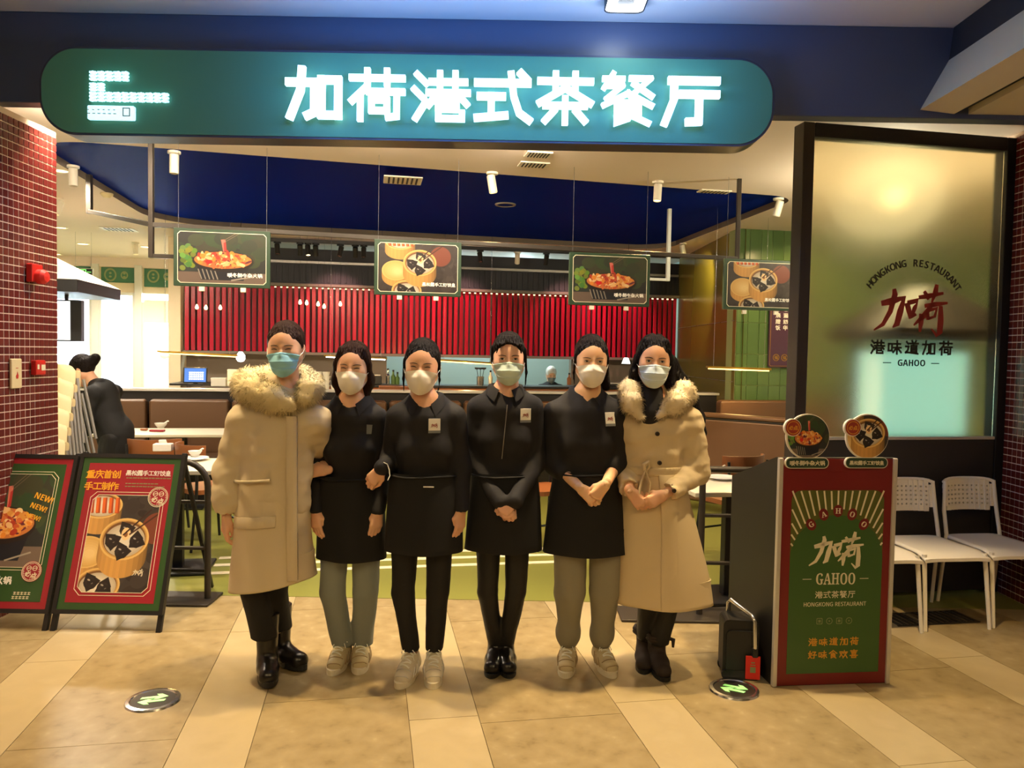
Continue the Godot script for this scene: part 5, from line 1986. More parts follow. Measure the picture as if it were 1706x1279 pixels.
	g.slab(Vector3(-1.2, 0, -0.8), Vector3(ex, 0.13, 0.6), 0.006)
	obj("eave", g, M.black_steel, t)
	obj("wire", stick([Vector3(ex - 0.36, 0.25, 0.2), Vector3(ex - 0.36, HALL_CEIL - t.position.y, 0.2)], 0.004, 5), M.black_steel, t)
	t = thing("light_box_menu", "white glowing menu box in a dark blue frame under the kiosk hood", "light box", Vector3(-5.0416, 1.8478, -8.3), YAW)
	g = Geo.new()
	g.slab(Vector3(-0.5, -0.225, -0.1), Vector3(0.36, 0.225, 0.0), 0.005)
	obj("frame", g, M.black_steel, t)
	g = Geo.new()
	g.slab(Vector3(-0.48, -0.21, 0.0), Vector3(0.25, 0.21, 0.006), 0.0)
	obj("screen", g, M.light_box, t)
	for x in [-0.4, 0.2]:
		g = Geo.new()
		g.slab(Vector3(x - 0.015, 0.2, -0.06), Vector3(x + 0.015, 0.3, -0.03), 0.0)
		obj("bracket", g, M.black_steel, t)

	# till and things on the ledge
	t = thing("till_screen", "tilted touch screen till with a blue display on the left counter", "till", Vector3(-3.7956, 1.1262, -9.2), YAW + 0.1)
	g = Geo.new()
	g.box(Vector3(0, 0.125, 0), Vector3(0.27, 0.19, 0.02), 0.006, Transform3D(Basis(Vector3.RIGHT, -0.2), Vector3.ZERO))
	obj("housing", g, M.black_matte, t)
	g = Geo.new()
	g.box(Vector3(0, 0.125, 0.011), Vector3(0.24, 0.165, 0.002), 0.0, Transform3D(Basis(Vector3.RIGHT, -0.2), Vector3.ZERO))
	obj("screen", g, M.screen_blue, t)
	g = Geo.new()
	for i in 7:
		for j in 4:
			g.box(Vector3(-0.06 + i * 0.024, 0.155 - j * 0.026, 0.0125), Vector3(0.018, 0.018, 0.001), 0.0, Transform3D(Basis(Vector3.RIGHT, -0.2), Vector3.ZERO))
	obj("keys", g, M.light_box, t)
	g = Geo.new()
	g.box(Vector3(0, 0.01, -0.03), Vector3(0.16, 0.02, 0.14), 0.005)
	g.box(Vector3(0, 0.06, -0.05), Vector3(0.05, 0.1, 0.03), 0.005)
	obj("stand", g, M.black_matte, t)
	for q in [[Vector3(-3.5079, 1.124, -9.2), Vector3(0.17, 0.09, 0.1), "small white card box beside the till"], [Vector3(-3.4879, 1.1072, -9.6), Vector3(0.12, 0.2, 0.08), "upright white box behind the parka's fur collar"]]:
		t = thing("card_box", q[2], "box", q[0], YAW)
		g = Geo.new()
		g.box(Vector3(0, q[1].y / 2, 0), q[1], 0.005)
		obj("body", g, M.white_plastic, t)
		g = Geo.new()
		g.box(Vector3(0, q[1].y, 0), Vector3(q[1].x * 1.03, 0.02, q[1].z * 1.03), 0.004)
		obj("lid", g, M.white_plastic, t)
	# stacks of paper cups
	var cups = [hall(-0.5757, 1.131, 9.0), hall(-0.4892, 1.131, 9.0), hall(-0.3957, 1.131, 9.0), hall(-0.3086, 1.131, 9.0)]
	var hs = [0.19, 0.19, 0.14, 0.09]
	for i in 4:
		t = thing("cup_stack", ["tallest left", "second tall", "third, lower", "lowest right"][i] + " stack of white paper cups between the first two women", "cup stack", cups[i], 0.0)
		g = Geo.new()
		var y = 0.0
		while y < hs[i]:
			g.lathe([Vector2(0.0, y), Vector2(0.034, y), Vector2(0.044, y + 0.045), Vector2(0.046, y + 0.05), Vector2(0.04, y + 0.05)], 16)
			y += 0.05
		obj("cups", g, M.white_plastic, t)
	# machines and jars on the counter
	for q in [[hall(0.086, 1.106, 11.05), Vector3(0.16, 0.12, 0.2), "small dark appliance with a lid on the counter right of the second woman", "appliance"], [hall(3.577, 1.106, 11.05), Vector3(0.5, 0.04, 0.3), "flat dark tray on the counter behind the fifth woman's shoulder", "tray"]]:
		t = thing("counter_" + q[3], q[2], q[3], q[0], YAW)
		g = Geo.new()
		g.box(Vector3(0, q[1].y / 2, 0), q[1], 0.01)
		obj("body", g, M.black_matte, t)
		g = Geo.new()
		g.box(Vector3(0, q[1].y + 0.01, 0), Vector3(q[1].x * 0.8, 0.02, q[1].z * 0.8), 0.005)
		obj("lid", g, M.alu, t)
	var k = 0
	for p in [Vector3(-1.7787, 1.0942, -11.0), Vector3(-1.7014, 1.0956, -11.0), Vector3(-1.6412, 1.0966, -11.0), Vector3(-0.3062, 1.1155, -10.9), Vector3(-0.1887, 1.1134, -11.0), Vector3(0.8314, 1.1315, -11.2), Vector3(1.6311, 1.0438, -10.8)]:
		t = thing("sauce_bottle", "%s bottle on the kitchen counter" % ["tall slim clear", "tall green", "short green", "steel capped", "wide clear", "bright orange", "small pale"][k], "bottle", p, 0.0)
		var hh = [0.22, 0.2, 0.17, 0.2, 0.16, 0.16, 0.14][k]
		g = Geo.new()
		g.lathe([Vector2(0, 0), Vector2(0.03, 0), Vector2(0.032, hh * 0.6), Vector2(0.014, hh * 0.75), Vector2(0.012, hh), Vector2(0, hh)], 14)
		obj("body", g, [M.chrome, M.green_tile_0, M.green_tile_1, M.alu, M.china, M.wood_orange, M.white_plastic][k], t)
		g = Geo.new()
		g.lathe([Vector2(0, hh + 0.015), Vector2(0.014, hh + 0.015), Vector2(0.014, hh - 0.01)], 10)
		obj("cap", g, M.black_matte, t)
		k += 1
	t = thing("utensil_holder", "steel holder with black ladles between the third and fourth woman", "utensil holder", Vector3(-0.4551, 1.1087, -11.0))
	g = Geo.new()
	g.lathe([Vector2(0, 0), Vector2(0.05, 0), Vector2(0.055, 0.13), Vector2(0.05, 0.13), Vector2(0.045, 0.02)], 16)
	obj("pot", g, M.chrome, t)
	for s in [-1, 0, 1]:
		g = stick([Vector3(s * 0.02, 0.05, 0), Vector3(s * 0.05, 0.23, 0.0)], 0.005, 6)
		g.lathe([Vector2(0, -0.02), Vector2(0.03, -0.01), Vector2(0.035, 0.012), Vector2(0, 0.006)], 12, Transform3D(Basis.IDENTITY, Vector3(s * 0.05, 0.245, 0)))
		obj("ladle", g, M.black_matte, t)
	# menu plate on the green wall
	t = thing("wall_menu", "dark plum menu plate with columns of white characters on the green tiles", "menu board", hall(4.9426, 2.2778, 8.63), YAW)
	var yb = -0.8155
	g = Geo.new()
	g.prism(rect_outline(-0.19, yb, 0.25, 0.3, 0.03), 0.0, 0.02)
	obj("panel", g, M.menu_plum, t)
	g = Geo.new()
	ring_prism(g, rect_outline(-0.175, yb + 0.015, 0.235, 0.285, 0.02), rect_outline(-0.17, yb + 0.02, 0.23, 0.28, 0.016), 0.02, 0.022)
	obj("border", g, M.brass, t)
	for q in [["井烧腊饭", -0.08, -0.2], ["岩漏奶华", 0.02, -0.2], ["虾饺皇", 0.125, -0.235]]:
		g = Geo.new()
		write_strokes(g, q[0], 0.06, 0.12, 0.02, 0.022, 1.25, Transform3D.IDENTITY, true)
		obj("column", g, M.print_white, t).position = Vector3(q[1], q[2] - 0.02, 0)
	for x in [-0.09, 0.02]:
		g = Geo.new()
		ring_prism(g, ellipse_outline(x, yb + 0.12, 0.042, 0.042), ellipse_outline(x, yb + 0.12, 0.035, 0.035), 0.02, 0.022)
		write_strokes(g, "福", 0.045, 0.1, 0.02, 0.022, 1.0, Transform3D(Basis.IDENTITY, Vector3(x, yb + 0.12, 0)))
		obj("seal", g, M.brass, t)

	# cream stacking chairs by the mosaic wall
	var sp = Vector3(-3.3777, 0.7661, -5.6)
	for i in 6:
		var sc = thing("stacking_chair", ["lowest cream stacking chair of the leaning stack by the mosaic wall", "second lowest cream stacking chair of the leaning stack", "third cream stacking chair from the bottom of the leaning stack", "third cream stacking chair from the top of the leaning stack", "second highest cream stacking chair of the leaning stack", "topmost cream stacking chair of the leaning stack by the mosaic wall"][i], "chair", Vector3(sp.x - 0.004 * i, sp.y - 0.02 + i * 0.105, sp.z - 0.035 * i), 0.12, "leaning stack of cream chairs")
		var rings = []
		for j in 9:
			var y = j / 8.0
			var ring = []
			var half = 0.105 * sqrt(maxf(0.0, 1.0 - pow(maxf(0.0, (y - 0.55) / 0.47), 2.0)))
			for a in 9:
				var s = (a / 4.0) - 1.0
				ring.append(Vector3(s * half, y * 0.17, 0.05 * (1.0 - s * s) - y * 0.03))
			for a in 9:
				var s = 1.0 - (a / 4.0)
				ring.append(Vector3(s * half * 0.97, y * 0.17 - 0.004, 0.05 * (1.0 - s * s) - y * 0.03 - 0.012))
			rings.append(ring)
		g = Geo.new()
		g.loft(rings)
		obj("shell", g, M.cream_plastic, sc)
		g = Geo.new()
		g.prism(rect_outline(-0.125, -0.02, 0.125, 0.12, 0.02), -0.05, -0.03)
		obj("seat_back", g, M.cream_plastic, sc)
		obj("leg", stick([Vector3(0.115, 0.06, -0.02), Vector3(0.19, -0.42 if i else -sc.position.y, 0.06)], 0.012, 8), M.rail_steel, sc)
		obj("leg", stick([Vector3(0.125, 0.05, -0.1), Vector3(0.23, -0.40 if i else -sc.position.y, -0.06)], 0.012, 8), M.rail_steel, sc)


func k_bulbs():
	var ord = ["first", "second", "third", "fourth", "fifth", "sixth", "seventh", "eighth"]
	var k = 0
	for p in [Vector3(-4.1853, 2.1105, -10.2), Vector3(-4.0661, 2.1046, -10.2), Vector3(-3.8756, 2.1079, -10.2), Vector3(-2.8477, 2.2036, -10.3), Vector3(-2.7595, 2.1971, -10.3), Vector3(-2.607, 2.1838, -10.3), Vector3(-2.5267, 2.1532, -10.3), Vector3(-2.3105, 2.189, -10.3)]:
		var t = thing("small_bulb", ord[k] + " small glowing bulb from the left before the red slats", "bulb", p, 0.0, "small bulbs before the red slats")
		var g = Geo.new()
		g.lathe([Vector2(0, -0.025), Vector2(0.016, -0.02), Vector2(0.024, 0.0), Vector2(0.014, 0.025), Vector2(0.008, 0.04)], 12)
		obj("globe", g, M.lamp_warm, t)
		obj("cord", stick([Vector3(0, 0.035, 0), Vector3(0, HALL_CEIL + 0.066 - p.y, 0)], 0.0012, 5), M.black_steel, t)
		k += 1
	var t = thing("orange_ornament", "small orange lantern ornament at the left end of the till lamp", "ornament", Vector3(-4.4336, 1.4725, -9.8))
	var g = Geo.new()
	g.lathe([Vector2(0, -0.05), Vector2(0.04, -0.035), Vector2(0.06, 0.0), Vector2(0.04, 0.035), Vector2(0, 0.05)], 16)
	obj("body", g, M.lamp_strip, t)
	obj("cord", stick([Vector3(0, 0.045, 0), Vector3(0, HALL_CEIL + 0.066 - t.position.y, 0)], 0.0012, 5), M.black_steel, t)
	t = thing("white_bracket", "white angled tube bracket hanging right of the third menu board", "bracket", hall(3.1942, HALL_CEIL, 8.0), YAW)
	var dy = 2.4103 - HALL_CEIL
	g = Geo.new()
	g.bar(Vector3(0, 0.06, 0), Vector3(0, dy - 0.015, 0), 0.04, 0.04)
	obj("post", g, M.white_frame, t)
	g = Geo.new()
	g.bar(Vector3(0.0, dy, 0), Vector3(-0.24, dy, 0), 0.03, 0.03)
	obj("arm", g, M.white_frame, t)

# ---------------------------------------------------------------- things in front of the hall
func stamp(parent, at: Vector3, r, mat):
	var g = Geo.new()
	ring_prism(g, ellipse_outline(0, 0, r, r), ellipse_outline(0, 0, r * 0.94, r * 0.94), 0.0, 0.0012)
	ring_prism(g, ellipse_outline(0, 0, r * 0.87, r * 0.87), ellipse_outline(0, 0, r * 0.83, r * 0.83), 0.0, 0.0012)
	for k in 24:
		if k % 6 < 2:
			var a = TAU * k / 24.0
			g.bar(Vector3(cos(a) * r * 0.7, sin(a) * r * 0.7, 0.0005), Vector3(cos(a) * r * 0.82, sin(a) * r * 0.82, 0.0005), 0.002, 0.001, 0.0, Vector3.BACK)
	write_strokes(g, "必点", r * 0.62, 0.13, 0.0, 0.0012, 1.05, Transform3D(Basis(Vector3.BACK, -0.25), Vector3(0, -r * 0.3, 0)))
	for k in 2:
		ring_prism(g, ellipse_outline((k - 0.5) * r * 0.6, r * 0.32, r * 0.26, r * 0.26, 12), ellipse_outline((k - 0.5) * r * 0.6, r * 0.32, r * 0.2, r * 0.2, 12), 0.0, 0.0012)
		g.bar(Vector3((k - 0.5) * r * 0.6 - r * 0.2, r * 0.3, 0.0005), Vector3((k - 0.5) * r * 0.6 + r * 0.2, r * 0.36, 0.0005), r * 0.07, 0.001, 0.0, Vector3.BACK)
	obj("stamp", g, mat, parent).position = at


func a_board(x0, x1, z_foot, z_top, top, label) -> Node3D:
	# an easel: the sheet leans back from its feet; local z is out of the sheet
	var t = thing("poster_stand", label, "poster stand", Vector3((x0 + x1) / 2, 0, z_foot))
	var w = x1 - x0
	var a = Vector3(0, 0, 0)
	var b = Vector3(0, top, z_top - z_foot)
	var up = (b - a).normalized()
	var out = Vector3.RIGHT.cross(up).normalized()
	var len = a.distance_to(b)
	for s in [-1, 1]:
		var g = Geo.new()
		g.box(Vector3(s * (w / 2 - 0.015), len / 2, -0.02), Vector3(0.03, len, 0.025), 0.004, Transform3D(Basis(Vector3.RIGHT, up, out), a))
		obj("leg", g, M.black_steel, t)
		g = Geo.new()
		g.bar(b + Vector3(s * (w / 2 - 0.03), -0.04, -0.03), Vector3(s * (w / 2 - 0.03), 0.01, (z_top - z_foot) * 2.0 - 0.12), 0.025, 0.02)
		obj("rear_leg", g, M.black_steel, t)
	var g = Geo.new()
	g.bar(Vector3(-w / 2 + 0.03, 0.14, (z_top - z_foot) * 1.85 - 0.1), Vector3(w / 2 - 0.03, 0.14, (z_top - z_foot) * 1.85 - 0.1), 0.02, 0.02)
	obj("stretcher", g, M.black_steel, t)
	var p = Node3D.new()
	p.name = "poster"
	p.transform = Transform3D(Basis(Vector3.RIGHT, up, out), a + up * (len * 0.105))
	t.add_child(p)
	return t


func poster_sheet(t, w, h, border, inner, frame_m) -> Node3D:
	var p = t.get_node("poster")
	var g = Geo.new()
	g.slab(Vector3(-w / 2 + 0.012, 0, -0.008), Vector3(w / 2 - 0.012, h, 0.0), 0.002)
	obj("backing", g, border, p)
	g = Geo.new()
	var e = rect_outline(-w / 2, -0.012, w / 2, h + 0.012, 0.006, 3)
	ring_prism(g, e, rect_outline(-w / 2 + 0.022, 0.012, w / 2 - 0.022, h - 0.012, 0.004, 3), -0.012, 0.006)
	obj("frame", g, frame_m, p)
	g = Geo.new()
	g.slab(Vector3(-w / 2 + 0.06, 0.05, 0.0), Vector3(w / 2 - 0.06, h - 0.045, 0.001), 0.0)
	obj("sheet", g, inner, p)
	return p


func build_front_things():
	var g
	var t
	# ---- poster stands
	var lx = -2.5362
	var rx = -1.9203
	var zf = -4.1844
	var zt = -4.53
	t = a_board(lx, rx, zf, zt, 0.957, "black framed poster stand with a red poster of dumplings in a bamboo steamer")
	var w = rx - lx
	var h = 0.885
	var p = poster_sheet(t, w, h, M.poster_green, M.poster_red, M.black_steel)
	var im = sheet(dimsum_picture(900, 1220, 400.0, Vector2(500, 560)), 0.4)
	g = Geo.new()
	var pic_o = cut_corner(-w / 2 + 0.115, 0.105, w / 2 - 0.105, 0.655, 0.03)
	g.prism(pic_o, 0.001, 0.002, Transform3D.IDENTITY, Rect2(-w / 2 + 0.115, 0.105, w - 0.22, 0.55))
	obj("photo", g, im, p)
	g = Geo.new()
	ring_prism(g, cut_corner(-w / 2 + 0.098, 0.088, w / 2 - 0.088, 0.672, 0.034), cut_corner(-w / 2 + 0.101, 0.091, w / 2 - 0.091, 0.669, 0.033), 0.001, 0.002)
	ring_prism(g, pic_o, cut_corner(-w / 2 + 0.118, 0.108, w / 2 - 0.108, 0.652, 0.029), 0.001, 0.0026)
	obj("border", g, M.print_cream, p)
	for q in [["重庆首创", 0.775], ["手工制作", 0.705]]:
		g = Geo.new()
		write_strokes(g, q[0], 0.05, 0.12, 0.0012, 0.0024, 1.0, Transform3D(Basis.IDENTITY.rotated(Vector3.BACK, 0.0), Vector3.ZERO))
		obj("headline", g, M.print_yellow, p).position = Vector3(-0.156, q[1], 0)
	g = Geo.new()
	write_strokes(g, "黑松露手工虾饺皇", 0.033, 0.1, 0.0012, 0.0024, 1.0)
	obj("headline", g, M.print_white, p).position = Vector3(0.105, 0.785, 0)
	# fine print, a few grey runs too small to read
	g = Geo.new()
	for r in [[0.755, -0.02, 0.24, 0.006], [0.722, -0.02, 0.17, 0.005], [0.705, -0.02, 0.21, 0.005]]:
		var x: float = r[1]
		var k = 0
		while x < r[2]:
			g.slab(Vector3(x, r[0] - r[3] / 2, 0.0012), Vector3(minf(x + 0.012 + 0.006 * (k % 3), r[2]), r[0] + r[3] / 2, 0.0018), 0.0)
			x += 0.016 + 0.006 * (k % 3)
			k += 1
	obj("small_print", g, M.band_print, p)
	stamp(p, Vector3(w / 2 - 0.125, 0.645, 0.0026), 0.058, M.print_cream)
	g = Geo.new()
	g.prism(ellipse_outline(0, 0, 0.05, 0.05), 0.0, 0.0012, Transform3D(Basis.IDENTITY, Vector3(w / 2 - 0.125, 0.645, 0.0018)))
	obj("stamp_disc", g, M.poster_red, p)
	for i in 2:
		g = Geo.new()
		write_brush(g, ["加", "荷"][i], 0.036, 0.002, 0.003)
		obj("brush_character", g, M.print_cream, p).position = Vector3(0.105 + i * 0.036, 0.235, 0)

	var lx2 = lx - 0.635
	t = a_board(lx2, lx - 0.015, zf, zt, 0.945, "black framed poster stand with a green poster of a steaming meat pan")
	p = poster_sheet(t, w, h - 0.01, M.poster_red, M.poster_green, M.black_steel)
	var rng = RandomNumberGenerator.new()
	rng.seed = 12
	im = sheet(pot_picture(1000, 1100, rng), 0.4)
	g = Geo.new()
	pic_o = cut_corner(-w / 2 + 0.085, 0.235, w / 2 - 0.105, 0.77, 0.03)
	g.prism(pic_o, 0.001, 0.002, Transform3D.IDENTITY, Rect2(-w / 2 - 0.02, 0.235, w - 0.07, 0.535))
	obj("photo", g, im, p)
	g = Geo.new()
	ring_prism(g, cut_corner(-w / 2 + 0.07, 0.22, w / 2 - 0.09, 0.785, 0.034), cut_corner(-w / 2 + 0.073, 0.223, w / 2 - 0.093, 0.782, 0.033), 0.001, 0.002)
	ring_prism(g, pic_o, cut_corner(-w / 2 + 0.088, 0.238, w / 2 - 0.108, 0.767, 0.029), 0.001, 0.0026)
	obj("border", g, M.print_cream, p)
	for i in 3:
		lettering("new_line", "NEW!", [0.034, 0.03, 0.026][i], 0.0012, M.print_yellow, p, Vector3(0.155 - i * 0.02, 0.63 - i * 0.055, 0.003), true, false, Basis(Vector3.BACK, -0.3))
	g = Geo.new()
	write_strokes(g, "暖冬鲜牛杂火锅", 0.045, 0.13, 0.0012, 0.0024, 1.05)
	obj("headline", g, M.print_white, p).position = Vector3(-0.1, 0.165, 0)
	g = Geo.new()
	for r in [[0.095, 0.09], [0.072, 0.085]]:
		for k in 5:
			g.slab(Vector3(r[1] + k * 0.02, r[0] - 0.007, 0.0012), Vector3(r[1] + k * 0.02 + 0.015, r[0] - 0.003, 0.002), 0.0)
			g.slab(Vector3(r[1] + k * 0.02, r[0] + 0.003, 0.0012), Vector3(r[1] + k * 0.02 + 0.015, r[0] + 0.007, 0.002), 0.0)
			g.slab(Vector3(r[1] + k * 0.02 + 0.005, r[0] - 0.008, 0.0012), Vector3(r[1] + k * 0.02 + 0.008, r[0] + 0.008, 0.002), 0.0)
	obj("small_print", g, M.print_cream, p)
	g = Geo.new()
	g.prism(ellipse_outline(0, 0, 0.058, 0.058), 0.0, 0.001, Transform3D(Basis.IDENTITY, Vector3(w / 2 - 0.14, 0.215, 0.002)))
	obj("stamp_disc", g, M.poster_red, p)
	stamp(p, Vector3(w / 2 - 0.14, 0.215, 0.003), 0.055, M.print_cream)

	# ---- tube barriers behind
	barrier(Vector3(-1.8815, 0.0, -4.7548), -0.95, 0.0, 0.87, "dark tube barrier with a rounded corner behind the left poster stand")
	barrier(Vector3(1.163, 0.0, -4.62), 0.0, 0.42, 0.90, "dark tube barrier between the beige trench coat and the lectern")

	# ---- lectern
	var l0 = Vector3(1.2733, 0.0, -3.6404)
	var l1 = Vector3(1.8683, 0.0, -3.7051)
	var lw = l0.distance_to(l1)
	var lt = -atan2(l1.z - l0.z, l1.x - l0.x)
	t = thing("lectern", "dark sided lectern with a red and green printed front and white edges", "lectern", l0, lt)
	var ht = 1.105
	g = Geo.new()
	var side = PackedVector2Array([Vector2(0.0, 0.0), Vector2(-0.56, 0.0), Vector2(-0.56, 0.93), Vector2(-0.03, 1.105), Vector2(0.0, 1.105)])
	var sx = Transform3D(Basis(Vector3(0, 0, 1), Vector3(0, 1, 0), Vector3(-1, 0, 0)), Vector3.ZERO)
	g.prism(side, -lw + 0.004, -0.004, sx)
	obj("body", g, M.lectern_side, t)
	for x in [0.0, lw - 0.022]:
		g = Geo.new()
		g.slab(Vector3(x, 0, -0.012), Vector3(x + 0.022, ht, 0.014), 0.004)
		obj("edge", g, M.alu, t)
	g = Geo.new()
	g.slab(Vector3(0.022, 0.004, -0.01), Vector3(lw - 0.022, ht - 0.004, 0.004), 0.0)
	obj("front_panel", g, M.lectern_red, t)
	# arched green field with a fan of rays
	var px0 = 0.07
	var px1 = lw - 0.06
	var pm = (px0 + px1) / 2
	g = Geo.new()
	g.prism(rect_outline(px0, 0.06, px1, 0.95, 0.05, 5), 0.004, 0.0052)
	obj("ray_field", g, M.lectern_ray, t)
	g = Geo.new()
	var arch = PackedVector2Array([Vector2(px0, 0.06), Vector2(px1, 0.06), Vector2(px1, 0.62)])
	for k in 25:
		var a = PI * k / 24.0
		arch.append(Vector2(pm + cos(a) * (px1 - px0) / 2, 0.62 + sin(a) * 0.21))
	arch.append(Vector2(px0, 0.62))
	g.prism(arch, 0.0052, 0.0062)
	obj("arch", g, M.lectern_green, t)
	for k in 25:
		var a = PI * (k + 0.0) / 24.0
		var d = Vector2(cos(a), sin(a))
		var p0 = Vector2(pm, 0.62) + Vector2(d.x * (px1 - px0) / 2 * 0.98, d.y * 0.24)
		var dd = (p0 - Vector2(pm, 0.42)).normalized()
		var e = 0.0
		while e < 0.5 and p0.x + dd.x * e > px0 + 0.004 and p0.x + dd.x * e < px1 - 0.004 and p0.y + dd.y * e < 0.945:
			e += 0.004
		if e < 0.008:
			continue
		g = Geo.new()
		var p1 = p0 + dd * e
		g.bar(Vector3(p0.x, p0.y, 0.0058), Vector3(p1.x, p1.y, 0.0058), 0.008, 0.0012, 0.0, Vector3.BACK)
		obj("ray", g, M.print_cream, t)
	for k in 5:
		var a = lerpf(2.35, 0.79, k / 4.0)
		var c = Vector2(pm + cos(a) * 0.19, 0.635 + sin(a) * 0.225 - 0.01)
		g = Geo.new()
		g.prism(ellipse_outline(0, 0, 0.024, 0.03, 16), 0.0062, 0.0072, Transform3D(Basis(Vector3.BACK, (a - PI / 2) * 0.7), Vector3(c.x, c.y, 0)))
		obj("lozenge", g, M.lectern_red, t)
		lettering("letter", "GAHOO"[k], 0.026, 0.001, M.print_cream, t, Vector3(c.x, c.y, 0.0078), true, true, Basis(Vector3.BACK, (a - PI / 2) * 0.9))
	for i in 2:
		g = Geo.new()
		write_brush(g, ["加", "荷"][i], 0.155, 0.0062, 0.0075)
		obj("brush_character", g, M.print_cream, t).position = Vector3(pm - 0.125 + i * 0.155, 0.735, 0)
	var gh = lettering("letter_row", "GAHOO", 0.05, 0.001, M.print_cream, t, Vector3(pm, 0.52, 0.0068), true, true)
	gh.scale = Vector3(0.75, 1.1, 1)
	g = Geo.new()
	for s in [-1, 1]:
		g.slab(Vector3(pm + s * 0.145 - 0.022, 0.519, 0.0062), Vector3(pm + s * 0.145 + 0.022, 0.522, 0.0072), 0.0)
	obj("dash", g, M.print_cream, t)
	g = Geo.new()
	write_strokes(g, "港式茶餐厅", 0.037, 0.09, 0.0062, 0.0072, 1.12)
	obj("caption", g, M.print_cream, t).position = Vector3(pm, 0.445, 0)
	lettering("caption_latin", "HONGKONG RESTAURANT", 0.0195, 0.001, M.print_cream, t, Vector3(pm, 0.397, 0.0068), false).scale = Vector3(1.0, 1, 1)
	for k in 4:
		g = Geo.new()
		var c = Vector2(pm - 0.075 + k * 0.05, 0.315)
		if k % 2 == 0:
			ring_prism(g, rect_outline(c.x - 0.015, c.y - 0.015, c.x + 0.015, c.y + 0.015, 0.004), rect_outline(c.x - 0.012, c.y - 0.012, c.x + 0.012, c.y + 0.012, 0.003), 0.0062, 0.007)
			g.slab(Vector3(c.x - 0.006, c.y - 0.006, 0.0062), Vector3(c.x + 0.006, c.y + 0.006, 0.007), 0.0)
		else:
			ring_prism(g, ellipse_outline(c.x, c.y, 0.016, 0.016), ellipse_outline(c.x, c.y, 0.013, 0.013), 0.0062, 0.007)
			g.prism(ellipse_outline(c.x, c.y, 0.004, 0.004, 8), 0.0062, 0.007)
		obj("symbol", g, M.band_print, t)
	for q in [["港味道加荷", 0.215], ["好味食欢喜", 0.152]]:
		g = Geo.new()
		write_strokes(g, q[0], 0.042, 0.11, 0.0062, 0.0075, 1.26)
		obj("slogan", g, M.print_gold, t).position = Vector3(pm, q[1], 0)
	# round toppers
	rng.seed = 9
	for k in 2:
		var c = [Vector3(1.4077, 1.2092, -3.635), Vector3(1.7033, 1.2112, -3.665)][k]
		t = thing("round_topper", ["round cut-out sign of the meat pan on the lectern's top left", "round cut-out sign of a dumpling steamer on the lectern's top right"][k], "sign", c, lt)
		g = Geo.new()
		g.prism(ellipse_outline(0, 0, 0.108, 0.108, 40), -0.012, 0.0)
		g.prism(ellipse_outline(-0.078, 0.042, 0.042, 0.042, 24), -0.012, 0.004)
		g.prism(rect_outline(-0.108, -0.152, 0.108, -0.1, 0.025), -0.012, 0.002)
		obj("board", g, M.white_plastic, t)
		g = Geo.new()
		if k == 0:
			im = sheet(pot_picture(640, 640, rng), 0.4)
		else:
			im = sheet(dimsum_picture(640, 640, 330.0, Vector2(330, 270)), 0.4)
		g.prism(ellipse_outline(0.003, 0, 0.103, 0.103, 40), 0.0, 0.001, Transform3D.IDENTITY, Rect2(-0.103, -0.103, 0.206, 0.206))
		obj("print", g, im, t)
		g = Geo.new()
		g.prism(ellipse_outline(-0.076, 0.042, 0.038, 0.038, 24), 0.004, 0.005)
		obj("seal", g, M.print_red, t)
		g = Geo.new()
		ring_prism(g, ellipse_outline(-0.076, 0.042, 0.031, 0.031), ellipse_outline(-0.076, 0.042, 0.028, 0.028), 0.005, 0.006)
		write_strokes(g, "必点", 0.022, 0.13, 0.005, 0.006, 1.05, Transform3D(Basis.IDENTITY, Vector3(-0.076, 0.042, 0)))
		obj("seal_print", g, M.print_gold, t)
		g = Geo.new()
		g.prism(rect_outline(-0.104, -0.149, 0.104, -0.103, 0.022), 0.002, 0.003)
		obj("pill", g, M.board_green, t)
		g = Geo.new()
		write_strokes(g, ["暖冬鲜牛杂火锅", "黑松露手工虾饺皇"][k], [0.024, 0.021][k], 0.13, 0.003, 0.004, 1.04)
		obj("caption", g, M.print_cream, t).position = Vector3(0, -0.126, 0)

	# ---- portable speaker
	t = thing("portable_speaker", "black portable speaker with a silver handle and a red tag beside the lectern", "speaker", Vector3(1.1526, 0.0, -3.781), -0.12)
	g = Geo.new()
	g.prism(rect_outline(-0.085, 0.0, 0.085, 0.29, 0.03, 5), -0.08, 0.06)
	obj("body", g, M.black_matte, t)
	g = Geo.new()
	g.prism(rect_outline(-0.07, 0.015, 0.07, 0.24, 0.025, 5), 0.06, 0.07)
	obj("grille", g, M.rubber, t)
	for s in [-1, 1]:
		g = Geo.new()
		g.prism(rect_outline(-0.09, 0.0, 0.09, 0.045, 0.02, 4), s * 0.068 - 0.008, s * 0.068 + 0.008)
		obj("bumper", g, M.rubber, t)
	g = Geo.new()
	g.tube([Vector3(-0.04, 0.2, -0.09), Vector3(-0.04, 0.33, -0.09), Vector3(-0.03, 0.35, -0.07), Vector3(0.05, 0.315, 0.06), Vector3(0.06, 0.295, 0.085), Vector3(0.064, 0.16, 0.085)], 0.012, 10)
	obj("handle", g, M.chrome, t)
	g = Geo.new()
	g.box(Vector3(0.064, 0.145, 0.082), Vector3(0.03, 0.05, 0.03), 0.006)
	obj("pivot", g, M.rubber, t)
	g = Geo.new()
	g.box(Vector3(0.055, 0.07, 0.088), Vector3(0.07, 0.115, 0.004), 0.0015)
	obj("tag", g, M.tag_red, t)
	g = Geo.new()
	g.box(Vector3(0.055, 0.095, 0.0905), Vector3(0.018, 0.006, 0.001), 0.0)
	g.box(Vector3(0.055, 0.083, 0.0905), Vector3(0.024, 0.004, 0.001), 0.0)
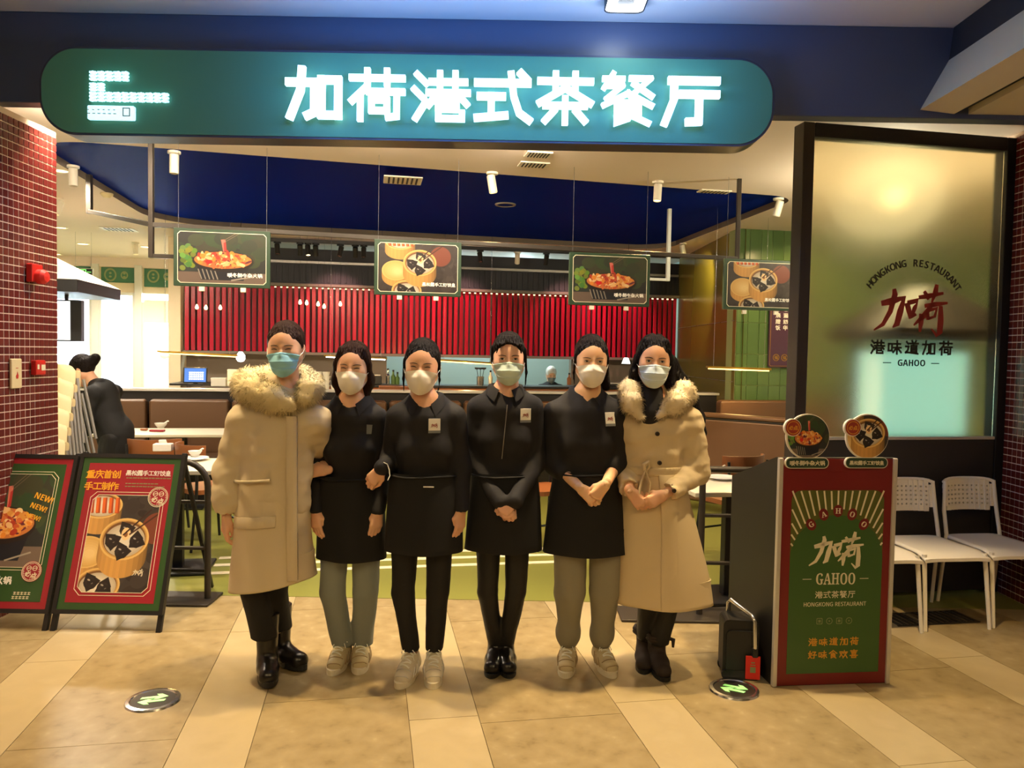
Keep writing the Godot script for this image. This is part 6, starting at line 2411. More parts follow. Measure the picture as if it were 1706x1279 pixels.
	g.box(Vector3(0.055, 0.06, 0.0905), Vector3(0.026, 0.028, 0.001), 0.0)
	obj("tag_print", g, M.band_print, t)

	# ---- arrows in the floor
	floor_arrow(Vector3(-1.5797, 0.0, -3.3766), 0.25, "round steel floor plate with green arrows in front of the red poster stand")
	floor_arrow(Vector3(1.0805, 0.0, -3.5931), -0.5, "round steel floor plate with green arrows in front of the speaker")

	# ---- white plastic chairs
	var chair = white_chair()
	var back = [Vector3(2.5829, 0.0, -4.9), Vector3(3.0288, 0.0, -4.98), Vector3(2.1386, 0.0, -4.82)]
	chair.position = back[0]
	chair.rotation.y = 0.13
	chair.set_meta("label", "white plastic chair with a punched back, nearest the lectern of the two whole ones")
	dup(chair, back[1], 0.13, "white plastic chair with a punched back against the right mosaic wall")
	dup(chair, back[2], 0.13, "white plastic chair almost hidden behind the lectern")

	t = thing("floor_grate", "dark ribbed floor grate beside the lectern under the white chairs", "floor grate", Vector3(2.5705, 0.0, -4.6531), YAW)
	for i in 14:
		g = Geo.new()
		g.box(Vector3(-0.26 + i * 0.04, 0.004, 0), Vector3(0.022, 0.008, 0.2), 0.002)
		obj("bar", g, M.brown_steel, t)
	for s in [-1, 1]:
		g = Geo.new()
		g.box(Vector3(0, 0.003, s * 0.1), Vector3(0.56, 0.006, 0.015), 0.002)
		obj("edge", g, M.brown_steel, t)

	# ---- fittings on the left mosaic wall
	t = thing("fire_alarm", "red fire alarm box with a round strobe, upper one on the mosaic wall", "fire alarm", Vector3(-2.925, 2.0127, -4.6809), PI / 2)
	g = Geo.new()
	g.box(Vector3(0, 0, 0.02), Vector3(0.11, 0.11, 0.04), 0.006)
	obj("body", g, M.alarm_red, t)
	g = Geo.new()
	g.lathe([Vector2(0.045, 0.0), Vector2(0.045, 0.03), Vector2(0.03, 0.05), Vector2(0, 0.055)], 20, Transform3D(Basis(Vector3.RIGHT, PI / 2), Vector3(0.01, -0.02, 0.04)))
	obj("strobe", g, M.tag_red, t)
	t = thing("call_point", "small red call point, lower one on the mosaic wall", "call point", Vector3(-2.925, 1.4409, -4.7151), PI / 2)
	g = Geo.new()
	g.box(Vector3(0, 0, 0.018), Vector3(0.1, 0.09, 0.036), 0.006)
	obj("body", g, M.alarm_red, t)
	g = Geo.new()
	g.box(Vector3(0.02, 0, 0.037), Vector3(0.04, 0.035, 0.004), 0.002)
	g.box(Vector3(-0.03, 0.005, 0.037), Vector3(0.02, 0.03, 0.004), 0.002)
	obj("plate", g, M.print_cream, t)
	t = thing("wall_plate", "tall cream plate with a small red flame mark on the mosaic wall", "wall plate", Vector3(-2.925, 1.4093, -4.5156), PI / 2)
	g = Geo.new()
	g.box(Vector3(0, 0, 0.008), Vector3(0.095, 0.175, 0.016), 0.005)
	obj("body", g, M.cream_plastic, t)
	g = Geo.new()
	g.prism(PackedVector2Array([Vector2(-0.008, -0.03), Vector2(0.008, -0.03), Vector2(0.012, -0.012), Vector2(0.002, 0.012), Vector2(-0.002, -0.002), Vector2(-0.011, -0.014)]), 0.016, 0.0175)
	g.slab(Vector3(-0.01, 0.03, 0.016), Vector3(0.01, 0.034, 0.0172), 0.0)
	obj("mark", g, M.alarm_red, t)


func barrier(at, x0, x1, h, label):
	var t = thing("tube_barrier", label, "barrier", at)
	var r = 0.15
	var pts = []
	if x1 <= 0.01:
		pts = [Vector3(x0, 0.0, 0), Vector3(x0, h - r, 0)]
		for k in 7:
			var a = PI - PI / 2 * k / 6.0
			pts.append(Vector3(x0 + r + cos(a) * r, h - r + sin(a) * r, 0))
		for k in 7:
			var a = PI / 2 - PI / 2 * k / 6.0
			pts.append(Vector3(x1 - r + cos(a) * r, h - r + sin(a) * r, 0))
		pts.append(Vector3(x1, 0.0, 0))
	else:
		pts = [Vector3(x0, 0, 0), Vector3(x0, h - 0.005, 0), Vector3(x0 + 0.004, h, 0), Vector3(x1 - 0.1, h, 0), Vector3(x1, h - 0.1, 0), Vector3(x1, 0, 0)]
	var g = Geo.new()
	g.tube(pts, 0.02, 12)
	obj("frame", g, M.brown_steel, t)
	for y in ([0.33, 0.62] if x1 <= 0.01 else [0.33, 0.62]):
		g = Geo.new()
		g.bar(Vector3(x0, y, 0), Vector3(x1, y, 0), 0.028, 0.02, 0.004)
		obj("rail", g, M.brown_steel, t)
	g = Geo.new()
	g.box(Vector3((x0 + x1) / 2 - (0.0 if x1 <= 0.01 else 0.24), 0.008, 0), Vector3(x1 - x0 + (0.1 if x1 <= 0.01 else 0.5), 0.016, 0.26), 0.004)
	obj("base_plate", g, M.brown_steel, t)
	return t


func floor_arrow(at, turn, label):
	var t = thing("floor_sign", label, "floor sign", at, turn)
	var g = Geo.new()
	g.lathe([Vector2(0.118, 0.0), Vector2(0.114, 0.008), Vector2(0.098, 0.010), Vector2(0.094, 0.006)], 36)
	obj("rim", g, M.chrome, t)
	g = Geo.new()
	g.lathe([Vector2(0.0, 0.007), Vector2(0.098, 0.006)], 36)
	for i in g.n.size():
		g.n[i] = Vector3.UP
	obj("plate", g, M.brown_steel, t)
	var flat = Transform3D(Basis(Vector3(1, 0, 0), Vector3(0, 0, -1), Vector3(0, 1, 0)), Vector3(0, 0.007, 0))
	for s in [-1, 1]:
		g = Geo.new()
		var q = PackedVector2Array()
		for c in [[-0.055, 0.008], [0.015, 0.012], [0.0, -0.002], [0.022, -0.002], [0.06, 0.02], [0.03, 0.05], [0.008, 0.05], [0.022, 0.03], [-0.05, 0.026]]:
			q.append(Vector2(c[0] * s, c[1] * s))
		g.prism(q, 0.0, 0.0015, flat)
		obj("arrow", g, M.arrow_green, t)
	return t


func white_chair() -> Node3D:
	var t = thing("plastic_chair", "white plastic chair", "chair")
	# punched back shell
	var g = Geo.new()
	var cols = 10
	var rows = 5
	var w = 0.37
	var y0 = 0.60
	var y1 = 0.80
	# back: a bent band of little square frames, open in the middle
	for i in cols + 2:
		for j in rows + 2:
			var u0 = -w / 2 + w * i / (cols + 2)
			var u1 = -w / 2 + w * (i + 1) / (cols + 2)
			var v0 = y0 + (y1 - y0) * j / (rows + 2)
			var v1 = y0 + (y1 - y0) * (j + 1) / (rows + 2)
			var c = Vector3((u0 + u1) / 2, (v0 + v1) / 2, 0)
			var z = -0.02 - 0.05 * (1.0 - pow(c.x / (w / 2), 2.0)) - (c.y - 0.45) * 0.1
			if (i == 0 or i == cols + 1) and (j == 0 or j == rows + 1):
				continue
			if i == 0 or j == 0 or i == cols + 1 or j == rows + 1:
				g.box(Vector3(c.x, c.y, z), Vector3(u1 - u0 + 0.001, v1 - v0 + 0.001, 0.012), 0.0)
			else:
				var du = (u1 - u0)
				var dv = (v1 - v0)
				g.box(Vector3(c.x, v0 + dv * 0.16, z), Vector3(du + 0.001, dv * 0.34, 0.012), 0.0)
				g.box(Vector3(c.x, v1 - dv * 0.16, z), Vector3(du + 0.001, dv * 0.34, 0.012), 0.0)
				g.box(Vector3(u0 + du * 0.16, c.y, z), Vector3(du * 0.34, dv * 0.4, 0.012), 0.0)
				g.box(Vector3(u1 - du * 0.16, c.y, z), Vector3(du * 0.34, dv * 0.4, 0.012), 0.0)
	obj("backrest", g, M.white_plastic, t)
	g = Geo.new()
	var top = []
	for k in 13:
		var x = -w / 2 + w * k / 12.0
		top.append(Vector3(x, 0.805 - 0.02 * pow(absf(x) / (w / 2), 6.0), -0.02 - 0.05 * (1.0 - pow(x / (w / 2), 2.0)) - 0.036))
	g.tube(top, 0.011, 8)
	obj("top_rim", g, M.white_plastic, t)
	for s in [-1, 1]:
		obj("leg", stick([Vector3(s * 0.175, 0.79, -0.055), Vector3(s * 0.188, 0.6, -0.035), Vector3(s * 0.19, 0.45, 0.0), Vector3(s * 0.195, 0.0, -0.05)], [0.012, 0.013, 0.013, 0.011], 10), M.white_plastic, t)
		obj("leg", stick([Vector3(s * 0.195, 0.44, 0.40), Vector3(s * 0.205, 0.0, 0.45)], [0.014, 0.011], 10), M.white_plastic, t)
	# dished seat with a rolled front
	var rings = []
	for k in 12:
		var v = k / 11.0
		var z = lerpf(-0.02, 0.43, v)
		var ring = []
		for i in 13:
			var s = i / 6.0 - 1.0
			ring.append(Vector3(s * (0.19 + 0.02 * v), 0.452 - 0.014 * (1 - s * s) * sin(v * PI) - 0.03 * pow(maxf(0, v - 0.75) / 0.25, 2.0) - 0.006 * pow(absf(s), 6.0), z))
		for i in 13:
			var s = 1.0 - i / 6.0
			ring.append(ring[12 - i] + Vector3(0, -0.02, 0))
		rings.append(ring)
	g = Geo.new()
	g.loft(rings)
	obj("seat", g, M.white_plastic, t)
	return t

# ---------------------------------------------------------------- people
var heads = {}
var hands = {}
var shoes = {}
var folds := FastNoiseLite.new()


func head_bones() -> Array:
	var b = [
		bn(Vector3(0, 0.040, -0.022), Vector3(0, 0.036, 0.0), 0.09, 0.087, Vector3(0.84, 1, 1), 0.02),
		bn(Vector3(0, 0.0, 0.020), Vector3(0, -0.055, 0.032), 0.067, 0.053, Vector3.ONE, 0.03),
		bn(Vector3(-0.008, -0.092, 0.050), Vector3(0.008, -0.092, 0.050), 0.025, 0.025, Vector3.ONE, 0.03),
		bn(Vector3(0, -0.06, -0.022), Vector3(0, -0.20, -0.034), 0.049, 0.055, Vector3.ONE, 0.03),
		bn(Vector3(0, 0.006, 0.086), Vector3(0, -0.030, 0.101), 0.0075, 0.0115, Vector3.ONE, 0.016),
	]
	for s in [-1, 1]:
		b.append(bn(Vector3(s * 0.048, -0.045, 0.0), Vector3(s * 0.020, -0.086, 0.042), 0.026, 0.022, Vector3.ONE, 0.03))
		b.append(bn(Vector3(s * 0.037, -0.022, 0.056), Vector3(s * 0.030, -0.034, 0.058), 0.028, 0.026, Vector3.ONE, 0.03))
		b.append(bn(Vector3(s * 0.030, 0.004, 0.101), Vector3(s * 0.034, 0.003, 0.099), 0.0115, 0.011, Vector3(1.3, 0.75, 1), 0.014, true))
		b.append(bn(Vector3(s * 0.078, 0.006, -0.012), Vector3(s * 0.074, -0.028, -0.006), 0.021, 0.012, Vector3(0.45, 1, 0.75), 0.008))
	return b


func head_geo() -> Geo:
	if not heads.has("skin"):
		heads.skin = sdf(head_bones(), 0.0048)
		heads.field = Field.new(head_bones())
	return heads.skin


# hand: wrist at the origin, fingers along +y, thumb on the +x side, back of the hand +z
func hand_geo(pose: String) -> Geo:
	if hands.has(pose):
		return hands[pose]
	var curl = {"hang": [0.35, 0.55, 0.4], "grip": [0.75, 0.95, 0.6], "fist": [1.05, 1.25, 0.8], "flat": [0.25, 0.3, 0.2]}[pose]
	var xs = [0.026, 0.009, -0.008, -0.024]
	var base_y = [0.083, 0.087, 0.083, 0.075]
	var lens = [[0.038, 0.023, 0.018], [0.042, 0.026, 0.019], [0.039, 0.024, 0.018], [0.031, 0.018, 0.016]]
	var b = [bn(Vector3(0, -0.014, 0), Vector3(0, 0.012, 0), 0.024, 0.026, Vector3(1, 1, 0.78), 0.02)]
	for i in 4:
		b.append(bn(Vector3(xs[i] * 0.55, 0.01, 0), Vector3(xs[i], base_y[i], 0.002), 0.0145, 0.0115, Vector3(1, 1, 1), 0.012))
		var p = Vector3(xs[i], base_y[i], 0.002)
		var a = 0.0
		for j in 3:
			a += curl[j] * (1.0 + (i - 1.5) * 0.1)
			var q = p + Vector3(xs[i] * 0.06, cos(a), -sin(a)) * lens[i][j]
			b.append(bn(p, q, 0.0095 - j * 0.0009, 0.0088 - j * 0.0009, Vector3.ONE, 0.0035))
			p = q
	b.append(bn(Vector3(0.012, 0.015, -0.006), Vector3(0.036, 0.045, -0.014), 0.015, 0.0125, Vector3.ONE, 0.014))
	var tip = 0.012 if pose == "hang" else 0.0
	b.append(bn(Vector3(0.036, 0.045, -0.014), Vector3(0.041 - tip, 0.075, -0.022), 0.0108, 0.0098, Vector3.ONE, 0.006))
	b.append(bn(Vector3(0.041 - tip, 0.075, -0.022), Vector3(0.033 - tip, 0.098, -0.03), 0.0098, 0.0075, Vector3.ONE, 0.004))
	hands[pose] = sdf(b, 0.004)
	return hands[pose]


# ydir: where the fingers point; dorsal: where the back of the hand looks; right: a right hand
func hand_xf(at: Vector3, ydir: Vector3, dorsal: Vector3, right: bool, scale = 1.0) -> Transform3D:
	var y = ydir.normalized()
	var z = (dorsal - y * dorsal.dot(y)).normalized()
	var x = y.cross(z) * (-1.0 if right else 1.0)
	return Transform3D(Basis(x, y, z) * Basis.from_scale(Vector3.ONE * scale), at)


func limb(a, b, c, ra, rb, rc, k = 0.03) -> Array:
	return [bn(a, b, ra, rb, Vector3.ONE, k), bn(b, c, rb, rc, Vector3.ONE, k)]


func hair_geo(style: String) -> Geo:
	var b = []
	var cut = [bn(Vector3(0, -0.02, 0.122), Vector3(0, 0.0, 0.122), 0.080, 0.084, Vector3(0.80, 1, 1), 0.008, true)]
	b.append(bn(Vector3(0, 0.044, -0.026), Vector3(0, 0.040, -0.008), 0.0965, 0.093, Vector3(0.86, 1, 1), 0.02))
	if style in ["tied", "up", "side", "bangs"]:
		b.append(bn(Vector3(0, 0.0, -0.06), Vector3(0, -0.05, -0.075), 0.062, 0.035, Vector3(1.05, 1, 0.8), 0.03))
		for s in [-1, 1]:
			b.append(bn(Vector3(s * 0.060, 0.060, 0.022), Vector3(s * 0.074, 0.018, 0.0), 0.022, 0.013, Vector3(0.7, 1, 1), 0.012))
	if style == "up":
		b.append(bn(Vector3(0, 0.06, -0.115), Vector3(0, 0.05, -0.12), 0.04, 0.04, Vector3.ONE, 0.02))
	if style == "tied" or style == "side":
		b.append(bn(Vector3(0, -0.05, -0.085), Vector3(0.0, -0.15, -0.095), 0.03, 0.022, Vector3.ONE, 0.02))
		for s in [-1, 1]:
			b.append(bn(Vector3(s * 0.078, 0.03, 0.012), Vector3(s * 0.083, -0.055, -0.004), 0.009, 0.006, Vector3.ONE, 0.01))
			b.append(bn(Vector3(s * 0.083, -0.055, -0.004), Vector3(s * 0.078, -0.11, 0.0), 0.006, 0.0035, Vector3.ONE, 0.006))
	if style == "side":
		b.append(bn(Vector3(0.06, -0.02, -0.05), Vector3(0.085, -0.12, -0.04), 0.035, 0.022, Vector3.ONE, 0.02))
	if style == "bangs":
		for i in 9:
			var x = -0.052 + i * 0.013
			if i in [3, 5]:
				continue
			b.append(bn(Vector3(x * 0.8, 0.105, 0.055), Vector3(x * 1.0, 0.070, 0.088), 0.012, 0.009, Vector3.ONE, 0.008))
			b.append(bn(Vector3(x * 1.0, 0.070, 0.088), Vector3(x * 1.12, 0.024 + absf(i - 4) * 0.002, 0.094 - absf(x) * 0.25), 0.008, 0.0035, Vector3.ONE, 0.006))
		b.append(bn(Vector3(0, 0.03, -0.11), Vector3(0.0, -0.12, -0.13), 0.032, 0.024, Vector3.ONE, 0.02))
		b.append(bn(Vector3(0.078, 0.05, 0.02), Vector3(0.088, -0.06, 0.012), 0.010, 0.006, Vector3.ONE, 0.01))
		b.append(bn(Vector3(0.088, -0.06, 0.012), Vector3(0.082, -0.15, 0.02), 0.006, 0.003, Vector3.ONE, 0.01))
		b.append(bn(Vector3(-0.076, 0.06, 0.02), Vector3(-0.082, -0.02, 0.015), 0.010, 0.005, Vector3.ONE, 0.01))
	if style == "bob":
		for s in [-1, 1]:
			b.append(bn(Vector3(s * 0.050, 0.085, 0.035), Vector3(s * 0.079, 0.02, 0.018), 0.026, 0.017, Vector3(0.8, 1, 1), 0.014))
			b.append(bn(Vector3(s * 0.079, 0.02, 0.012), Vector3(s * 0.088, -0.07, -0.012), 0.018, 0.022, Vector3(0.7, 1, 1.2), 0.02))
			b.append(bn(Vector3(s * 0.075, -0.05, -0.03), Vector3(s * 0.062, -0.135, -0.02), 0.035, 0.022, Vector3(0.9, 1, 1), 0.02))
		b.append(bn(Vector3(0, 0.0, -0.07), Vector3(0, -0.12, -0.065), 0.07, 0.05, Vector3(1.1, 1, 0.7), 0.03))
		b.append(bn(Vector3(0, 0.15, 0.06), Vector3(0, 0.13, -0.03), 0.008, 0.008, Vector3(0.5, 1, 1), 0.012, true))
	if style == "long":
		for s in [-1, 1]:
			b.append(bn(Vector3(s * 0.046, 0.090, 0.035), Vector3(s * 0.076, 0.015, 0.022), 0.027, 0.015, Vector3(0.8, 1, 1), 0.014))
			b.append(bn(Vector3(s * 0.080, 0.015, -0.005), Vector3(s * 0.086, -0.10, -0.025), 0.022, 0.03, Vector3(0.8, 1, 1.2), 0.02))
		b.append(bn(Vector3(0, 0.0, -0.07), Vector3(0, -0.14, -0.08), 0.075, 0.06, Vector3(1.1, 1, 0.7), 0.03))
		# the fall over the shoulder at the right
		var fall = [Vector3(0.088, 0.0, -0.05), Vector3(0.145, -0.10, -0.07), Vector3(0.195, -0.175, -0.085), Vector3(0.242, -0.262, -0.08), Vector3(0.262, -0.33, -0.06), Vector3(0.248, -0.368, -0.06)]
		var wide = [0.038, 0.044, 0.042, 0.032, 0.018, 0.008]
		for i in 5:
			b.append(bn(fall[i], fall[i + 1], wide[i], wide[i + 1], Vector3(0.9, 1, 0.9), 0.03))
		b.append(bn(Vector3(-0.086, -0.06, -0.02), Vector3(-0.092, -0.16, -0.02), 0.03, 0.022, Vector3(0.8, 1, 1), 0.03))
		b.append(bn(Vector3(0.006, 0.15, 0.06), Vector3(0.004, 0.13, -0.04), 0.008, 0.008, Vector3(0.5, 1, 1), 0.012, true))
	return sdf(b + cut, 0.0052 if style == "bangs" else 0.0062, [], folds, 0.0022, Vector3(26, 3, 26))


func mask_point(u: float, v: float, kind: String) -> Vector3:
	var f: Field = heads.field
	var top = -0.009 - 0.012 * absf(u) - 0.004 * u * u
	var bot = -0.124 + 0.036 * u * u
	var y = lerpf(top, bot, v)
	var phi = u * deg_to_rad(lerpf(66.0, 58.0, v))
	var dir = Vector3(sin(phi), 0, cos(phi))
	var a = Vector3(0, y, 0.015)
	var hit = f.hit(a + dir * 0.19, -dir)
	var r = (hit - a).length() + 0.0035
	if r > 0.16 or (hit - a).dot(dir) < 0:
		r = 0.05
	var zc = lerpf(0.100, 0.117, smoothstep(0.0, 0.3, v)) - 0.040 * pow(maxf(0.0, v - 0.4) / 0.6, 2.2)
	var ex = 1.15 if kind == "cup" else 1.7
	r = maxf(r, (zc - 0.013) * (1.0 - 0.40 * pow(absf(u), ex)))
	if kind == "pleat":
		r += 0.0026 * sin(v * 6.0 * PI) * (1.0 - 0.6 * u * u) * (1.0 if v > 0.15 and v < 0.85 else 0.3)
	if kind == "fold":
		r += 0.0035 * maxf(0.0, 1.0 - absf(v - 0.18 - 0.30 * absf(u)) / 0.06)
	return a + dir * r


func mask_geo(kind: String) -> Geo:
	if heads.has("mask_" + kind):
		return heads["mask_" + kind]
	var g = Geo.new()
	var nu = 24
	var nv = 16
	for side in 2:
		var at = g.v.size()
		var i0 = g.ix.size()
		for j in nv + 1:
			for i in nu + 1:
				var q = mask_point(i * 2.0 / nu - 1.0, j / float(nv), kind) if side == 0 else g.v[j * (nu + 1) + i] - Vector3(g.v[j * (nu + 1) + i].x, 0, g.v[j * (nu + 1) + i].z).normalized() * 0.0025
				g.vert(q, Vector3.ZERO)
		for j in nv:
			for i in nu:
				var a = at + j * (nu + 1) + i
				g.quad(a, a + nu + 1, a + nu + 2, a + 1)
		g.smooth(at, i0)
		for i in range(at, g.v.size()):
			if (g.n[i].dot(Vector3(g.v[i].x, 0, g.v[i].z)) < 0) == (side == 0):
				g.n[i] = -g.n[i]
	heads["mask_" + kind] = g
	return g


func face_parts(p, hx: Transform3D, mask_kind, mask_mat, eye_open, brow_tilt = 0.0, hair_m = "brow"):
	var f: Field = heads.field
	for s in [-1, 1]:
		var e = f.hit(Vector3(s * 0.031, 0.002, 0.2), Vector3.FORWARD)
		var g = Geo.new()
		var w = 0.0135
		# lid line, an arc
		var pts = []
		for k in 9:
			var t = k / 4.0 - 1.0
			var y = 0.002 + (0.0035 + eye_open * 0.4) * (1.0 - t * t) + t * s * 0.0012
			var q = f.hit(Vector3(s * 0.031 + t * w, y, 0.2), Vector3.FORWARD)
			pts.append(q + Vector3(0, 0, 0.0008))
		if eye_open > 0.003:
			var poly = PackedVector2Array()
			for k in 17:
				var a = TAU * k / 17.0
				poly.append(Vector2(cos(a) * w * 0.95, sin(a) * (eye_open * 0.5 + 0.001)))
			g.prism(poly, -0.004, 0.0018, Transform3D(Basis(Vector3.UP, s * 0.28), e + Vector3(0, 0.0012, 0)))
			var o = obj("eye", g, M.eye_white, p)
			o.transform = hx
			g = Geo.new()
			g.prism(ellipse_outline(0, 0, 0.0058, minf(0.0058, eye_open * 0.5 + 0.0005), 16), 0.0, 0.0026, Transform3D(Basis(Vector3.UP, s * 0.28), e + Vector3(0, 0.0014, 0)))
			obj("iris", g, M.eye_dark, o)
			g = Geo.new()
			g.tube(pts, PackedFloat32Array([0.0006, 0.0012, 0.0015, 0.0017, 0.0018, 0.0017, 0.0015, 0.0012, 0.0006]), 6)
			obj("lash", g, M.eye_dark, o)
		else:
			g.tube(pts, PackedFloat32Array([0.0007, 0.0016, 0.0021, 0.0024, 0.0025, 0.0024, 0.0021, 0.0016, 0.0007]), 6)
			obj("eye", g, M.eye_dark, p).transform = hx
		pts = []
		for k in 7:
			var t = k / 3.0 - 1.0
			var q = f.hit(Vector3(s * 0.032 + t * 0.019 * s, 0.0215 - 0.0035 * t * t + t * (0.001 + brow_tilt), 0.2), Vector3.FORWARD)
			pts.append(q + Vector3(0, 0, 0.0004))
		g = Geo.new()
		g.tube(pts, PackedFloat32Array([0.0012, 0.0021, 0.0023, 0.0022, 0.0019, 0.0014, 0.0006]), 6)
		obj("eyebrow", g, M[hair_m], p).transform = hx
	if mask_kind == "":
		return
	var m = obj("face_mask", mask_geo(mask_kind), M[mask_mat], p)
	m.transform = hx
	for s in [-1, 1]:
		obj("ear_loop", stick([mask_point(s * 0.97, 0.05, "cup"), Vector3(s * 0.081, -0.012, 0.014), Vector3(s * 0.086, 0.008, -0.006), Vector3(s * 0.086, -0.012, -0.024), Vector3(s * 0.08, -0.036, -0.012), mask_point(s * 0.97, 0.92, "cup")], 0.0013, 5), M.mask_top, m)
	if mask_kind == "pleat":
		var g = Geo.new()
		for v in [0.05, 0.36, 0.66]:
			var pts = []
			for k in 13:
				pts.append(mask_point(k / 6.0 - 1.0, v, mask_kind) * Vector3(1.01, 1, 1.01))
			g.tube(pts, 0.0016, 5)
		obj("pleat", g, M[mask_mat], m)


func shoe_geo(kind: String) -> Array:
	if shoes.has(kind):
		return shoes[kind]
	var b = []
	var sole = Geo.new()
	var lace = Geo.new()
	var h = 0.028
	# heel at z = -.07, toe tip at z = .17; the ankle stands over z = -.02
	if kind == "sneaker":
		b = [
			bn(Vector3(0, 0.055, -0.045), Vector3(0, 0.045, 0.02), 0.036, 0.038, Vector3(1, 1, 1), 0.03),
			bn(Vector3(0, 0.045, 0.02), Vector3(0.002, 0.034, 0.105), 0.040, 0.037, Vector3(1.1, 1, 1), 0.03),
			bn(Vector3(0, 0.055, -0.04), Vector3(0, 0.095, -0.025), 0.036, 0.038, Vector3(1, 1, 1.1), 0.02),
			bn(Vector3(0, 0.09, 0.0), Vector3(0, 0.062, 0.055), 0.026, 0.024, Vector3(1.1, 1, 1), 0.02),
			bn(Vector3(0, 0.13, -0.02), Vector3(0, 0.105, -0.02), 0.030, 0.028, Vector3.ONE, 0.006, true),
		]
	elif kind == "boot":
		h = 0.036
		b = [
			bn(Vector3(0, 0.06, -0.04), Vector3(0, 0.05, 0.03), 0.042, 0.043, Vector3.ONE, 0.03),
			bn(Vector3(0, 0.05, 0.03), Vector3(0, 0.046, 0.118), 0.044, 0.042, Vector3(1.1, 1, 1), 0.03),
			bn(Vector3(0, 0.06, -0.03), Vector3(0, 0.30, -0.035), 0.046, 0.058, Vector3(1, 1, 1.1), 0.03),
		]
	else:
		h = 0.02
		b = [
			bn(Vector3(0, 0.05, -0.04), Vector3(0, 0.045, 0.03), 0.038, 0.04, Vector3.ONE, 0.03),
			bn(Vector3(0, 0.045, 0.03), Vector3(0, 0.037, 0.112), 0.041, 0.037, Vector3(1.1, 1, 1), 0.03),
			bn(Vector3(0, 0.05, -0.035), Vector3(0, 0.155, -0.03), 0.042, 0.047, Vector3(1, 1, 1.1), 0.03),
		]
	var up = sdf(b, 0.005, [[Vector3(0, h * 0.6, 0), Vector3.DOWN], [Vector3(0, 0.30 if kind == "boot" else (0.155 if kind != "sneaker" else 0.118), 0), Vector3.UP]])
	var o = PackedVector2Array()
	var wide = 0.044 if kind != "boot" else 0.048
	for k in 32:
		var a = TAU * k / 32.0
		var z = 0.042 + cos(a) * (0.119 if kind != "boot" else 0.124)
		var x = sin(a) * (wide * (1.0 + 0.12 * cos(a)) - 0.006 * exp(-pow((z - 0.01) / 0.03, 2.0)))
		o.append(Vector2(x, -z))
	var flat = Transform3D(Basis(Vector3(1, 0, 0), Vector3(0, 0, -1), Vector3(0, 1, 0)), Vector3.ZERO)
	if kind == "boot":
		for k in 6:
			sole.box(Vector3(0, 0.006, -0.055 + k * 0.034), Vector3([0.05, 0.07, 0.07, 0.078, 0.078, 0.06][k], 0.012, 0.02), 0.003)
		sole.prism(o, 0.008, h, flat)
	else:
		sole.prism(o, 0.0, h, flat)
	var seam = Geo.new()
	if kind == "sneaker":
		var f = Field.new(b)
		for k in 5:
			var z = lerpf(0.012, 0.076, k / 4.0)
			var pts = []
			for x in [-0.024, -0.012, 0.0, 0.012, 0.024]:
				pts.append(f.hit(Vector3(x, 0.2, z + (0.005 if (k % 2) == 0 else -0.005) * x / 0.024), Vector3.DOWN) + Vector3(0, 0.0022, 0))
			lace.tube(pts, 0.0034, 6)
		var top = f.hit(Vector3(0, 0.2, 0.012), Vector3.DOWN) + Vector3(0, 0.004, 0)
		for s in [-1, 1]:
			lace.tube([top, top + Vector3(s * 0.02, 0.012, 0.01), top + Vector3(s * 0.038, -0.004, 0.014), top + Vector3(s * 0.018, -0.004, 0.014), top], 0.0026, 6)
			lace.tube([top, top + Vector3(s * 0.024, -0.008, 0.02), top + Vector3(s * 0.034, -0.03, 0.028)], 0.0024, 6)
			for k in 3:
				var pts = []
				for q in 5:
					var y = lerpf(0.078 - k * 0.006, 0.03, q / 4.0)
					pts.append(f.hit(Vector3(s * 0.12, y, -0.005 + k * 0.026 + q * 0.008), Vector3(-s, 0, 0)) + Vector3(s * 0.001, 0, 0))
				seam.tube(pts, 0.0032, 6, true, 0.6)
		for zz in [0.088, 0.125]:
			var pts = []
			for q in 9:
				var x = lerpf(-0.036, 0.036, q / 8.0)
				pts.append(f.hit(Vector3(x, 0.2, zz + 0.012 * (1.0 - pow(x / 0.036, 2.0))), Vector3.DOWN) + Vector3(0, 0.0008, 0))
			seam.tube(pts, 0.0022, 6)
	shoes[kind] = [up.mesh(), sole.mesh(), lace.mesh() if lace.v.size() else null, seam.mesh() if seam.v.size() else null]
	return shoes[kind]


func shoe(p, kind, called, toe: Vector3, yaw, mat, sole_mat):
	var q = shoe_geo(kind)
	var d = Vector3(sin(yaw), 0, cos(yaw))
	var o = obj(called, q[0], mat, p)
	o.transform = Transform3D(Basis(Vector3.UP, yaw), Vector3(toe.x, 0, toe.z) - d * 0.162)
	obj("sole", q[1], sole_mat, o)
	if q[2]:
		obj("lace", q[2], M.mask_top, o)
		obj("seam", q[3], M.alu if mat == M.sneaker_white else M.trench_dark, o)
	return o.position


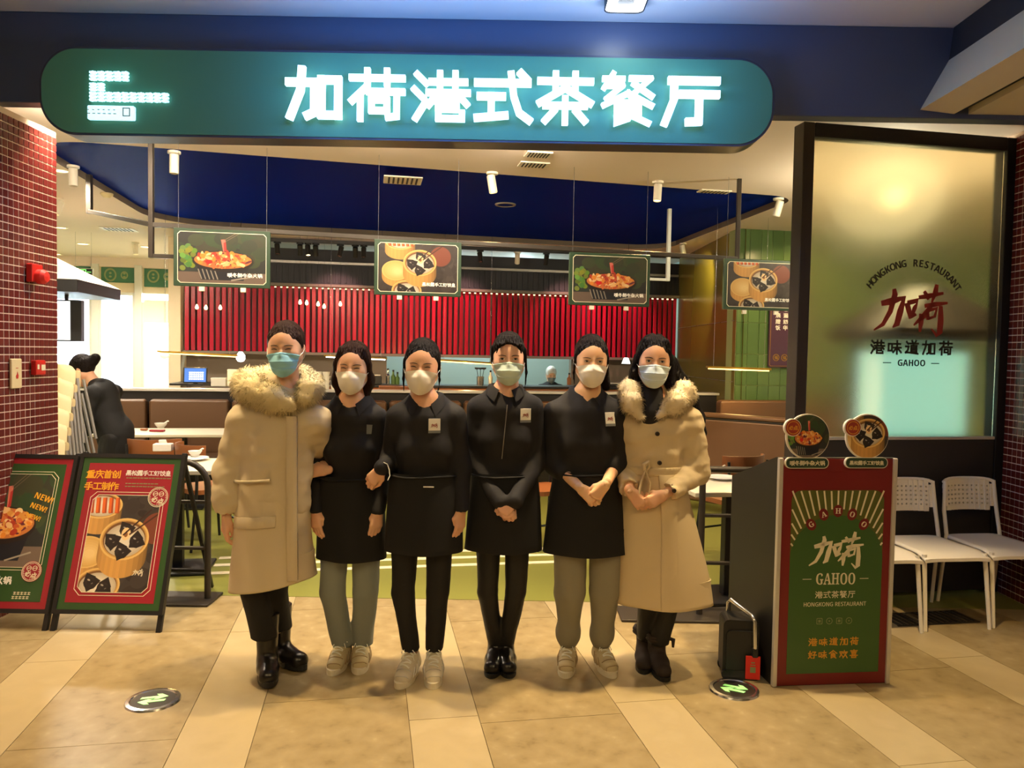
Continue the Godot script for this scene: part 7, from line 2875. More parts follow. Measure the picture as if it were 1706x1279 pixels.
# elliptic rings hung from y0 to y1: [y, cx, cz, rx, rz]
func skirt(g: Geo, rows: Array, wave = 0.008, waves = 7, slope = 0.0, n = 40, open_front = 0.0, closed_top = false):
	var rings = []
	var steps = (rows.size() - 1) * 5
	for i in steps + 1:
		var at = mini(i / 5, rows.size() - 2)
		var h = i / 5.0 - at
		var r = []
		for c in 5:
			r.append(cubic_interpolate(rows[at][c], rows[at + 1][c], rows[maxi(at - 1, 0)][c], rows[mini(at + 2, rows.size() - 1)][c], h))
		var t = i / float(steps)
		var ring = []
		for k in n:
			var a = TAU * k / n
			var s = 1.0 + (wave * t * sin(a * waves + t * 1.5) + wave * 0.6 * t * sin(a * 3.0 + 1.0)) / maxf(r[3], 0.01)
			var sq = pow(absf(cos(a)), 0.9) * signf(cos(a))
			ring.append(Vector3(r[1] + sin(a) * r[3] * s, r[0] + slope * t * sin(a) * r[3], r[2] + sq * r[4] * s))
		rings.append(ring)
	# turned under at the hem
	var last = rings[-1]
	var c = Vector3.ZERO
	for q in last:
		c += q / n
	var under = []
	for q in last:
		under.append(q + (c - q) * 0.06 + Vector3(0, 0.004, 0))
	rings.append(under)
	var up = []
	for q in under:
		up.append(q + Vector3(0, 0.12, 0))
	rings.append(up)
	g.loft(rings, closed_top, true)


func fur(p, called, path: Array, radii: Array, count, length, mat, sd):
	var bones = []
	var rng = RandomNumberGenerator.new()
	rng.seed = sd
	for i in path.size() - 1:
		bones.append(bn(path[i], path[i + 1], radii[i], radii[i + 1], Vector3.ONE, 0.02))
	var g = sdf(bones, 0.008, [], folds, 0.008, Vector3(14, 14, 14))
	var base = g.v.size()
	for k in count:
		var i = rng.randi_range(0, base - 1)
		var nn = g.n[i]
		var at = g.v[i] + Vector3(rng.randfn(), rng.randfn(), rng.randfn()) * 0.004 - nn * 0.004
		var d = (nn + Vector3(rng.randfn() * 0.35, rng.randfn() * 0.3 - 0.35, rng.randfn() * 0.35)).normalized()
		var l = length * rng.randf_range(0.6, 1.2)
		var s = d.cross(Vector3(rng.randfn(), rng.randfn(), rng.randfn())).normalized() * 0.0011
		var mid = at + d * l * 0.55 + Vector3(0, -0.002, 0)
		var tip = at + d * l + Vector3(0, -0.3 * l * l / length, 0)
		var a = g.vert(at - s, nn)
		var b = g.vert(at + s, nn)
		var c = g.vert(mid + s * 0.7, nn)
		var e = g.vert(mid - s * 0.7, nn)
		var t = g.vert(tip, (nn + d * 0.5).normalized())
		g.quad(a, b, c, e)
		g.tri(e, c, t)
	return obj(called, g, mat, p)


# a strip of cloth round the neck that folds outwards: shirt collar
func collar_geo(c: Vector3, r, spread, drop, gap) -> Geo:
	var g = Geo.new()
	var n = 30
	for side in 2:
		var at = g.v.size()
		var i0 = g.ix.size()
		for i in n + 1:
			var t = i / float(n) * 2.0 - 1.0
			var a = t * (PI - gap)        # 0 at the back
			var fr = pow(absf(t), 3.0)
			var rr = r * (1.0 + 0.10 * fr)
			var top = c + Vector3(sin(a) * rr, 0.012 - drop * fr, -cos(a) * rr * 0.9)
			var wide = spread * (0.8 + 0.45 * pow(absf(t), 4.0))
			var out = Vector3(sin(a), 0, -cos(a))
			var low = top + out * 0.026 + Vector3(signf(t) * 0.018 * fr, -wide, 0.012 * fr)
			var mid = top + out * 0.016 + Vector3(0, -0.004, 0)
			for q in [top, mid, low]:
				g.vert(q - out * 0.002 * side, Vector3.ZERO)
		for i in n:
			for j in 2:
				var k = at + i * 3 + j
				g.quad(k, k + 1, k + 4, k + 3)
		g.smooth(at, i0)
		for i in range(at, g.v.size()):
			var out = g.v[i] - c
			out.y = 0.02
			if (g.n[i].dot(out) < 0) == (side == 0):
				g.n[i] = -g.n[i]
	return g


# J: joints in metres in the person's frame
func polo_bones(J: Dictionary) -> Array:
	var cx: float = (J.sr.x + J.sl.x) / 2
	var ys: float = (J.sr.y + J.sl.y) / 2
	var half: float = (J.sl.x - J.sr.x) / 2
	var b = [
		bn(Vector3(cx, ys - 0.09, 0.0), Vector3(cx, J.waist, 0.0), half + 0.012, half - 0.018, Vector3(1, 1, 0.68), 0.04),
		bn(Vector3(cx, J.waist, 0.0), Vector3(cx, J.waist - 0.16, 0.0), half - 0.018, half + 0.008, Vector3(1, 1, 0.72), 0.05),
		bn(J.sr + Vector3(0.03, -0.015, -0.01), J.sl + Vector3(-0.03, -0.015, -0.01), 0.058, 0.058, Vector3(1, 1, 1), 0.05),
		bn(Vector3(cx - 0.035, J.neck - 0.03, -0.03), J.sr + Vector3(0.01, 0.005, -0.01), 0.052, 0.046, Vector3.ONE, 0.04),
		bn(Vector3(cx + 0.035, J.neck - 0.03, -0.03), J.sl + Vector3(-0.01, 0.005, -0.01), 0.052, 0.046, Vector3.ONE, 0.04),
	]
	for s in [-1, 1]:
		b.append(bn(Vector3(cx + s * 0.06, ys - 0.15, 0.055), Vector3(cx + s * 0.055, ys - 0.17, 0.05), 0.055, 0.05, Vector3.ONE, 0.06))
	var cr: Vector3 = J.get("cr", J.wr)
	var cl: Vector3 = J.get("cl", J.wl)
	var rc = 0.046 if J.has("cr") else 0.039
	b.append_array(limb(J.sr, J.er, cr, 0.056, 0.051, rc))
	b.append_array(limb(J.sl, J.el, cl, 0.056, 0.051, rc))
	# the open neck
	b.append(bn(Vector3(cx, J.neck - 0.055, 0.0), Vector3(cx, J.neck - 0.11, 0.015), 0.068, 0.085, Vector3(1.2, 1, 1), 0.04))
	b.append(bn(Vector3(cx, J.neck + 0.08, -0.018), Vector3(cx, J.neck + 0.02, -0.004), 0.064, 0.056, Vector3(1, 1, 1), 0.01, true))
	b.append(bn(Vector3(cx, J.neck + 0.02, 0.055), Vector3(cx, J.neck - J.get("vee", 0.07), 0.10), 0.038, 0.006, Vector3(1, 1, 1.8), 0.006, true))
	return b


func person(k: int, at: Vector3, label: String, J: Dictionary) -> Node3D:
	var p = thing("person", label, "person", at, 0.0, J.get("group", "the row of six women"))
	var hx = Transform3D(Basis(Vector3.UP, J.get("yaw", 0.0)) * Basis(Vector3.RIGHT, J.get("pitch", 0.0)) * Basis(Vector3.BACK, J.get("roll", 0.0)) * Basis.from_scale(Vector3.ONE * J.get("hs", 1.0)), J.head)
	var cx: float = (J.sr.x + J.sl.x) / 2
	var ys: float = (J.sr.y + J.sl.y) / 2
	# one skin: trunk, limbs, head, hands
	var b = [
		bn(Vector3(cx, ys - 0.03, -0.01), Vector3(cx, J.waist, -0.01), 0.085, 0.085, Vector3(1.1, 1, 0.8), 0.04),
		bn(Vector3(cx, J.waist, -0.01), Vector3(cx, J.waist - 0.18, -0.01), 0.085, 0.095, Vector3(1.1, 1, 0.8), 0.04),
		bn(Vector3(cx, ys - 0.04, 0.01), J.head + Vector3(0, -0.10, -0.025), 0.062, 0.050, Vector3.ONE, 0.03),
		bn(Vector3(cx, J.neck - 0.02, 0.012), Vector3(cx, J.neck - 0.09, 0.026), 0.052, 0.05, Vector3(1.25, 1, 1), 0.03),
		bn(J.sr + Vector3(0.02, -0.03, 0), J.sl + Vector3(-0.02, -0.03, 0), 0.034, 0.034, Vector3.ONE, 0.04),
	]
	b.append_array(limb(J.sr, J.er, J.wr, 0.038, 0.034, 0.024))
	b.append_array(limb(J.sl, J.el, J.wl, 0.038, 0.034, 0.024))
	for q in J.legs:
		b.append(bn(q[0], q[1], 0.05, 0.04, Vector3.ONE, 0.03))
		b.append(bn(q[1], q[2], 0.04, 0.028, Vector3.ONE, 0.03))
	var g = sdf(b, 0.013 if not J.has("cr") else 0.0095)
	g.add(head_geo(), hx)
	if J.has("hr"):
		g.add(hand_geo(J.hr[2]), hand_xf(J.wr, J.hr[0], J.hr[1], true, 0.92))
	if J.has("hl"):
		g.add(hand_geo(J.hl[2]), hand_xf(J.wl, J.hl[0], J.hl[1], false, 0.92))
	obj("body", g, M["skin_%d" % k], p)
	if J.has("hair"):
		obj("hair", hair_geo(J.hair[0]), M[J.hair[1]], p).transform = hx
	face_parts(p, hx, J.mask[0], J.mask[1], J.mask[2], J.get("brow", 0.0))
	return p


func trousers(p, legs, r0, r1, r2, mat, hem, waist, cx, amp = 0.004, cuff = []):
	var b = [bn(Vector3(cx - 0.05, waist - 0.1, 0), Vector3(cx + 0.05, waist - 0.1, 0), 0.10, 0.10, Vector3(1, 1, 0.85), 0.03)]
	for q in legs:
		b.append(bn(q[0], q[1], r0, r1, Vector3.ONE, 0.012))
		b.append(bn(q[1], q[2], r1, r2, Vector3.ONE, 0.008))
		for c in cuff:
			var a: Vector3 = q[1].lerp(q[2], c[0])
			b.append(bn(a, q[1].lerp(q[2], c[0] + 0.05), c[1], c[1], Vector3.ONE, 0.03))
	var cuts = [[Vector3(0, hem, 0), Vector3.DOWN], [Vector3(0, waist, 0), Vector3.UP]]
	return obj("trousers", sdf(b, 0.0105, cuts, folds, amp, Vector3(7, 5, 7)), mat, p)


func badge(p, f: Field, x, y, w, h):
	var q = f.hit(Vector3(x, y, 0.4), Vector3.FORWARD)
	var nn = f.grad(q)
	var b = Basis.looking_at(-nn, Vector3.UP)
	var g = Geo.new()
	g.box(Vector3(0, 0, 0.002), Vector3(w, h, 0.003), 0.001)
	var o = obj("badge", g, M.print_white, p)
	o.transform = Transform3D(b, q)
	g = Geo.new()
	g.slab(Vector3(-w / 2, -h / 2, 0.0035), Vector3(w / 2, -h / 2 + h * 0.18, 0.004), 0.0)
	obj("badge_foot", g, M.badge_foot, o)
	g = Geo.new()
	for i in 2:
		write_brush(g, ["加", "荷"][i], w * 0.34, 0.0035, 0.0042, Transform3D(Basis.IDENTITY, Vector3(-w * 0.3 + i * w * 0.34, h * 0.16, 0)))
	obj("badge_mark", g, M.print_red, o)


func patch(p, called, bones, grow, lo: Vector3, hi: Vector3, mat, cell = 0.006):
	var cuts = [[lo, Vector3.LEFT], [lo, Vector3.DOWN], [lo, Vector3.FORWARD], [hi, Vector3.RIGHT], [hi, Vector3.UP], [hi, Vector3.BACK]]
	return obj(called, sdf(bones, cell, cuts, null, 0.0, Vector3.ONE, grow), mat, p)


func staff(k, at, label, J, apron_rows, sneaker, legs_spec):
	var p = person(k, at, label, J)
	var cx: float = (J.sr.x + J.sl.x) / 2
	var bones = polo_bones(J)
	obj("polo_shirt", sdf(bones, 0.0098, [[Vector3(0, J.waist - 0.15, 0), Vector3.DOWN]], folds, 0.006, Vector3(5, 7, 5)), M.polo_black, p)
	obj("collar", collar_geo(Vector3(cx, J.neck + 0.006, -0.008), 0.067, 0.046, J.get("cdrop", 0.055), 0.36), M.polo_black, p)
	var f = Field.new(bones)
	if J.has("badge"):
		badge(p, f, J.badge.x, J.badge.y, 0.056, 0.068)
	var g = Geo.new()
	skirt(g, apron_rows, 0.007, 5)
	var ap = obj("apron", g, M.apron_black, p)
	g = Geo.new()
	var r = apron_rows[0]
	var ring = []
	for i in 33:
		var a = TAU * i / 32.0
		ring.append(Vector3(r[1] + sin(a) * (r[3] + 0.004), r[0] - 0.012 + 0.003 * sin(a * 3), r[2] + cos(a) * (r[4] + 0.004)))
	g.tube(ring, 0.012, 6, false, 0.4)
	obj("waist_tie", g, M.apron_black, ap)
	trousers(p, J.legs, legs_spec[0], legs_spec[1], legs_spec[2], M[legs_spec[3]], legs_spec[4], J.waist - 0.1, cx, 0.005, legs_spec[5] if legs_spec.size() > 5 else [])
	for i in 2:
		shoe(p, sneaker[0], sneaker[1], J.toes[i][0], J.toes[i][1], M[sneaker[2]], M[sneaker[3]])
	return p


func leg(hip, knee, toe, yaw, lift = 0.09):
	return [hip, knee, Vector3(toe.x, lift, toe.z) - Vector3(sin(yaw), 0, cos(yaw)) * 0.185]


func build_people():
	folds.seed = 3
	folds.frequency = 1.0
	folds.fractal_octaves = 2
	head_geo()
	# ------------------------------------------------ first, beige parka
	var toeA = Vector3(0.0273, 0.0, 0.134)
	var toeB = Vector3(0.1387, 0.0, -0.0724)
	var J = {
		"head": Vector3(0.0628, 1.5757, 0.02), "hs": 1.02, "yaw": 0.06, "roll": 0.03,
		"sr": Vector3(-0.1379, 1.2391, 0.0), "sl": Vector3(0.1956, 1.2449, 0.0), "er": Vector3(-0.2072, 1.0056, -0.02), "el": Vector3(0.1758, 1.0307, -0.2),
		"wr": Vector3(-0.2111, 0.7903, 0.03), "wl": Vector3(0.2395, 1.0002, -0.05), "waist": 0.955, "neck": 1.3994,
		"legs": [leg(Vector3(-0.0644, 0.723, 0.0), Vector3(-0.0832, 0.4181, 0.0), toeA, 0.35, 0.12), leg(Vector3(0.0445, 0.7249, 0.0), Vector3(-0.0188, 0.3942, -0.08), toeB, 0.95, 0.12)],
		"hr": [Vector3(-0.02, -1, 0.12), Vector3(-0.75, 0, 0.65), "hang"], "hl": [Vector3(-1, -0.1, 0.0), Vector3(0.15, 0.25, 1.0), "hang"],
		"hair": ["up", "hair_brown"], "mask": ["pleat", "mask_blue", 0.0],
	}
	var p = person(1, Vector3(-1.13, 0.0, -3.64), "woman in a long beige parka with a thick fur collar and pale blue mask", J)
	var cx = 0.0189
	var yb = 1.1703
	var b = [
		bn(Vector3(cx, yb, 0.0), Vector3(cx - 0.01, 0.8684, 0.0), 0.17, 0.172, Vector3(1, 1, 0.74), 0.05),
		bn(J.sr + Vector3(0.03, -0.02, 0), J.sl + Vector3(-0.03, -0.02, 0), 0.075, 0.07, Vector3.ONE, 0.06),
		bn(Vector3(cx, 1.3845, -0.02), J.sr, 0.08, 0.06, Vector3.ONE, 0.05),
		bn(Vector3(cx, 1.3845, -0.02), J.sl, 0.08, 0.06, Vector3.ONE, 0.05),
	]
	b.append_array(limb(J.sr, J.er, J.wr + Vector3(0, 0.03, 0), 0.078, 0.072, 0.052, 0.035))
	b.append(bn(J.er + Vector3(-0.006, -0.03, 0.0), J.er.lerp(J.wr, 0.65), 0.07, 0.066, Vector3.ONE, 0.04))
	b.append(bn(J.wr + Vector3(0, 0.05, 0), J.wr + Vector3(0, 0.012, 0), 0.043, 0.042, Vector3.ONE, 0.012))
	b.append_array(limb(J.sl, J.el, Vector3(0.2309, 0.9832, -0.16), 0.074, 0.058, 0.036, 0.035))
	b.append(bn(J.wr + Vector3(0, -0.02, 0), J.wr + Vector3(0, -0.05, 0), 0.05, 0.05, Vector3.ONE, 0.004, true))
	var g = sdf(b, 0.0098, [], folds, 0.011, Vector3(6, 11, 6))
	skirt(g, [[0.9548, cx - 0.015, 0, 0.166, 0.124], [0.8108, cx - 0.02, 0.0, 0.172, 0.132], [0.6663, cx - 0.02, 0.0, 0.182, 0.14], [0.5359, cx - 0.018, 0.0, 0.196, 0.145], [0.4633, cx - 0.016, 0.0, 0.203, 0.147]], 0.006, 4, 0.2)
	obj("parka", g, M.parka, p)
	# stitched details of the parka
	var fb = Field.new(b)
	for q in [[Vector3(-0.0532, 0.7781, 0.0), 0.215, 0.05, "pocket_flap"], [Vector3(-0.0712, 0.9679, 0.0), 0.20, 0.012, "pocket_seam"]]:
		g = Geo.new()
		var rings = []
		for i in 9:
			var u = i / 8.0 - 0.5
			var x = q[0].x + u * q[1]
			var z = 0.13 * sqrt(maxf(0.02, 1.0 - pow((x - cx + 0.02) / 0.178, 2.0))) + 0.012
			rings.append([Vector3(x, q[0].y + q[2] / 2 + u * 0.02, z), Vector3(x, q[0].y - q[2] / 2 + u * 0.02, z + 0.006), Vector3(x, q[0].y - q[2] / 2 + u * 0.02 + 0.003, z - 0.012), Vector3(x, q[0].y + q[2] / 2 + u * 0.02, z - 0.012)])
		g.loft(rings)
		obj(q[3], g, M.parka, p)
	g = Geo.new()
	var rings = []
	for i in 12:
		var t = i / 11.0
		var y = lerpf(1.2723, 0.5091, t)
		var x = lerpf(0.1185, 0.1289, t)
		var z = lerpf(0.118, 0.125, t) + 0.006
		rings.append([Vector3(x - 0.022, y, z), Vector3(x + 0.022, y, z - 0.008), Vector3(x + 0.022, y, z - 0.03), Vector3(x - 0.022, y, z - 0.02)])
	g.loft(rings)
	obj("placket", g, M.parka, p)
	fur(p, "fur_collar", [Vector3(0.1128, 1.3189, 0.1), Vector3(0.0326, 1.3514, 0.11), Vector3(-0.0732, 1.3853, 0.05), Vector3(-0.1357, 1.4082, -0.05), Vector3(-0.0603, 1.4296, -0.14), Vector3(0.0873, 1.438, -0.14), Vector3(0.1642, 1.4135, -0.05), Vector3(0.1849, 1.3954, 0.05), Vector3(0.1735, 1.3582, 0.09)], [0.03, 0.055, 0.066, 0.070, 0.062, 0.058, 0.05, 0.05, 0.032], 16000, 0.026, M.fur, 21)
	trousers(p, J.legs, 0.075, 0.066, 0.062, M.trouser_black, 0.1821, 0.75, -0.0128)
	shoe(p, "boot", "boot", toeA, 0.35, M.boot_black, M.rubber)
	shoe(p, "boot", "boot", toeB, 0.95, M.boot_black, M.rubber)

	# ------------------------------------------------ second, pale jeans
	toeA = Vector3(-0.0777, 0.0, 0.1079)
	toeB = Vector3(0.0521, 0.0, 0.0886)
	J = {
		"head": Vector3(-0.0021, 1.4905, 0.02), "hs": 1.0, "yaw": 0.05, "roll": -0.02,
		"sr": Vector3(-0.1338, 1.2428, 0.0), "sl": Vector3(0.1141, 1.2472, 0.0), "er": Vector3(-0.1897, 0.9761, -0.03), "el": Vector3(0.1384, 0.9818, -0.03),
		"wr": Vector3(-0.1659, 0.8017, 0.07), "wl": Vector3(0.1368, 0.807, 0.07), "waist": 0.9394, "neck": 1.3604,
		"legs": [leg(Vector3(-0.088, 0.699, 0.0), Vector3(-0.0974, 0.3834, 0.0), toeA, -0.1), leg(Vector3(0.0663, 0.7017, 0.0), Vector3(0.0664, 0.3863, 0.0), toeB, 0.1)],
		"hr": [Vector3(0.12, -1, 0.25), Vector3(-0.45, 0, 0.9), "hang"], "hl": [Vector3(-0.1, -1, 0.25), Vector3(0.5, 0, 0.85), "hang"],
		"hair": ["bob", "hair_brown"], "mask": ["cup", "mask_white", 0.0], "vee": 0.062,
	}
	J.toes = [[toeA, -0.1], [toeB, 0.1]]
	p = staff(2, Vector3(-0.775, 0.0, -3.77), "young woman in black with pale blue jeans and a brown bob, second in the row", J,
		[[0.969, -0.0074, 0.0, 0.15, 0.112], [0.82, -0.006, 0.0, 0.162, 0.125], [0.5625, -0.0009, 0.0, 0.172, 0.135]], ["sneaker", "sneaker", "sneaker_cream", "sole_white"], [0.072, 0.062, 0.056, "jeans", 0.085])
	g = Geo.new()
	g.prism(PackedVector2Array([Vector2(-0.012, -0.022), Vector2(0.012, -0.022), Vector2(0.016, 0.022), Vector2(-0.012, 0.024)]), 0.0, 0.002)
	var fp = Field.new(polo_bones(J))
	var q2 = fp.hit(Vector3(0.088, 1.1994, 0.0) + Vector3(0, 0, 0.4), Vector3.FORWARD)
	var o = obj("chest_print", g, M.badge_foot, p)
	o.transform = Transform3D(Basis.looking_at(-fp.grad(q2), Vector3.UP), q2)

	# ------------------------------------------------ third
	toeA = Vector3(-0.0775, 0.0, 0.1403)
	toeB = Vector3(0.0844, 0.0, 0.1338)
	J = {
		"head": Vector3(0.0013, 1.5043, 0.02), "hs": 1.03, "yaw": 0.04, "roll": -0.03,
		"sr": Vector3(-0.1158, 1.2635, 0.0), "sl": Vector3(0.1571, 1.2683, 0.0), "er": Vector3(-0.15, 1.0451, -0.05), "el": Vector3(0.188, 1.0261, -0.02),
		"wr": Vector3(-0.1699, 1.0334, 0.09), "wl": Vector3(0.1985, 0.8307, 0.05), "waist": 0.9769, "neck": 1.3721,
		"legs": [leg(Vector3(-0.0692, 0.7283, 0.0), Vector3(-0.08, 0.4211, 0.0), toeA, -0.22), leg(Vector3(0.0955, 0.7312, 0.0), Vector3(0.0881, 0.4241, 0.0), toeB, 0.08)],
		"hr": [Vector3(-0.62, -0.72, 0.12), Vector3(0.1, 0.35, 0.9), "grip"], "hl": [Vector3(-0.05, -1, 0.2), Vector3(0.75, 0, 0.6), "hang"],
		"hair": ["tied", "hair_black"], "mask": ["cup", "mask_white", 0.0], "vee": 0.06, "badge": Vector3(0.0713, 1.2351, 0.0),
	}
	J.toes = [[toeA, -0.22], [toeB, 0.08]]
	p = staff(3, Vector3(-0.43, 0.0, -3.67), "smiling woman in black polo with one hand on her neighbour's arm, third in the row", J,
		[[1.0058, 0.0139, 0.0, 0.158, 0.12], [0.8462, 0.0189, 0.0, 0.178, 0.132], [0.6307, 0.0216, 0.0, 0.188, 0.14]], ["sneaker", "sneaker", "sneaker_white", "sole_white"], [0.07, 0.055, 0.042, "trouser_black", 0.12])
	# bracelet cord at the wrist, card in the apron pocket
	obj("bracelet", stick([J.wr + Vector3(0.01, 0.03, 0.03), J.wr + Vector3(0.028, 0.022, 0.03), J.wr + Vector3(0.038, -0.005, 0.035), J.wr + Vector3(0.042, -0.03, 0.04), J.wr + Vector3(0.034, -0.05, 0.05)], 0.0022, 6), M.china, p)
	g = Geo.new()
	g.box(Vector3(0.0524, 0.9547, 0.135), Vector3(0.05, 0.006, 0.004), 0.001)
	obj("pocket_card", g, M.china, p)

	# ------------------------------------------------ fourth
	toeA = Vector3(-0.0498, 0.0, 0.1035)
	toeB = Vector3(0.0433, 0.0, 0.0997)
	J = {
		"head": Vector3(0.0104, 1.5477, 0.02), "hs": 1.0, "yaw": 0.03,
		"sr": Vector3(-0.133, 1.3062, 0.0), "sl": Vector3(0.1294, 1.3108, 0.0), "er": Vector3(-0.1506, 1.0422, -0.02), "el": Vector3(0.1556, 1.0476, -0.02),
		"wr": Vector3(-0.0171, 0.8741, 0.15), "wl": Vector3(0.0538, 0.8839, 0.165), "waist": 0.9823, "neck": 1.4149,
		"legs": [leg(Vector3(-0.0733, 0.7123, 0.0), Vector3(-0.0741, 0.397, 0.0), toeA, -0.12), leg(Vector3(0.0692, 0.7148, 0.0), Vector3(0.0658, 0.3995, 0.0), toeB, 0.12)],
		"hr": [Vector3(0.55, -0.8, 0.25), Vector3(0.0, 0.4, 1), "fist"], "hl": [Vector3(-0.75, -0.65, 0.15), Vector3(0.0, 0.3, 1), "fist"],
		"hair": ["bangs", "hair_black"], "mask": ["pleat", "mask_green", 0.006], "vee": 0.03, "cdrop": 0.03, "badge": Vector3(0.0975, 1.2806, 0.0),
	}
	J.toes = [[toeA, -0.12], [toeB, 0.12]]
	p = staff(4, Vector3(-0.03, 0.0, -3.77), "woman with a fringe, dark zipped shirt and hands folded low, fourth in the row", J,
		[[0.9972, 0.002, 0.0, 0.162, 0.12], [0.8333, 0.0018, 0.0, 0.178, 0.13], [0.6178, 0.0025, 0.0, 0.19, 0.138]], ["ankle", "ankle_boot", "boot_black", "rubber"], [0.066, 0.05, 0.04, "legging", 0.10])
	fp = Field.new(polo_bones(J))
	var zp = []
	for i in 12:
		zp.append(fp.hit(Vector3(0.0095 - i * 0.002, lerpf(1.3323, 1.0717, i / 11.0), 0.4), Vector3.FORWARD) + Vector3(0, 0, 0.003))
	obj("zip", stick(zp, 0.0025, 6), M.rail_steel, p)

	# ------------------------------------------------ fifth
	toeA = Vector3(-0.1129, 0.0, 0.1086)
	toeB = Vector3(0.1279, 0.0, 0.0987)
	J = {
		"head": Vector3(-0.0086, 1.5428, 0.02), "hs": 1.0, "yaw": 0.02, "roll": -0.02,
		"sr": Vector3(-0.182, 1.2875, 0.0), "sl": Vector3(0.1234, 1.2929, 0.0), "er": Vector3(-0.1771, 1.0373, 0.0), "el": Vector3(0.1319, 1.0486, 0.0),
		"wr": Vector3(-0.0575, 0.9403, 0.15), "wl": Vector3(0.0573, 0.9679, 0.165), "waist": 0.9862, "neck": 1.4092,
		"cr": Vector3(-0.1439, 1.0037, 0.05), "cl": Vector3(0.1079, 1.0318, 0.05),
		"legs": [leg(Vector3(-0.0931, 0.7149, 0.0), Vector3(-0.0896, 0.3979, 0.0), toeA, -0.15), leg(Vector3(0.0858, 0.718, 0.0), Vector3(0.0869, 0.4011, 0.0), toeB, 0.25)],
		"hr": [Vector3(0.75, -0.62, 0.15), Vector3(0.1, 0.3, 1), "grip"], "hl": [Vector3(-0.62, -0.75, 0.12), Vector3(0.2, 0.25, 1), "fist"],
		"hair": ["side", "hair_dark"], "mask": ["fold", "mask_white", 0.0045], "vee": 0.075, "cdrop": 0.07, "badge": Vector3(0.0824, 1.2684, 0.0),
	}
	J.toes = [[toeA, -0.15], [toeB, 0.25]]
	p = staff(5, Vector3(0.395, 0.0, -3.79), "woman with bare forearms, black polo and grey jogging trousers, fifth in the row", J,
		[[1.0101, -0.0218, 0.0, 0.158, 0.12], [0.8364, -0.0211, 0.0, 0.186, 0.134], [0.6048, -0.0162, 0.0, 0.21, 0.145]], ["sneaker", "sneaker", "sneaker_cream", "sole_white"], [0.086, 0.078, 0.04, "jogger", 0.095, [[0.72, 0.062]]])

	# ------------------------------------------------ sixth, trench coat
	toeA = Vector3(-0.0441, 0.0, 0.0532)
	toeB = Vector3(0.0487, 0.0, 0.1397)
	J = {
		"head": Vector3(-0.0278, 1.5481, 0.03), "hs": 1.02, "yaw": -0.08, "roll": -0.04,
		"sr": Vector3(-0.1247, 1.2428, 0.0), "sl": Vector3(0.1574, 1.2626, 0.0), "er": Vector3(-0.1399, 1.0001, -0.02), "el": Vector3(0.2029, 1.0092, 0.0),
		"wr": Vector3(-0.1463, 0.9311, 0.15), "wl": Vector3(0.0135, 0.9203, 0.17), "waist": 1.0056, "neck": 1.3636,
		"legs": [leg(Vector3(-0.0226, 0.7195, 0.0), Vector3(-0.0144, 0.3867, 0.0), toeA, -0.2), leg(Vector3(0.0791, 0.7213, 0.0), Vector3(0.0876, 0.3885, 0.0), toeB, 0.05)],
		"hr": [Vector3(0.62, -0.75, 0.15), Vector3(-0.2, 0.25, 1), "grip"], "hl": [Vector3(-0.85, -0.45, 0.1), Vector3(0.1, 0.2, 1), "grip"],
		"hair": ["long", "hair_black"], "mask": ["pleat", "mask_pale_blue", 0.0065],
	}
	p = person(6, Vector3(0.72, 0.0, -3.8), "woman with long dark hair in a belted beige trench coat with fur collar", J)
	cx = -0.0062
	var wy = 1.0057
	b = [
		bn(Vector3(cx, 1.1852, 0.0), Vector3(cx, wy, 0.0), 0.165, 0.15, Vector3(1, 1, 0.72), 0.05),
		bn(J.sr + Vector3(0.03, -0.02, 0), J.sl + Vector3(-0.03, -0.02, 0), 0.07, 0.07, Vector3.ONE, 0.06),
		bn(Vector3(cx - 0.01, 1.3788, -0.03), J.sr, 0.07, 0.055, Vector3.ONE, 0.05),
		bn(Vector3(cx - 0.01, 1.3788, -0.03), J.sl, 0.07, 0.055, Vector3.ONE, 0.05),
	]
	var arms = limb(J.sr, J.er, J.wr.lerp(J.er, 0.12), 0.068, 0.062, 0.046, 0.03) + limb(J.sl, J.el, J.wl.lerp(J.el, 0.14), 0.072, 0.066, 0.05, 0.03)
	var cufs = [
		bn(J.wr.lerp(J.er, -0.02), J.wr.lerp(J.er, -0.5), 0.05, 0.05, Vector3.ONE, 0.004, true),
		bn(J.wl.lerp(J.el, -0.02), J.wl.lerp(J.el, -0.5), 0.054, 0.054, Vector3.ONE, 0.004, true),
	]
	g = sdf(b + arms + cufs, 0.0098, [], folds, 0.012, Vector3(8, 14, 8))
	skirt(g, [[wy + 0.02, cx, 0, 0.146, 0.106], [0.8707, cx + 0.005, 0.0, 0.172, 0.126], [0.6604, cx + 0.03, 0.0, 0.205, 0.145], [0.4793, cx + 0.055, 0.0, 0.228, 0.158], [0.3551, cx + 0.065, 0.0, 0.240, 0.162]], 0.011, 5, 0.0)
	obj("trench_coat", g, M.trench, p)
	# front edge of the skirt, belt with its bow, buttons
	g = Geo.new()
	rings = []
	for i in 14:
		var t = i / 13.0
		var y = lerpf(wy, 0.3582, t)
		var x = lerpf(-0.0054, 0.0193, t) + 0.006 * sin(t * 5.0)
		var z = lerpf(0.108, 0.162, sqrt(t)) + 0.002
		rings.append([Vector3(x, y, z + 0.012), Vector3(x + 0.075, y, z + 0.004), Vector3(x + 0.075, y, z - 0.025), Vector3(x - 0.002, y, z - 0.02)])
	g.loft(rings)
	obj("front_edge", g, M.trench, p)
	patch(p, "belt", b, 0.014, Vector3(cx - 0.3, wy - 0.008, -0.3), Vector3(cx + 0.3, wy + 0.034, 0.3), M.trench)
	var bow = Vector3(-0.0736, 1.0302, 0.13)
	g = Geo.new()
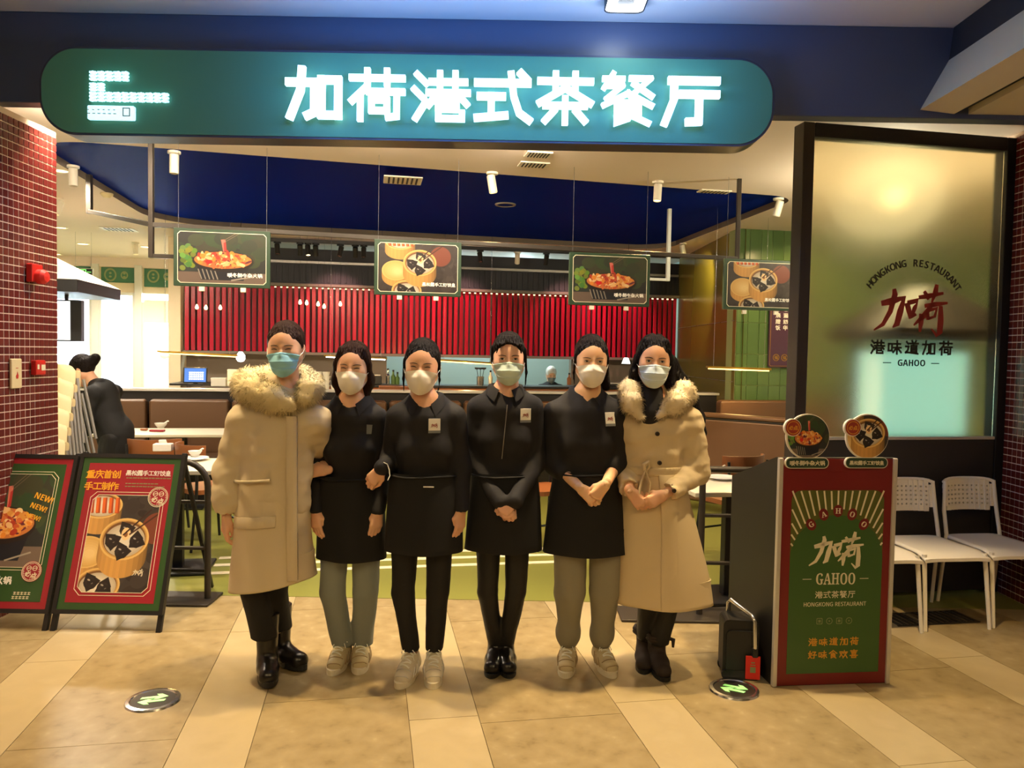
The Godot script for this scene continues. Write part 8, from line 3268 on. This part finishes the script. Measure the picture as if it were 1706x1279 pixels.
	g.tube([bow + Vector3(0, -0.005, 0.0), bow + Vector3(-0.01, 0.03, 0.014), bow + Vector3(0.012, 0.045, 0.016), bow + Vector3(0.016, 0.02, 0.012), bow], [0.012, 0.014, 0.012, 0.013, 0.011], 8, true, 0.5)
	g.tube([bow, bow + Vector3(-0.02, -0.05, 0.012), bow + Vector3(-0.03, -0.11, 0.02)], [0.012, 0.016, 0.018], 8, true, 0.35)
	g.tube([bow, bow + Vector3(0.02, -0.06, 0.014), bow + Vector3(0.012, -0.13, 0.02)], [0.012, 0.016, 0.018], 8, true, 0.35)
	obj("belt_knot", g, M.trench, p)
	fp = Field.new(b)
	for q in [Vector3(-0.0197, 1.2058, 0.0), Vector3(-0.0043, 1.0655, 0.0)]:
		var h = fp.hit(Vector3(q.x, q.y, 0.4), Vector3.FORWARD)
		g = Geo.new()
		g.lathe([Vector2(0, 0.004), Vector2(0.006, 0.003), Vector2(0.008, 0.006), Vector2(0.0105, 0.005), Vector2(0.011, -0.004)], 18, Transform3D(Basis(Vector3.RIGHT, PI / 2), h + Vector3(0, 0, 0.012)))
		obj("button", g, M.button, p)
	g = Geo.new()
	g.lathe([Vector2(0, 0.004), Vector2(0.006, 0.003), Vector2(0.008, 0.006), Vector2(0.0105, 0.005), Vector2(0.011, -0.006)], 18, Transform3D(Basis(Vector3.RIGHT, PI / 2), Vector3(0.049, 0.9491, 0.215)))
	obj("button", g, M.button, p)
	# black roll neck
	g = sdf([bn(Vector3(-0.0373, 1.4378, 0.0), Vector3(-0.0409, 1.2921, 0.04), 0.062, 0.085, Vector3(1, 1, 0.9), 0.02)], 0.008)
	obj("roll_neck", g, M.polo_black, p)
	fur(p, "fur_collar", [Vector3(-0.104, 1.2859, 0.12), Vector3(-0.1384, 1.3526, 0.09), Vector3(-0.1392, 1.4078, 0.03), Vector3(-0.0926, 1.4336, -0.08), Vector3(0.0072, 1.4456, -0.13), Vector3(0.1096, 1.4306, -0.09), Vector3(0.1226, 1.3971, 0.02), Vector3(0.0677, 1.3504, 0.09), Vector3(-0.011, 1.2929, 0.115)], [0.018, 0.046, 0.050, 0.05, 0.05, 0.054, 0.058, 0.052, 0.016], 14000, 0.017, M.fur_pale, 22)
	trousers(p, J.legs, 0.062, 0.056, 0.048, M.legging, 0.12, 0.75, cx)
	for i in 2:
		var at = shoe(p, "ankle", "ankle_boot", [toeA, toeB][i], [-0.2, 0.05][i], M.boot_brown, M.rubber)
		g = Geo.new()
		for s in [0, 1]:
			var rg = []
			for a in 17:
				rg.append(Vector3(sin(TAU * a / 16.0) * 0.05, 0.15 + s * 0.015 + 0.004 * sin(a * 2.1), -0.03 + cos(TAU * a / 16.0) * 0.054))
			g.tube(rg, 0.011, 7, false)
		g.tube([Vector3(0.05, 0.155, -0.01), Vector3(0.075, 0.15, 0.0), Vector3(0.072, 0.115, 0.01)], [0.01, 0.012, 0.006], 7)
		var fo = obj("boot_tie", g, M.boot_brown, p)
		fo.position = at

	background_people()


func background_people():
	# waitress bending over the small table, seen from the side; built facing the camera's left
	var base = Vector3(-3.4045, 0.0, -6.45)
	var p = thing("person", "waitress in dark uniform and mask bending over a table at the left", "person", base, -PI / 2)
	# local: z is where she looks, x to her left
	var hip = Vector3(0, 0.86, -0.07)
	var chest = Vector3(0, 1.17, 0.03)
	var hd = Vector3(0, 1.365, 0.20)
	var hx = Transform3D(Basis(Vector3.RIGHT, 0.55), hd)
	var b = [
		bn(hip, chest, 0.09, 0.09, Vector3(1.2, 1, 0.9), 0.04), bn(chest, hd + Vector3(0, -0.08, -0.06), 0.06, 0.05, Vector3.ONE, 0.03),
		bn(Vector3(-0.07, 0.85, -0.12), Vector3(-0.07, 0.45, -0.08), 0.06, 0.045), bn(Vector3(-0.07, 0.45, -0.08), Vector3(-0.07, 0.08, -0.12), 0.045, 0.03),
		bn(Vector3(0.07, 0.85, -0.12), Vector3(0.07, 0.45, -0.02), 0.06, 0.045), bn(Vector3(0.07, 0.45, -0.02), Vector3(0.07, 0.08, -0.02), 0.045, 0.03),
	]
	var arms = []
	for s in [-1, 1]:
		arms.append([Vector3(s * 0.16, 1.19, 0.02), Vector3(s * 0.19, 0.96, 0.08), Vector3(s * 0.12, 0.83, 0.26)])
		b.append_array(limb(arms[-1][0], arms[-1][1], arms[-1][2], 0.04, 0.034, 0.025))
	var g = sdf(b, 0.014)
	g.add(head_geo(), hx)
	g.add(hand_geo("grip"), hand_xf(arms[0][2], Vector3(0, -0.5, 1), Vector3(0, 1, 0.4), true))
	g.add(hand_geo("grip"), hand_xf(arms[1][2], Vector3(0, -0.5, 1), Vector3(0, 1, 0.4), false))
	obj("body", g, M.skin_3, p)
	b = [bn(hip + Vector3(0, -0.04, 0.02), chest, 0.14, 0.14, Vector3(1.0, 1, 0.8), 0.05), bn(arms[0][0], arms[1][0], 0.06, 0.06, Vector3.ONE, 0.05), bn(chest + Vector3(0, 0.05, 0.03), hd + Vector3(0, -0.11, -0.10), 0.07, 0.055, Vector3.ONE, 0.04), bn(hip + Vector3(0, 0.0, -0.02), hip + Vector3(0, -0.14, -0.02), 0.15, 0.14, Vector3(1, 1, 0.85), 0.05)]
	for a in arms:
		b.append_array(limb(a[0], a[1], a[2], 0.06, 0.052, 0.042))
	obj("jacket", sdf(b, 0.012, [], folds, 0.01, Vector3(4, 6, 4)), M.trouser_black, p)
	g = sdf([bn(Vector3(-0.07, 0.82, -0.08), Vector3(-0.075, 0.45, -0.06), 0.095, 0.08), bn(Vector3(-0.075, 0.45, -0.08), Vector3(-0.075, 0.06, -0.12), 0.08, 0.07), bn(Vector3(0.07, 0.82, -0.08), Vector3(0.075, 0.45, -0.02), 0.095, 0.08), bn(Vector3(0.075, 0.45, -0.02), Vector3(0.075, 0.06, -0.02), 0.08, 0.07)], 0.014, [[Vector3(0, 0.05, 0), Vector3.DOWN]])
	obj("trousers", g, M.legging, p)
	g = sdf([bn(Vector3(0, 0.044, -0.026), Vector3(0, 0.040, -0.008), 0.1, 0.096, Vector3(0.88, 1, 1), 0.02), bn(Vector3(0, 0.03, -0.12), Vector3(0, 0.04, -0.15), 0.045, 0.04, Vector3.ONE, 0.02), bn(Vector3(0, -0.02, 0.122), Vector3(0, 0.0, 0.122), 0.080, 0.084, Vector3(0.80, 1, 1), 0.008, true)], 0.006)
	obj("hair", g, M.hair_dark, p).transform = hx
	face_parts(p, hx, "cup", "mask_top", 0.003)
	shoe(p, "ankle", "shoe", Vector3(-0.07, 0, 0.04), 0.0, M.boot_black, M.rubber)
	shoe(p, "ankle", "shoe", Vector3(0.07, 0, 0.14), 0.0, M.boot_black, M.rubber)

	# cook behind the pass
	base = Vector3(0.645, 0.0, -12.9)
	p = thing("person", "cook with a white cap and mask standing behind the kitchen pass", "person", base, YAW)
	hd = Vector3(0, 1.2193, 0.04)
	hx = Transform3D(Basis(Vector3.RIGHT, 0.25), hd)
	var sy = hd.y - 0.20
	b = [bn(Vector3(0, 0.9, 0), Vector3(0, sy, 0), 0.1, 0.1, Vector3(1.2, 1, 0.8), 0.04), bn(Vector3(0, sy, 0), hd + Vector3(0, -0.1, -0.03), 0.06, 0.05)]
	arms = []
	for s in [-1, 1]:
		arms.append([Vector3(s * 0.17, sy - 0.02, 0), Vector3(s * 0.23, sy - 0.26, 0.03), Vector3(s * 0.12, sy - 0.32, 0.24)])
		b.append_array(limb(arms[-1][0], arms[-1][1], arms[-1][2], 0.04, 0.034, 0.025))
		b.append(bn(Vector3(s * 0.08, 0.9, 0), Vector3(s * 0.09, 0.08, 0), 0.07, 0.04))
	g = sdf(b, 0.016)
	g.add(head_geo(), hx)
	g.add(hand_geo("grip"), hand_xf(arms[0][2], Vector3(0, -0.4, 1), Vector3(0, 1, 0.4), true))
	g.add(hand_geo("grip"), hand_xf(arms[1][2], Vector3(0, -0.4, 1), Vector3(0, 1, 0.4), false))
	obj("body", g, M.skin_3, p)
	b = [bn(Vector3(0, 0.85, 0), Vector3(0, sy - 0.05, 0), 0.17, 0.16, Vector3(1, 1, 0.75), 0.05), bn(arms[0][0], arms[1][0], 0.065, 0.065, Vector3.ONE, 0.06)]
	for a in arms:
		b.append_array(limb(a[0], a[1], a[2], 0.065, 0.056, 0.045))
	obj("jacket", sdf(b, 0.015), M.polo_black, p)
	obj("trousers", sdf([bn(Vector3(-0.08, 0.88, 0), Vector3(-0.09, 0.1, 0), 0.1, 0.08), bn(Vector3(0.08, 0.88, 0), Vector3(0.09, 0.1, 0), 0.1, 0.08)], 0.016, [[Vector3(0, 0.06, 0), Vector3.DOWN]]), M.legging, p)
	g = sdf([bn(Vector3(0, 0.06, -0.02), Vector3(0, 0.055, -0.0), 0.1, 0.098, Vector3(0.9, 1, 1), 0.02), bn(Vector3(0, -0.05, 0.1), Vector3(0, -0.02, 0.1), 0.085, 0.085, Vector3(0.9, 1, 1), 0.008, true)], 0.007)
	obj("cap", g, M.china, p).transform = hx
	face_parts(p, hx, "cup", "badge_foot", 0.003)
	obj("apron_strap", stick([Vector3(-0.09, sy - 0.3, 0.14), Vector3(-0.06, sy, 0.1), Vector3(0.0, sy + 0.06, 0.05), Vector3(0.06, sy, 0.1), Vector3(0.09, sy - 0.3, 0.14)], 0.008, 6), M.china, p)
	for s in [-1, 1]:
		shoe(p, "ankle", "shoe", Vector3(s * 0.09, 0, 0.16), 0.0, M.boot_black, M.rubber)
